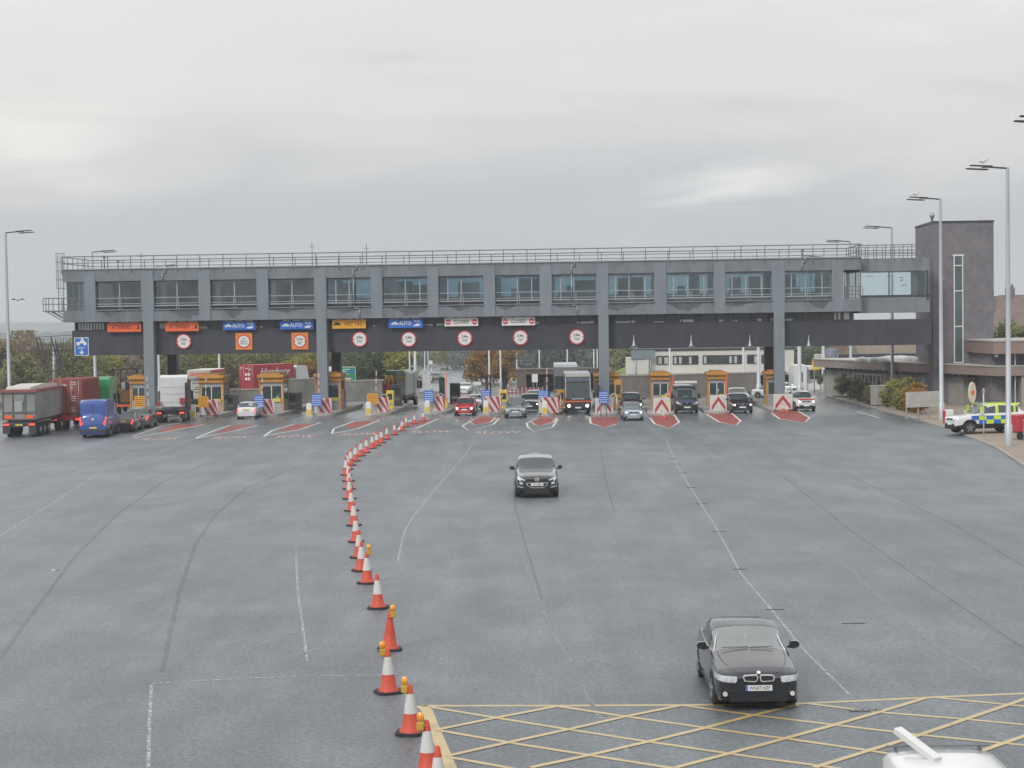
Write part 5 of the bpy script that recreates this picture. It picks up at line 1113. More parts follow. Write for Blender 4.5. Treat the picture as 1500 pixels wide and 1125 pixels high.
b = MB(); b.box(-1.2,1.2,-.1,.1,.85,1.15); b.box(-.45,.45,-.14,-.1,.8,1.1); b.box(-.9,.9,.1,8,.9,1.3); b.box(-1.25,-.7,-.05,.1,.3,.9); b.box(.7,1.25,-.05,.1,.3,.9); b.build('chassis', K['darkm'], T1)
b = MB(); b.box(-.26,.26,-.16,-.141,.9,1.02); b.build('number_plate', K['platey'], T1)
lights(T1, 1.2, .92, -.1); wheels(T1, (1.4,2.7,4.0,8.2,10.6)); b = MB(); b.box(.85,1.27,.7,4.7,1.1,1.18); b.box(-1.27,-.85,.7,4.7,1.1,1.18); b.build('mudguard', alut, T1)
cab(T1, 9.0, PAINT['bigred'], 3.6)
# container lorry ahead
def container(root, W_, L, z0, z1, m, y0=0, corr=True):
    b = MB(); b.box(-W_, W_, y0, y0+L, z0, z1)
    n = int(L/.28)
    if corr:
        for i in range(n):
            y = y0+.15+i*(L-.3)/n
            for s_ in (-1,1): b.box(min(s_*W_, s_*(W_+.035)), max(s_*W_, s_*(W_+.035)), y, y+.13, z0+.2, z1-.15)
            b.box(-W_+.1, W_-.1, y, y+.13, z1, z1+.02)
    for s_ in (-1,1): b.box(s_*W_-.06, s_*W_+.06, y0-.05, y0+.08, z0, z1+.02); b.box(s_*W_-.06, s_*W_+.06, y0+L-.08, y0+L+.05, z0, z1+.02)
    c = b.build('container', m, root); d = MB()
    for x in (-.85,-.35,.35,.85): d.cyl((x*W_, y0-.04, z0+.05), (x*W_, y0-.04, z1-.05), .03, n=8)
    d.build('locking_bar', K['steel'], c); d = MB()
    d.box(-.015,.015,y0-.02,y0,z0,z1); d.build('door_gap', K['ink'], c); return c
rust = mat('container_oxide_red', (.24,.05,.045), .6, var=.15, scale=1.5, dirt=.4, dcol=(.13,.05,.04))
T2 = lorry_base('container_lorry', 98, 630, .5, 'oxide-red container on a lorry with a green cab, ahead of the tipper', 'lorry')
c = container(T2, 1.22, 5.9, 1.35, 4.05, rust); b = MB(); r5 = random.Random(2)
for i in range(10): zz = 3.8-.16*i-(.5 if i > 3 else 0)-(.4 if i > 6 else 0); b.box(.35, .35+r5.uniform(.2,.5), -.012, -.001, zz, zz+.05)
b.box(-.35,.05,-.012,-.001,3.55,3.65); b.build('container_markings', K['signw'], c)
b = MB(); b.box(-1.2,1.2,-.05,.2,.75,1.1); b.box(-.5,.5,.2,8,.9,1.3); b.build('chassis', PAINT['bigred'], T2); lights(T2, 1.2, .8, -.06); wheels(T2, (1.3,2.6,3.9,7.4,9.6)); c = cab(T2, 6.6, PAINT['lgreen'], 4.0, 1.25, 2.6); c.location = (.75,0,0); c.rotation_euler = (0,0,0)
# flatbed with an open frame
T3 = lorry_base('skip_lorry', 184, 607, 3, 'lorry with a brown load box and a tall open black frame behind the cars', 'lorry')
b = MB(); b.side([(0,1.2),(4.5,1.2),(4.5,2.3),(0,2.3)], -1.15, 1.15); b.build('load_box', mat('rusty_brown', (.20,.105,.04), .8, var=.35, scale=1, dirt=.5), T3)
b = MB()
for s_ in (-1.1, 1.1): b.bar((s_*1.12,.1,2.0),(s_,.3,4.3),.1); b.bar((s_,.3,4.3),(s_,4,4.3),.07); b.bar((s_,4,4.3),(s_,4.2,2.0),.08); b.bar((s_, .1, 1.0),(s_*.5,-.1,2.9),.09)
b.bar((-1.1,.3,4.3),(1.1,.3,4.3),.07); b.bar((-1.1,4,4.3),(1.1,4,4.3),.07); b.build('open_frame', K['black'], T3)
b = MB(); b.box(-.15,1.1,1,3.8,2.3,3.1); b.build('covered_load', mat('purple_tarpaulin', (.05,.055,.22), .6, var=.2), T3)
b = MB(); b.box(-1.2,1.2,-.1,4.5,.7,1.19); b.build('chassis', K['black'], T3); b = MB(); b.box(-1.2,1.2,-.14,-.102,.75,.95); b.build('reflective_strip', K['signorange'], T3); wheels(T3, (.9,2.1,5.9)); cab(T3, 4.9, PAINT['white'], 2.9); lights(T3, 1.2, .96, -.11)
# white tractor unit
T4 = lorry_base('tractor_unit', 250, 619.5, 6, 'white articulated tractor unit without a trailer, queueing', 'lorry')
c = cab(T4, 3.6, PAINT['white'], 3.95, 1.18, 2.2); b = MB()
for z_ in (1.6,2.3,2.9): b.box(-1.1, 1.1, 3.585, 3.598, z_, z_+.03)
b.build('panel_ribs', K['alu'], c); b = MB(); b.box(1.0,1.3,2.9,3.5,1.2,3.3); b.side([(2.6,1.0),(3.5,1.0),(3.5,3.45),(2.9,3.6)], 1.2, 1.45); b.build('air_deflector', K['black'], T4)
b = MB(); b.box(-1.25,1.25,-.05,1.9,1.02,1.12); b.box(-.45,.45,0,3.7,.7,1.1); b.lathe([(.55,0),(.55,.15),(.1,.2)], 20, 0, (0,1.2,1.13)); b.box(-1.25,-.8,-.05,.1,.35,1.02); b.box(.8,1.25,-.05,.1,.35,1.02); b.box(-1.2,1.2,2.0,3.5,.6,1.2); b.build('chassis', K['black'], T4)
b = MB(); b.box(.5,.95,3.3,3.55,1.5,1.95); b.box(-1.3,-1.15,2.6,3.5,1.0,1.7); b.build('air_tank', K['redpaint'], T4); wheels(T4, (.9,4.6), r=.52); lights(T4, 1.2, .78, -.06)
# cream box lorry with lettering
T5 = lorry_base('box_lorry', 292, 597, -4, 'cream box lorry with car hire lettering on its back and pinkish-red side', 'lorry')
b = MB(); b.bbox(-1.25,1.25,0,6.5,1.0,4.0,.04); c = b.build('box_body', mat('cream_panel', (.58,.56,.50), .5, var=.06, dirt=.2, dcol=(.35,.33,.28)), T5)
b = MB(); b.box(1.25,1.262,.1,6.4,1.1,3.95); b.build('side_panel', mat('faded_red_panel', (.48,.20,.18), .5, var=.1, dirt=.3, dcol=(.5,.4,.35)), c); b = MB(); b.side([(.1,3.6),(6.4,3.6),(6.4,3.9),(.1,3.9)],1.262,1.272); b.build('side_stripe', K['redpaint'], c)
text('SELFORD', .5, K['signorange'], c, (0,-.006,3.5), bold=.015, sx=.95); text('CAR HIRE', .48, K['ink'], c, (0,-.006,2.95), bold=.012, sx=.9)
b = MB()
for z_, w_ in ((2.55,.9),(2.1,.6),(1.9,.8),(1.6,.7)): b.box(-w_+.2, w_+.2, -.008, -.001, z_, z_+.07)
b.build('small_lettering', K['darkm'], c); b = MB(); b.box(-1.1,1.1,.2,7.5,.6,.99); b.build('chassis', K['black'], T5); wheels(T5, (1.6,6.6), r=.45); cab(T5, 6.8, PAINT['white'], 2.9, 1.15, 1.8); lights(T5, 1.2, .8, -.03)
# bright red container lorry crossing to the right
T6 = lorry_base('container_lorry', 362, 590, -40, 'bright red container on a white-cabbed lorry behind the toll lanes', 'lorry')
cr_ = mat('container_bright_red', (.42,.025,.04), .5, var=.1, scale=1.5, dirt=.25, dcol=(.25,.04,.05))
c = container(T6, 1.22, 6.1, 1.55, 4.35, cr_, corr=False)
text('Hamburg', 1.15, K['signw'], c, (1.285, 3.1, 3.5), (PI/2,0,PI/2), name='lettering', bold=.012, shear=.35, sx=1.05, depth=.01)
b = MB()
for x, z_ in ((-.95,3.95),(-.2,3.1),(.3,3.1),(-.2,2.6),(.3,2.6),(-.1,3.9),(.5,3.8)): b.box(x, x+.38, -.07, -.055, z_, z_+(.3 if 2.5 < z_ < 3.5 else .1))
b.build('door_markings', K['signw'], c); b = MB(); b.box(-1.2,1.2,-.1,.1,.9,1.3); b.box(-.5,.5,.1,8,1.0,1.5); b.build('chassis', K['darkm'], T6); wheels(T6, (1.5,2.8,7.0,9.0)); cab(T6, 6.6, PAINT['white'], 4.1, 1.2, 2.2)
# green and white lorry loaded with machinery
T7 = lorry_base('recovery_lorry', 577, 598, -8, 'green and white lorry carrying bright machinery behind the second orange arm', 'lorry')
b = MB(); b.box(-1.2,1.2,0,5,1.0,1.3); b.build('bed', K['darkm'], T7); b = MB(); b.box(.3,1.25,-.1,3.6,1.3,3.3); b.cyl((.75,-.1,3.3),(.75,3.6,3.3),.5,n=18); b.build('tank', mat('pale_tank', (.40,.44,.40), .45, var=.1, dirt=.3), T7)
b = MB(); b.box(-1.1,.2,-.2,1.6,1.3,2.7); b.box(-.9,.0,-.3,1.4,2.2,3.0); b.build('red_machine', K['redpaint'], T7); b = MB(); b.path([(-.8,-.4,2.4),(-.6,-.4,3.3),(-.35,-.4,2.7),(-.1,-.4,3.3),(.1,-.4,2.4)], .1); b.build('yellow_hoops', K['platey'], T7); b = MB(); b.box(-1.2,.2,1.8,3.6,1.3,3.7); b.box(-1.1,-.1,1.7,1.8,3.4,3.6); b.build('green_locker', PAINT['lgreen'], T7); b = MB(); b.box(.35,1.2,-.14,-.101,3.0,3.2); b.build('green_stripe', K['platey'], T7)
wheels(T7, (1.0,5.8)); cab(T7, 5.2, PAINT['white'], 3.6)
# coach and the white coach behind it
def coach(name, px, py, yaw, lab, pm, H, L, detail=True, scale=1, W_=1.22):
    o = lorry_base(name, px, py, yaw, lab, 'coach'); o.scale = (scale,)*3
    b = MB(); b.side([(.12,.35),(L,.35),(L,H-.1),(L-.2,H),(.5,H),(.16,H-.25),(.0,1.5),(.0,.6)], -W_, W_); body = b.build('body', pm, o)
    g = MB(); z0, z1 = (1.42, H-.12) if detail else (1.7, 3.1)
    g.add([(-W_+.08,-.012,z0),(W_-.08,-.012,z0),(W_-.08,.135 if detail else .04,z1-.15),(-W_+.08,.135 if detail else .04,z1-.15)], [(0,1,2,3)])
    g.add([(-W_+.08,-.012,z0),(-W_+.08,.135,z1-.15),(-W_-.006,.6,z1-.15),(-W_-.006,.6,z0)], [(0,1,2,3)]); g.add([(W_-.08,-.012,z0),(W_+.006,.6,z0),(W_+.006,.6,z1-.15),(W_-.08,.135,z1-.15)], [(0,1,2,3)])
    g.build('windscreen', K['cglass'], o); g = MB()
    for s_ in (-1,1): g.side([(.9,1.7),(L-.6,1.7),(L-.6,H-.5),(.9,H-.5)], min(s_*W_, s_*(W_+.01)), max(s_*W_, s_*(W_+.01)))
    g.build('side_window', K['cglass'], o)
    for s_ in (-1,1): b = MB(); b.cyl((s_*.82,-.03,.78),(s_*.82,-.005,.78),.13,n=16); b.build('headlight', K['hlon'] if detail else K['hl'], o); b = MB(); b.bar((s_*W_,.05,H-.5),(s_*(W_+.25),-.2,H-.7),.05); b.box(s_*(W_+.25)-.1,s_*(W_+.25)+.1,-.25,-.15,1.45,2.0); b.build('mirror', K['black'], o)
    b = MB(); b.box(-.27,.27,-.03,-.002,.55,.67); b.build('number_plate', K['platew'], o)
    if detail:
        b = MB(); b.box(-W_-.01,W_+.01,-.025,-.003,1.12,1.22); b.build('orange_stripe', K['signorange'], o); b = MB(); b.front([(-.6,1.36),(.6,1.36),(.5,1.46),(-.5,1.46)][::-1],-.05,-.013); b.build('dash_panel', K['alu'], o); b = MB(); b.box(-W_+.05,W_-.05,.05,.12,H-.22,H-.02); b.box(-W_+.02,-W_+.1,.0,.06,1.4,H-.3); b.box(W_-.1,W_-.02,.0,.06,1.4,H-.3); b.build('front_trim', K['concp'], o); b = MB(); b.add([(-W_+.1,.085,2.97),(W_-.1,.085,2.97),(W_-.1,.128,H-.3),(-W_+.1,.128,H-.3)], [(0,1,2,3)]); b.build('painted_screen_reflection', mat('bluish_reflection_tint', (.07,.10,.14), .08, var=.3, spec=.6), o)  # paler pane over the top of the screen: its bluish reflection, painted as colour
        b = MB(); b.box(-W_+.1,W_-.1,.012,.05,2.9,2.96); b.build('windscreen_divider', K['black'], o); b = MB(); b.bar((-.1,-.03,1.5),(-.7,.03,2.1),.03); b.bar((.1,-.03,1.5),(.7,.03,2.1),.03); b.build('wiper', K['black'], o)
    wheels(o, (2.6, L-3), W_-.01, .48); return o
coach('coach', 847, 607, -1, 'tall black coach with headlights on and an orange line across the front', PAINT['black2'], 3.62, 11, True, .97, 1.17)
coach('coach', 829, 594, -1.5, 'white double-height coach behind the left side of the black coach', PAINT['white'], 4.1, 11, False, 1, 1.2)
# white van roof at the bottom edge of the view
zr_ = 2.0
parts, I = carparts('van', 5.2, 1.9, 2.25, 'white')
s_t = 0
# roof bar of that van: placed so the rear roof edge is what the frame shows
V1 = place('white_van', parts, 1380, 1290, 0, 'white van at the lower right edge, roof bar and raised plank on top', 'van', base=Vector((0,0,0)))
V1.location = (5.8, 18.35, 0); V1.scale = (.85, 1.0, 1.0)
VZ = 2.25
b = MB(); b.box(-.84,.84,4.95,5.0,VZ+.015,VZ+.035); b.box(-.7,-.66,4.93,5.02,VZ-.05,VZ+.015); b.box(.66,.7,4.93,5.02,VZ-.05,VZ+.015); b.build('roof_bar', K['rail'], V1)
b = MB(); b.bar((-.2,4.3,VZ+.0),(-.62,5.1,VZ+.22),.16,.08); b.build('raised_plank', K['white'], V1)
# ------------------------------------------------------------------ police car, trolley, posts by the low building
def chk(I):
    L_ = []; W_ = I['W']; L = I['L']
    for s_ in (-1, 1):
        y = MB(); bl = MB(); n = 7; y0, y1 = 1.0, L-.35
        for i in range(n):
            for r in range(2):
                a = y0+(y1-y0)*i/n; c = y0+(y1-y0)*(i+1)/n; t = bl if (i+r) % 2 else y; z0 = .62+.25*r; w1, w2 = I['w'](a)*1.0+.012, I['w'](c)*1.0+.012
                if r == 0 and (abs((a+c)/2-.185*L) < .45 or abs((a+c)/2-.81*L) < .45): continue
                t.add([(s_*w1, a, z0), (s_*w2, c, z0), (s_*w2, c, z0+.25), (s_*w1, a, z0+.25)][::s_], [(0,1,2,3)])
        y.add([(s_*(I['w'](a)*.955+.016), a, 1.12) for a in (y0,)]+[(s_*(I['w'](y1)*.955+.016), y1, 1.12), (s_*(I['w'](y1)*1.0+.012), y1, 1.14), (s_*(I['w'](y0)*1.0+.012), y0, 1.14)], [(0,1,2,3)])
        L_ += [('yellow_squares', y, K['hiviz'], []), ('blue_squares', bl, K['signblue'], [])]
    b = MB(); b.bbox(-.35,.35,2.0,2.15,I['H']-.01,I['H']+.06,.02); L_.append(('light_bar', b, mat('beacon_blue', (.05,.12,.5), .2, coat=1, var=.05), []))
    return L_
K['hiviz'] = mat('fluorescent_yellow', (.55,.72,.03), .4, var=.06)
parts, I = carparts('suv', 4.83, 1.9, 1.85, 'white', rw=.39, zb=.34); parts += front_bits(I, zp=.62) + chk(I)
g = gnd(1389, 638); PC = place('police_car', parts, 0, 0, -76, 'white off-road police car with yellow and blue squares on its side', 'police car', base=Vector((g.x+.1, g.y, .12)), scale=1.1)
for nm in ('side_pillar',):
    b = MB(); 
    for s_ in (-1,1):
        for a in (1.62, 2.72, 3.9): b.add([(s_*I['W']*.915, a, 1.22), (s_*I['W']*.915, a+.16, 1.22), (s_*I['W']*.86, a+.16, 1.72), (s_*I['W']*.86, a, 1.72)][::s_], [(0,1,2,3)])
        b.add([(s_*I['W']*.80, 1.9, 1.76), (s_*I['W']*.80, 4.4, 1.76), (s_*I['W']*.74, 4.4, 1.85), (s_*I['W']*.74, 1.9, 1.85)][::s_], [(0,1,2,3)])
    b.build(nm, K['hiviz'], PC)
g = gnd(1484, 646); o = empty('generator_trolley', (g.x+.7, g.y, .12), R(25), 'red and grey wheeled trolley behind the tall lamp post at the right edge', 'trolley')
b = MB(); b.bbox(-.5,.9,-.5,.5,1.3,1.6,.04); b.bbox(-.95,-.5,-.55,.55,.5,1.6,.05); b.build('red_casing', K['redpaint'], o); b = MB(); b.box(-.5,.85,-.45,.45,.4,1.149); b.build('grey_panel', K['alu'], o)
for x in (-.7,.7): b = MB(); b.cyl((x,-.5,.25),(x,-.38,.25),.25,n=18); b.build('wheel', K['rubber'], o)
b = MB(); b.path([(.8,-.2,.4),(1.3,-.2,.4),(1.3,-.2,1.0)], .04); b.build('handle', K['darkm'], o)
g = gnd(1441, 642); o = empty('sign_post', (g.x, g.y, .12), 0, 'thin white post in front of the police car', 'post'); b = MB(); b.cyl((0,0,0),(0,0,3.2),.045,n=8); b.build('post', K['coneW'], o); b = MB(); b.box(-.04,.04,-.2,.2,2.9,3.15); b.build('edge_on_plate', K['alu'], o)
g = gnd(1378, 624); o = empty('waste_container', (g.x+1.0, g.y+1.5, .12), 0, 'white and red bin between the lamp post and the police car', 'bin'); b = MB(); b.bbox(-.3,.3,-.3,.3,0,1.0,.05); b.build('bin_body', K['white'], o); b = MB(); b.box(-.42,-.31,-.2,.2,0,.95); b.build('red_side', K['redpaint'], o)
g = gnd(1354, 616); o = empty('information_board', (g.x, g.y, .12), R(24), 'blank pale board on legs beside the kerb, between two lamp posts', 'board')
b = MB(); b.box(-1.7,1.7,-.06,.06,.95,2.15); b.build('panel', K['concp'], o); b = MB()
for x in (-1.6,-.5,.5,1.6): b.box(x-.06,x+.06,.061,.16,0,2.1)
b.build('leg', K['concw'], o)
g = at(1424, 560, 137); o = empty('oval_emblem', (g.x, 137, .12), R(35), 'pale upright oval emblem with an orange centre in the dark entrance', 'sign')
b = MB(); n = 20; b.front([(.42*math.cos(2*PI*k/n)*(1), 1.85+.85*math.sin(2*PI*k/n)) for k in range(n)][::-1], -.06, .06); b.build('oval', mat('cream_oval', (.62,.58,.45), .5, var=.1), o); b = MB(); b.front([(.2*math.cos(2*PI*k/n), 1.85+.22*math.sin(2*PI*k/n)) for k in range(n)][::-1], -.075, -.062); b.build('centre', K['signorange'], o); b = MB(); b.cyl((0,.0,0),(0,0,1.0),.06); b.build('post', K['steel'], o)
# ------------------------------------------------------------------ lamp posts with gulls
def lamp(px, pxt, pyt, arm_px, Y, lab, H=17.2, right=False, heads=2):
    g0 = gz(Y); P = at(pxt, pyt, Y); X = P.x; H = P.z-g0 if H is None else H
    L = abs(arm_px)*Y/FPX; s_ = 1 if right else -1
    o = empty('street_lamp', (X, Y, g0), 0, lab, 'street lamp', 'tall street lamps'); b = MB()
    b.lathe([(.24,0),(.24,1.4),(.17,1.5),(.15,H*.5),(.095,H)], 14); b.build('pole', K['lamp'], o)
    b = MB(); b.bar((0,0,H-.05),(s_*L*.5,0,H+.05),.1); b.build('arm', K['darkm'], o)
    for k in range(heads):
        b = MB(); yy = (k-.5)*.9 if heads > 1 else 0; b.bbox(-L*.28, L*.28, -.12, .12, -.03, .05, .02); q = b.build('lamp_head', K['darkm'], o, (s_*L*.72, yy, H+.08-(k*.12))); b = MB(); b.box(-L*.2,L*.2,-.08,.08,-.045,-.031); b.build('lens', K['alu'], q); q.rotation_euler = (0,-s_*R(3),0)
        if heads > 1:
            b = MB(); b.bar((s_*L*.5,0,H+.03),(s_*L*.6,yy,H+.06),.06); b.build('bracket', K['darkm'], o)
    return o, L, H
def gull(loc, rz, lab, s=1):
    o = empty('gull', loc, rz, lab, 'bird', 'gulls on the lamps'); o.scale = (s,)*3; b = MB()
    b.lathe([(0,-.22),(.05,-.17),(.085,-.05),(.09,.05),(.05,.15),(.035,.2),(0,.22)], 12); b.v = [(z_, y*.8, .22+x+z_*.35) for x, y, z_ in b.v]
    b.lathe([(0,-.055),(.04,-.03),(.05,0),(.04,.03),(0,.055)], 10, 0, (.2,0,.37)); bd = b.build('body', K['signw'], o)
    b = MB(); b.add([(.1,.07,.3),(-.3,.05,.12),(-.32,.0,.13),(.05,.02,.33)], [(0,1,2,3)]); b.add([(.1,-.07,.3),(-.3,-.05,.12),(-.32,.0,.13),(.05,-.02,.33)], [(3,2,1,0)]); b.build('wing', K['rail'], o); b = MB()
    for y in (-.03,.03): b.bar((0,y,0),(0,y,.18),.015)
    b.bar((.24,0,.37),(.31,0,.355),.022); b.build('legs_and_bill', K['platey'], o)
o, L, H = lamp(0, 1476, 245, 58, 105, 'nearest full street lamp at the right, a gull standing on its arm'); gull(o.location+Vector((-L*.6, 0, H+.17)), 0, 'gull standing on the arm of the nearest full street lamp at the right', 1.15)
o, L, H = lamp(0, 1377.5, 287, 47, 132, 'street lamp rising in front of the brick stair tower, a gull on its arm'); gull(o.location+Vector((-L*.75, 0, H+.17)), .3, 'gull standing on the street lamp in front of the brick tower', 1.1)
lamp(0, 1306, 317, 40, 168, 'street lamp just left of the brick stair tower')
lamp(0, 1245, 345, 34, 190, 'street lamp rising behind the right end of the toll building roof')
lamp(0, 1205, 364, 29, 223, 'street lamp whose head barely clears the roof near the right end')
lamp(0, 1575, 176, 85, 79.5, 'street lamp at the right edge of the view, only its head showing')
lamp(0, 8, 338, 40, 158, 'street lamp at the far left edge behind the tipper', right=True)
lamp(0, 135, 360, 34, 190, 'street lamp rising behind the left end of the toll building roof', right=True)
o, L, H = lamp(0, 229, 376, 28, 223, 'street lamp barely clearing the roof left of its centre, a gull on it', right=True); gull(o.location+Vector((L*.95, 0, H+.2)), 2.6, 'gull on the low lamp head above the left part of the roof', 1.3)
def pole(px, Y, H, lab, r=.1):
    X = px2x(px, Y, gz(Y)+4); o = empty('lighting_pole', (X, Y, gz(Y)), 0, lab, 'pole', 'distant lighting poles seen under the building'); b = MB(); b.lathe([(r*1.5,0),(r*1.5,1.2),(r,1.3),(r*.7,H),(0,H)], 10); b.build('shaft', K['lamp'], o); b = MB(); b.box(-r*3, r*3, -.15,.15,.0,.05); b.build('base_plate', K['steel'], o)
for px, Y, H, lab, r in [(321,250,12,'pale pole behind the bright red container, on its left',.17),(417,290,12,'pale pole above the white cab of the bright red container lorry',.17),(608,235,12,'thick pale pole by the retaining wall end, left of the road',.2),(600,232,9,'thinner pole left of the thick pale pole by the retaining wall',.1),(584,330,12,'thin far pole above the green and white lorry',.12),(622,420,12,'thin far pole left of the climbing road',.12),(627,470,12,'thinnest far pole left of the climbing road',.12),(704,300,12,'thin pole left of the autumn tree',.12),(716.5,250,12,'thin pole in front of the autumn tree, left one',.13),(733,255,12,'thin pole in front of the autumn tree, right one',.13),(757,300,12,'thin pole left of the dark underpass',.12),(790,290,12,'thin pole over the underpass, left one',.12),(831,290,12,'thin pole over the underpass, right one',.12),(870,260,12,'first of three close thin poles by the third column',.1),(875,262,12,'second of three close thin poles by the third column',.1),(880,264,12,'third of three close thin poles by the third column',.1),(981,210,9,'pale pole in front of the white office building, left',.14),(1089,205,9,'pale pole in front of the white office building, second from the right',.16),(1111,200,9.5,'pale pole in front of the white office building, rightmost',.22),(1171,195,10,'pale pole left of the yellow square sign',.24),(1206,200,10,'pale pole right of the yellow square sign',.2)]:
    pole(px, Y, H, lab, r)
# flying birds
for i, (px, py, Y, lab) in enumerate([(26,440,140,'bird flying between the left lamp post and the balcony'),(1275,405,260,'bird flying behind the walkway glass, leftmost'),(1301,405,260,'bird flying behind the walkway glass beside the lamp post'),(1321,407,255,'upper bird of three behind the walkway glass'),(1320,411,250,'middle bird of three behind the walkway glass'),(1323,418,250,'lowest bird of three behind the walkway glass'),(1338,407,240,'largest bird behind the walkway glass, next to the tower')]):
    P = at(px, py, Y); o = empty('flying_bird', P, rnd.uniform(0,6), lab, 'bird', 'birds in flight'); b = MB(); b.lathe([(0,-.2),(.06,-.1),(.07,.05),(0,.22)], 8); b.v = [(z_, y, x) for x, y, z_ in b.v]; b.build('body', K['darkm'], o); b = MB(); b.add([(0,0,.03),(-.05,.35,.16),(-.2,.6,.05),(-.12,0,.02)], [(0,1,2,3)]); b.add([(0,0,.03),(-.05,-.35,.16),(-.2,-.6,.05),(-.12,0,.02)], [(3,2,1,0)]); b.build('wings', K['darkm'], o)
# ------------------------------------------------------------------ cones
K['yel2'] = mat('dull_yellow_plastic', (.48,.30,.03), .5, var=.1)
def cone(px, py, lab, top='white', lampx=0, s=1.0):
    g = gnd(px, py); o = empty('traffic_cone', g, rnd.uniform(-.5,.5), lab, 'traffic cone', 'traffic cones in the long line'); o.scale = (s,)*3
    o.rotation_euler = (R(rnd.uniform(-1.2,1.2)), R(rnd.uniform(-1.2,1.2)), rnd.uniform(-.6,.6))
    b = MB(); P = [(.36*math.cos(t)*(1 if k % 2 else .93), .36*math.sin(t)*(1 if k % 2 else .93)) for k, t in enumerate(np.linspace(0,2*PI,9)[:-1]+.39)]; P = [(.34,.2),(.34,-.2),(.2,-.34),(-.2,-.34),(-.34,-.2),(-.34,.2),(-.2,.34),(.2,.34)][::-1]; P = [(x*.86, y*.86) for x, y in P]; b.prism(P, 0, .055); b.build('base', K['rubber'], o)
    rad = lambda z: .20-.158*(z/1.0)
    b = MB(); b.lathe([(.235,.056),(.215,.1),(rad(.12),.13),(rad(.42),.42)], 20)
    if top != 'white': b.lathe([(rad(.42),.42),(rad(.82),.82)], 20)
    b.lathe([(rad(.80)*1.0,.80),(rad(.97),.97),(.03,1.0),(0,1.0)], 20); b.build('shell', K['coneR'] if top == 'pink' else K['orange'], o)
    if top != 'plain': b = MB(); b.lathe([(rad(.42)+.004,.42),(rad(.81)+.004,.81)], 20); b.build('white_sleeve', K['coneW'], o)
    return o
CN = [(620,617,.85),(607,621,.85),(595,625,.88),(589,631,.88),(578,637,.9),(567,643.5,.93),(559,649,.95),(552,653,.95),(545.5,657,.97),(537,663,.97),(529,668,.98),(521,675.5,1),(514,682,1),(509.5,688,1),(507,696,1),(510.5,705,1),(511.5,716.5,1),(512,731,1),(515,748.6,1),(518.5,770,1),(521.5,794,1),(526,817,1),(529.5,836.5,1),(538,854.5,1),(554,891,1),(571,952,1),(569.5,1014.5,1),(602,1074.5,1),(627,1135,1),(643,1178,1)]
ORD = ['farthest','second farthest','third farthest','fourth farthest','fifth farthest','sixth farthest','seventh farthest','eighth farthest','ninth farthest','tenth farthest','eleventh farthest','twelfth farthest','thirteenth farthest','fourteenth farthest','fifteenth farthest','sixteenth farthest','seventeenth farthest','eighteenth farthest','nineteenth farthest','twentieth farthest']
lamps_on = {23:(.07,1.15), 25:(.10,1.06), 26:(-.12,1.07), 27:(-.11,1.07), 28:(-.12,1.07)}
for i, (px, py, s) in enumerate(CN):
    if i == 9: lab = 'orange and white cone with a pinker base than its neighbours in the line'
    elif i == 23: lab = 'first cone from the far end of the line to carry a yellow lamp'
    elif i == 24: lab = 'cone without a lamp, between the first lamp cone and the plain orange cone'
    elif i == 25: lab = 'plain orange cone with no white sleeve and a yellow lamp'
    elif i == 26: lab = 'cone with a yellow lamp just nearer than the plain orange cone'
    elif i == 27: lab = 'cone with a yellow lamp just above the corner of the yellow box lines'
    elif i == 28: lab = 'cone with a yellow lamp on the left edge line of the yellow box'
    elif i == 29: lab = 'nearest cone, only its tip showing at the lower edge'
    elif i < 20: lab = 'orange and white cone, ' + ORD[i] + ' in the line'
    else: lab = 'orange and white cone, %s beyond the first lamp cone' % {20:'third', 21:'second', 22:'next'}[i]
    o = cone(px, py, lab, 'pink' if i == 9 else ('plain' if i == 25 else 'white'), s=s)
    if i in lamps_on:
        dx, zz = lamps_on[i]; g = o.location; q = empty('cone_lamp', (g.x+dx, g.y-.05, zz-.24), R(rnd.uniform(-20,20)), 'yellow warning lamp on the ' + {23:'first lamp cone from the far end',25:'plain orange cone',26:'cone just nearer than the plain orange cone',27:'cone above the corner of the yellow box lines',28:'cone on the left edge line of the yellow box'}[i], 'warning lamp', 'lamps clipped to cones')
        q.scale = (.85,.85,.9); b = MB(); b.bbox(-.08,.08,-.05,.05,0,.17,.02); b.build('battery_box', K['yel2'], q); b = MB(); b.lathe([(0,-.1),(.07,-.08),(.085,0),(.07,.08),(0,.1)], 14, 0, (0,0,.27), 1, .5); b.build('lens', K['ind'], q); b = MB(); b.bar((0,0,.08),(-dx*.75,.05,.1),.03); b.build('bracket', K['platey'], q)
for px, py in [(912,556)]: pass
for i, (px, py, lab) in enumerate([(1147,601,'small orange cone standing on the red island before the rightmost column, left'),(1153,602,'small orange cone standing on the red island before the rightmost column, right'),(974,611,'orange cone tipped against the striped board left of the dark minibus')]):
    o = cone(px, py+3, lab, 'white', s=.8)
    if i == 2: o.rotation_euler = (0, R(-20), 0)
    o['group'] = 'cones on the islands'
# litter
g = gnd(75,836); b = MB(); b.add([(0,0,.005),(.2,.02,.02),(.22,.08,.005),(.02,.07,.03)], [(0,1,2,3)]); b.add([(.22,.08,.005),(.2,.02,.02),(.3,.04,.01)], [(0,1,2)]); o = b.build('litter', K['signw'], None, g); tag(o, 'small scrap of white litter alone on the tarmac at the left', 'litter')
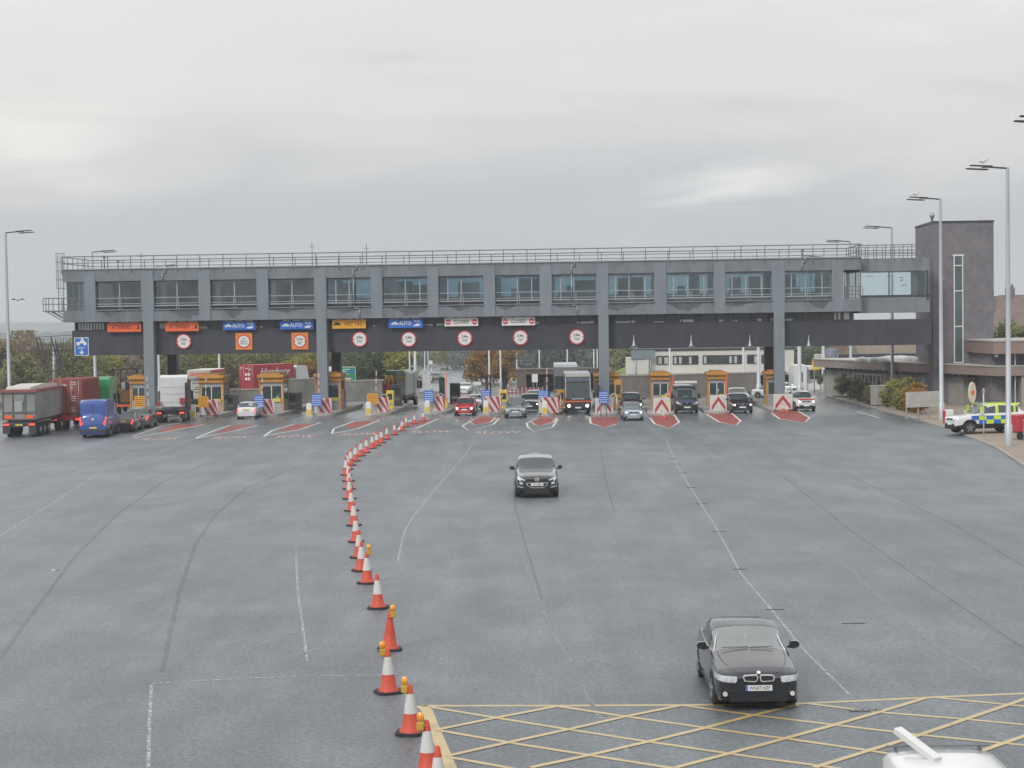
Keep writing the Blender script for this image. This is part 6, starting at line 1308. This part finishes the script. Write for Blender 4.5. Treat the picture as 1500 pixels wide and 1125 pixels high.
# ------------------------------------------------------------------ walls and buildings beyond the plaza
K['wallb'] = mat('brown_grey_concrete', (.21,.19,.165), .85, var=.2, scale=1, bump=.3, dirt=.5, dcol=(.12,.11,.10), stretch=(1,1,.3))
def wall(name, p0, p1, h, m, lab, cat='wall', th=.35, Y0=None, Y1=None):
    a = gnd(*p0) if Y0 is None else Vector((px2x(p0[0], Y0, gz(Y0)), Y0, gz(Y0))); c = gnd(*p1) if Y1 is None else Vector((px2x(p1[0], Y1, gz(Y1)), Y1, gz(Y1)))
    d = (c-a); L = math.hypot(d.x, d.y); o = empty(name, a, math.atan2(d.y, d.x), lab, cat); b = MB(); dz = c.z-a.z
    b.add([(0,0,-.6),(L,0,dz-.6),(L,th,dz-.6),(0,th,-.6),(0,0,h),(L,0,dz+h),(L,th,dz+h),(0,th,h)], [(3,2,1,0),(4,5,6,7),(0,1,5,4),(1,2,6,5),(2,3,7,6),(3,0,4,7)]); b.build('wall_face', m, o)
    b = MB(); b.add([(0,-.06,h+.002),(L,-.06,dz+h+.002),(L,th+.06,dz+h+.002),(0,th+.06,h+.002),(0,-.06,h+.15),(L,-.06,dz+h+.15),(L,th+.06,dz+h+.15),(0,th+.06,h+.15)], [(3,2,1,0),(4,5,6,7),(0,1,5,4),(1,2,6,5),(2,3,7,6),(3,0,4,7)]); b.build('coping', K['concp'], o); return o, L
wall('retaining_wall', (395,592), (470,588), 2.6, K['concw'], 'grey concrete retaining wall behind the bright red container lorry')
wall('retaining_wall', (470,588), (612,583), 2.2, K['concw'], 'grey concrete retaining wall behind the green road sign')
wall('low_wall', (500,586), (650,583), .75, K['concw'], 'low mottled wall in front of the retaining wall, right of the green sign')
wall('retaining_wall', (100,600), (395,592), 1.6, K['concw'], 'low grey wall behind the left-hand queue')
o, L = wall('parapet_wall', (905,0), (1112,0), 2.45, K['wallb'], 'brown-grey concrete wall below the white office building', Y0=196, Y1=205)
K['brownc'] = mat('brown_concrete', (.12,.095,.08), .85, var=.2, scale=.6, dirt=.4)
# underpass / bridge abutment behind the middle lanes
U = empty('underpass', (px2x(757,234,0), 234, gz(234)), R(-2), 'brown concrete underpass portal beyond the middle lanes', 'bridge'); b = MB(); b.box(0, 12, 0, 6, 2.2, 2.9); b.box(0, 1.3, 0, 6, -1, 2.199); b.box(5.2, 6.3, 0, 6, -1, 2.199); b.box(10.5,12,0,6,-1,2.199); b.build('portal', K['brownc'], U)
b = MB(); b.box(1.3, 5.2, 5, 6, -1, 2.198); b.box(6.3,10.5,5,6,-1,2.198); b.build('dark_opening', K['darkcol'], U); b = MB(); b.box(0,12,-.1,-.002,2.75,2.95); b.build('coping', K['brownc'], U)
def sheet_sign(px, py, Y, w_, h_, m, lab, name='road_sign'):
    P = at(px, py, Y); o = empty(name, (P.x, P.y, gz(Y)), 0, lab, 'sign'); z_ = P.z-gz(Y); b = MB(); b.bbox(-w_/2,w_/2,-.04,.04,z_-h_/2,z_+h_/2,.02); q = b.build('panel', m, o); b = MB()
    for s_ in (-.3,.3): b.cyl((s_*w_,.08,-.3),(s_*w_,.08,z_+h_*.4),.06,n=8)
    b.build('post', K['steel'], o); return o, q, z_
o, q, zz = sheet_sign(509, 551, 215, 2.1, 2.35, K['signw'], 'green direction sign with a blue panel and two up arrows beside the second rear column')
b = MB(); b.box(-1.0,1.0,-.046,-.041,zz-1.12,zz+1.12); gq = b.build('green_face', K['signgreen'], q); b = MB(); b.box(.0,.95,-.052,-.047,zz+.5,zz+.75); b.build('blue_panel', K['signblue'], gq); b = MB()
for z_, x0, x1 in ((.85,-.8,.3),(.6,-.8,-.1),(.3,-.8,.2),(.08,-.8,-.2)): b.box(x0,x1,-.052,-.047,zz+z_-.06,zz+z_+.02)
for x in (-.55,.45): b.front([(x-.04,zz-1.05),(x+.04,zz-1.05),(x+.04,zz-.75),(x+.14,zz-.75),(x,zz-.55),(x-.14,zz-.75),(x-.04,zz-.75)][::-1],-.052,-.047)
b.build('white_legend', K['signw'], gq); b = MB(); b.box(-.8,.5,-.054,-.0471,zz-.45,zz-.2); b.build('red_panel', K['signred'], gq); b = MB(); b.box(-.74,.44,-.058,-.0541,zz-.40,zz-.25); b.build('panel_legend', K['signw'], gq)
sheet_sign(483, 543.5, 216, 1.0, 1.1, K['signw'], 'small white sign right of the second grey column')
sheet_sign(699, 562, 240, 1.1, .5, K['signw'], 'small white sign on the verge left of the autumn tree')
sheet_sign(783.5, 554, 230, .8, 1.1, K['signw'], 'white notice in front of the dark underpass')
sheet_sign(631, 531, 470, 1.0, 1.0, K['signw'], 'tiny white sign beside the far climbing road')
# white office building
YO = 225; x0 = px2x(930, YO, 3); x1 = px2x(1150, YO, 3); s_ = YO/FPX
OB = empty('office_building', (x0, YO, gz(YO)), R(-3.2), 'long white two-storey office building with dark window bands behind the right lanes', 'building'); Lw = x1-x0+1
zo = lambda py, px=1040: CAMZ-(py-(470.8-(px-750)*.014))*s_-gz(YO)
b = MB(); b.box(0, Lw, 0, 12, zo(548), zo(513)); b.box(2, Lw-.5, .8, 12, 0, zo(548)-.002); b.box(-1.2,1.8,-.8,3,zo(546),zo(522)); b.build('wall', mat('white_render', (.56,.55,.50), .8, var=.08, scale=.6, dirt=.25, dcol=(.4,.38,.33)), OB)
b = MB(); b.box(-.1, Lw+.1, -.12, 12, zo(513)+.002, zo(510)); b.build('roof_edge', K['darkcol'], OB)
zt_, zb2 = zo(521), zo(532.5)
for a, c in ((960,979),(983.5,1020),(1027,1086),(1091.5,1109),(1112.5,1118)):
    xa, xc = (a-930)*s_+.2, (c-930)*s_+.2; b = MB(); b.box(xa, xc, -.03, .02, zb2, zt_); q = b.build('window', K['cglass'], OB); b = MB(); n = max(1, int((c-a)/7))
    for i in range(n+1): x = xa+(xc-xa)*i/n; b.box(x-.05,x+.05,-.07,-.031,zb2,zt_)
    b.box(xa,xc,-.07,-.031,zb2-.08,zb2); b.box(xa,xc,-.07,-.031,zt_,zt_+.08); b.build('frame', K['darkm'], q)
    r6 = random.Random(a); b = MB()
    for i in range(n):
        if r6.random() < .5: x = xa+(xc-xa)*i/n; b.box(x+.12, x+(xc-xa)/n*.7, -.045, -.031, zb2+.05, zt_-.1)
    if b.f: b.build('blind', K['concp'], q)
b = MB(); b.box(4, 22, -2.2, -.002, zo(549), zo(545.5)); b.build('canopy', K['concp'], OB); b = MB()
for i in range(7): b.box(4.5+i*2.6, 4.7+i*2.6, .6, .79, 0, zo(549)-.01)
b.build('ground_floor_mullions', K['white'], OB); b = MB(); b.box(3, 21, .7, .79, .5, zo(549)-.2); b.build('ground_floor_glass', K['cglass'], OB)
o, q, zz = sheet_sign(942, 519.5, 224, 3.2, 1.1, mat('grey_panel', (.18,.23,.25), .5, var=.1), 'grey panel sign at the left corner of the white office building')
# kiosk block and yellow square sign at the far right lanes
YK = 215; s_ = YK/FPX; xk = px2x(1163, YK, 3); KB = empty('gatehouse', (xk, YK, gz(YK)), R(-3), 'pale flat-roofed gatehouse with a yellow square sign behind the white off-road car', 'building'); zo = lambda py: CAMZ-(py-465)*s_-gz(YK)
b = MB(); b.box(0, 1.6, 0, 6, 0, zo(535)); b.box(1.6, 6, .6, 6, zo(542), zo(537)); b.box(1.75, 5.5, 1.5, 6, zo(572), zo(542)); b.box(3.9,4.2,.7,1.0,0,zo(542)); b.box(1.62,7.0,.3,1.2,0,zo(562)); b.build('wall', K['white'], KB)
b = MB(); b.box(2.2,3.4,1.4,1.498,zo(556),zo(544)); b.box(.5,1.1,-.02,.0,zo(560),zo(545)); b.build('window', K['cglass'], KB); b = MB(); b.box(3.0,5.5,-.3,4,zo(537),zo(520)); b.build('upper_block', K['concp'], KB); b = MB(); b.box(5.5,20,.5,4,zo(530),zo(520)); b.build('roof_band', K['darkcol'], KB)
sheet_sign(1197.5, 535, 205, 1.3, 1.1, K['platey'], 'yellow square sign on the pale gatehouse')
g = gnd(1218, 574); o = empty('storage_tank', (g.x, g.y, g.z), 0, 'grey upright tank on a yellow base beside the hedge', 'tank'); b = MB(); b.lathe([(.75,1.6),(.75,5.0),(.6,5.2),(0,5.3)], 22); b.build('tank', mat('blue_grey_tank', (.13,.15,.2), .5, var=.15), o); b = MB(); b.bbox(-.75,.75,-.6,.6,0,1.6,.05); b.build('base', K['platey'], o)
# houses far right
for X, Y, W_, h1, h2, rz, lab, rc in [(px2x(1482,215,6),215,9,7.2,10.6,R(20),'house with a grey slate roof and chimney beyond the right wing',(.11,.095,.09)),(px2x(1520,200,6),203,8,6.6,10.4,R(-25),'house with a pinkish roof at the right edge beyond the wing',(.16,.125,.11)),(px2x(1313,230,4),230,9,2.2,5.6,R(10),'house with a tan pitched roof seen above the low building',(.2,.165,.13)),(px2x(1285,250,4),250,7,2.2,6.0,R(45),'house with a brown gable left of the tan-roofed house',(.16,.11,.08))]:
    o = empty('house', (X, Y, gz(Y)), rz, lab, 'house'); b = MB(); b.box(-W_/2,W_/2,0,8,-1,h1+1); b.build('wall', K['concp'], o); b = MB(); b.side([(-.4,h1+.9),(8.4,h1+.9),(4,h2+1)], -W_/2-.3, W_/2+.3); rf = b.build('roof', mat('roof_tiles', rc, .85, var=.25, scale=2, bump=.5), o)
    b = MB(); b.box(-W_/2+.6,-W_/2+1.6,3.5,4.5,h2,h2+1.9); 
    for k in (0,.5): b.cyl((-W_/2+.85+k,4,h2+1.9),(-W_/2+.85+k,4,h2+2.3),.14)
    b.build('chimney', K['brick'], rf); b = MB(); b.box(-1.5,-.3,-.04,-.002,h1-1.6,h1-.2); b.box(1,2.2,-.04,-.002,h1-1.6,h1-.2); b.build('window', K['cglass'], o)
# sign gantry seen side-on at the left
Yg = 175; P0 = at(56, 495, Yg); P1 = at(70, 545, Yg); P2 = at(104, 541, Yg); s_ = Yg/FPX
o = empty('sign_truss', (P0.x, Yg, gz(Yg)), 0, 'dark lattice sign frame left of the dark fascia, seen from behind', 'sign frame'); bx = P0.x; b = MB(); g0 = gz(Yg)
def Q(px, py, dy=0): v_ = at(px, py, Yg); return (v_.x-bx, dy, v_.z-g0)
for dy in (0, 1.2):
    b.bar(Q(53,494,dy), Q(66,545,dy), .12); b.bar(Q(75,494,dy), Q(88,543,dy), .14); b.bar(Q(55,515,dy), Q(103,513,dy), .14); b.bar(Q(66,545,dy), Q(104,541,dy), .12); b.bar(Q(53,494,dy), Q(103,491,dy), .05)
    for k in range(6): b.bar(Q(54+k*2.4,497+k*8,dy), Q(76+k*2.2,497+k*7.6,dy), .035)
    for k in range(5): b.bar(Q(80+k*4,495,dy), Q(84+k*4,541,dy), .025)
for py in (495,505,515,525,535,544): b.bar(Q(53+(py-494)*.26,py,0), Q(53+(py-494)*.26,py,1.2), .06); b.bar(Q(75+(py-494)*.26,py,0), Q(75+(py-494)*.26,py,1.2), .06)
b.build('lattice', K['darkm'], o); b = MB(); b.cyl(Q(77,600,.6), Q(76.5,494,.6), .14); b.build('mast', K['lamp'], o)
# ------------------------------------------------------------------ trees
def leafmat(name, c1, c2, c3):
    m = bpy.data.materials.new(name); m.use_nodes = True; t = m.node_tree; n = t.nodes; l = t.links; p = n['Principled BSDF']; p.inputs['Roughness'].default_value = .85
    c = n.new('ShaderNodeTexCoord'); nz = n.new('ShaderNodeTexNoise'); nz.inputs['Scale'].default_value = .45; nz.inputs['Detail'].default_value = 7; nz.inputs['Roughness'].default_value = .75; l.new(c.outputs['Object'], nz.inputs['Vector'])
    r = n.new('ShaderNodeValToRGB'); l.new(nz.outputs['Fac'], r.inputs[0]); e = r.color_ramp.elements; e[0].position = .36; e[0].color = (*c1,1); e[1].position = .66; e[1].color = (*c3,1); q = e.new(.5); q.color = (*c2,1); l.new(r.outputs[0], p.inputs['Base Color'])
    tr = n.new('ShaderNodeBsdfTranslucent'); l.new(r.outputs[0], tr.inputs[0]); mx = n.new('ShaderNodeMixShader'); mx.inputs[0].default_value = .4; l.new(p.outputs[0], mx.inputs[1]); l.new(tr.outputs[0], mx.inputs[2]); l.new(mx.outputs[0], n['Material Output'].inputs[0]); return m
LM = {'olive': leafmat('olive_leaves', (.12,.13,.06), (.21,.21,.095), (.33,.31,.15)), 'brown': leafmat('brown_twigs', (.15,.13,.095), (.25,.21,.15), (.35,.29,.19)), 'green': leafmat('dark_green_leaves', (.06,.085,.045), (.11,.145,.07), (.18,.20,.09)), 'gold': leafmat('gold_leaves', (.12,.08,.015), (.28,.16,.025), (.42,.26,.05)), 'yg': leafmat('yellow_green_leaves', (.12,.13,.03), (.26,.25,.06), (.40,.37,.09)), 'blue': leafmat('blue_green_leaves', (.09,.12,.115), (.14,.175,.16), (.19,.23,.20)), 'orange': leafmat('orange_leaves', (.16,.07,.02), (.34,.15,.035), (.45,.24,.06))}
bark = mat('bark', (.10,.08,.06), .9, var=.3, scale=3, bump=.5)
def tree(X, Y, H, Wd, kind, lab, seed, n=2600, ls=.30, name='tree', twiggy=False, zs=None, group='trees behind the toll plaza', trunk=.2, cat='tree'):
    r = random.Random(seed); o = empty(name, (X, Y, gz(Y) if zs is None else zs), 0, lab, cat, group); b = MB(); th = H*trunk; top = H*.8; b.cyl((0,0,-.4),(0,0,th),H*.03,H*.022,8); ends = []
    b.cyl((0,0,th),(r.uniform(-.3,.3),r.uniform(-.3,.3),top),H*.022,H*.006,7)
    for k in range(9 if n > 500 else 4):
        a = r.uniform(0,2*PI); z0 = th+(top-th)*r.uniform(0,.7); rr = Wd*.5*r.uniform(.4,.9); e = (math.cos(a)*rr, math.sin(a)*rr, z0+H*r.uniform(.12,.3)); b.cyl((0,0,z0), e, H*.012, H*.004, 5); ends.append(e)
        if twiggy:
            for q in range(5): e2 = (e[0]+r.uniform(-1,1)*Wd*.14, e[1]+r.uniform(-1,1)*Wd*.14, e[2]+H*r.uniform(.03,.2)); b.cyl(e, e2, H*.004, .01, 4)
    b.build('trunk', bark, o); c = MB(); vs = []; fs = []
    blobs = []
    for k in range(16 if n > 500 else 7):
        a = r.uniform(0,2*PI); rr = Wd*.5*math.sqrt(r.random())*.75; z_ = H*(trunk+.1)+ (H*(1-trunk-.12))*r.random(); f_ = 1-.55*abs((z_/H-.5))*1.6; blobs.append((math.cos(a)*rr*f_, math.sin(a)*rr*f_, z_, Wd*r.uniform(.13,.24), r.uniform(.7,1.3)))
    for i in range(n):
        bx_, by_, bz, br_, wgt = r.choice(blobs); u = r.gauss(0,1); v_ = r.gauss(0,1); w_ = r.gauss(0,1); d = math.sqrt(u*u+v_*v_+w_*w_)+1e-6; q = br_*(r.random()**.4)*(1.25 if r.random() < .1 else 1); p = Vector((bx_+u/d*q, by_+v_/d*q, min(H*1.02, max(H*trunk*.7, bz+w_/d*q*.8))))
        s = ls*r.uniform(.5,1.3); a1 = Vector((r.gauss(0,1),r.gauss(0,1),r.gauss(0,1))).normalized(); a2 = a1.orthogonal().normalized(); a1 = a1*s; a2 = a2*s*.6; k0 = len(vs); vs += [tuple(p-a1), tuple(p+a2), tuple(p+a1), tuple(p-a2)]; fs.append((k0,k0+1,k0+2,k0+3))
    c.v = vs; c.f = [list(f_) for f_ in fs]; c.m = [0]*len(fs); c.sm = [False]*len(fs); c.build('crown', LM[kind], o); return o
def tp(px, pyt, Y, Wd, kind, lab, seed, **kw):
    P = at(px, pyt, Y); return tree(P.x, Y, P.z-gz(Y), Wd, kind, lab, seed, **kw)
TR = [(12,500,215,8,'brown','brown half-bare tree behind the far left lamp post'),(48,487,235,9,'brown','tall brown tree right of the far left lamp post'),(80,505,250,9,'olive','olive tree behind the lattice sign frame'),(30,520,200,6,'olive','low olive tree above the tipper body'),(112,520,215,8,'olive','olive tree above the oxide-red container'),(148,524,225,8,'yg','yellowish tree above the green cab'),(178,520,235,9,'brown','brown tree above the open-frame lorry'),(200,518,250,8,'brown','brown tree left of the first grey column'),
 (236,512,240,7,'olive','olive tree right of the first grey column'),(268,505,240,8,'olive','olive tree right of the first rear column'),(302,508,255,9,'yg','yellow-green tree above the cream box lorry'),(335,504,265,9,'brown','brown tree between the cream lorry and the red container'),(372,504,255,9,'olive','olive tree above the bright red container'),(405,508,265,8,'olive','olive-grey tree above the white lorry cab'),(437,505,230,6,'yg','yellow-green tree left of the golden bush'),(458,506,240,7,'olive','olive tree tucked behind the second grey column'),
 (515,498,260,10,'green','dark green tree above the green direction sign'),(540,502,245,9,'green','dark green tree right of the green direction sign'),(566,508,250,8,'olive','olive tree above the green and white lorry'),(588,512,240,6,'yg','yellow-green tree at the end of the retaining wall'),(618,500,560,14,'blue','bluish far tree left of the climbing road'),(645,500,620,16,'blue','bluish far tree over the climbing road'),(662,505,500,11,'yg','yellow tree above the farthest people carrier'),(688,505,480,12,'blue','blue-green tree right of the farthest people carrier'),
 (722,505,290,8,'orange','golden orange autumn tree left of centre beyond the road'),(742,512,285,6,'gold','smaller golden tree right of the orange autumn tree'),(705,515,300,6,'gold','golden tree left of the orange autumn tree'),(775,498,380,14,'blue','blue-green tree left over the underpass'),(805,498,390,14,'blue','blue-green tree over the middle of the underpass'),(838,500,380,14,'blue','blue-green tree right over the underpass'),(865,502,400,13,'blue','blue-green tree left of the third grey column'),(912,500,380,12,'olive','olive tree right of the third grey column'),(930,505,330,9,'olive','olive tree left of the white office building'),
 (1185,510,300,9,'green','green tree above the gatehouse, left'),(1225,512,310,10,'yg','yellow-green tree above the low building roof'),(1262,512,300,8,'olive','olive tree left of the brown gable'),(1332,508,240,5,'green','bright green bush behind the low building by the tower'),(1476,468,190,6,'olive','olive-green tree left of the right-edge houses'),(1497,480,185,4,'olive','olive-green tree at the right edge above the wing')]
for i, (px, py, Y, Wd, k, lab) in enumerate(TR):
    tp(px, py, Y, Wd*1.15, k, lab, i+11, n=3800 if Y < 300 else 2200, ls=.26 if Y < 300 else .42, twiggy=(k == 'brown'), trunk=.08)
tp(452, 532, 228, 4.5, 'gold', 'golden bush left of the second grey column', 88, n=1800, ls=.2, trunk=.05, name='bush', cat='bush')
# woodland belt that closes the view behind those trees
def belt(x0p, x1p, Y, ht, m, seed, n):
    r = random.Random(seed); b = MB(); vs = []; fs = []; X0, X1 = px2x(x0p, Y), px2x(x1p, Y)
    for i in range(n):
        X = r.uniform(X0, X1); hh = ht*(.75+.3*math.sin(X*.13+seed)+.18*math.sin(X*.41)+.1*math.sin(X*1.1)); z_ = gz(Y)-.5+hh*r.random()**.8; y = Y+r.uniform(0,12)*(1-.5*z_/ht); p = Vector((X, y, z_)); s = r.uniform(.4,1.1)
        a1 = Vector((r.gauss(0,1),r.gauss(0,1),r.gauss(0,1))).normalized(); a2 = a1.orthogonal().normalized(); a1 = a1*s; a2 = a2*s*.6; k0 = len(vs); vs += [tuple(p-a1), tuple(p+a2), tuple(p+a1), tuple(p-a2)]; fs.append([k0,k0+1,k0+2,k0+3])
    b.v = vs; b.f = fs; b.m = [0]*len(fs); b.sm = [False]*len(fs); o = b.build('distant_woodland', m); tag(o, {1:'dense brown woodland belt behind the left half of the plaza',2:'blue-green woodland belt behind the middle of the plaza',3:'green woodland belt behind the buildings on the right',4:'hazy woodland on the left beyond the nearer trees'}[seed], 'woodland', None, 'stuff')
belt(-60, 600, 285, 7.5, LM['brown'], 1, 16000); belt(560, 960, 640, 15, LM['blue'], 2, 9000); belt(900, 1620, 420, 9, LM['green'], 3, 9000); belt(-100, 560, 480, 12, LM['olive'], 4, 9000)
# grass bank right of the third column, crash barrier
g0 = at(905, 585, 250); b = MB(); b.add([(px2x(893,240),240,gz(240)),(px2x(925,240),240,gz(240)),(px2x(925,262),275,gz(262)+2.4),(px2x(893,262),275,gz(262)+1.0)], [(0,1,2,3)]); tag(b.build('grass_bank', mat('bright_grass', (.12,.17,.03), .9, var=.3, scale=.5, bump=.4, dirt=.3, dcol=(.12,.10,.04))), kind='structure')
def rail(p0, p1, Y0, Y1, lab):
    a = Vector((px2x(p0, Y0, gz(Y0)), Y0, gz(Y0))); c = Vector((px2x(p1, Y1, gz(Y1)), Y1, gz(Y1))); o = empty('crash_barrier', a, 0, lab, 'barrier'); d = c-a; b = MB(); b.bar((0,0,.6), d+Vector((0,0,.6)), .06, .3); b.build('beam', K['steel'], o); b = MB(); n = int(d.length/3)
    for i in range(n+1): q = d*(i/max(1,n)); b.box(q.x-.05,q.x+.05,q.y-.05,q.y+.05,q.z,q.z+.7)
    b.build('post', K['steel'], o)
rail(892, 932, 218, 232, 'steel crash barrier right of the third grey column'); rail(700, 682, 215, 330, 'pale crash barrier curving along the right side of the climbing road'); rail(682, 690, 330, 430, 'far end of the crash barrier up the climbing road'); rail(607, 600, 250, 330, 'crash barrier on the left side of the climbing road')
# orange mesh barriers beyond the leaning pole
for px0, px1, Y, lab in [(736,765,205,'red and white barrier fence behind the silver hatchback, left'),(765,795,210,'red and white barrier fence behind the silver hatchback, right')]:
    a = px2x(px0, Y, gz(Y)); c = px2x(px1, Y, gz(Y)); o = empty('barrier_fence', (a, Y, gz(Y)), 0, lab, 'barrier'); b = MB(); b.box(0,c-a,0,.08,.35,.55); b.box(0,c-a,0,.08,.75,.9); b.build('red_plank', K['redpaint'], o); b = MB()
    for i in range(6): x = (c-a)*i/5; b.box(x-.04,x+.04,-.2,.25,0,1.0)
    b.build('foot', K['coneW'], o)
# hedge and shrubs along the right kerb
SH = [(1200,574,1.5,'olive'),(1210,577,1.6,'green'),(1220,580,1.7,'yg'),(1231,583,1.6,'olive'),(1241,586,1.5,'green'),(1252,589,1.6,'olive'),(1263,592,1.4,'green'),(1273,594,1.3,'olive'),(1303,600,1.8,'yg'),(1313,603,2.1,'yg'),(1323,605,2.3,'yg'),(1331,608,2.0,'gold'),(1339,611,1.7,'orange')]
SN = ['farthest','second farthest','third farthest','fourth farthest','fifth farthest','sixth farthest','seventh farthest','nearest']
for i, (px, py, h_, k) in enumerate(SH):
    g = gnd(px+(5 if i < 8 else 7), py+(.8 if i < 8 else -1.5)); lab = ('dark green shrub in the kerbside hedge, %s of the eight' % SN[i]) if i < 8 else ['yellow-green shrub nearest the low pale block','yellow-green shrub at the foot of the street lamp','tallest yellow-green shrub beside the orange ones','golden shrub between the yellow-green and orange ones','orange-brown shrub next to the blank board'][i-8]
    tree(g.x, g.y, h_*1.2, 2.6, k, lab, 200+i, n=1800, ls=.13, name='shrub', zs=.12, group='shrubs along the right kerb', trunk=.02, cat='shrub')
g = gnd(1285, 597); o = empty('concrete_block', (g.x+.8, g.y+1, .12), R(24), 'pale concrete planter block between hedge and yellow shrubs', 'planter'); b = MB(); b.bbox(-1.2,1.2,-.4,.4,0,1.7,.05); b.build('block', K['concw'], o); b = MB(); b.bbox(-1.25,1.25,-.45,.45,1.7,1.8,.02); b.build('cap', K['concp'], o)
# ------------------------------------------------------------------ haze
hz = MB(); hz.box(-3200, 3200, -40, 4300, -12, 62); H_ = tag(hz.build('haze', K['white']), kind='stuff'); m = bpy.data.materials.new('haze'); m.use_nodes = True; n = m.node_tree.nodes; n.clear(); o_ = n.new('ShaderNodeOutputMaterial'); pv = n.new('ShaderNodeVolumePrincipled'); pv.inputs['Color'].default_value = (.88,.92,.97,1); pv.inputs['Density'].default_value = HAZE = .00038; m.node_tree.links.new(pv.outputs[0], o_.inputs['Volume']); H_.data.materials.clear(); H_.data.materials.append(m)
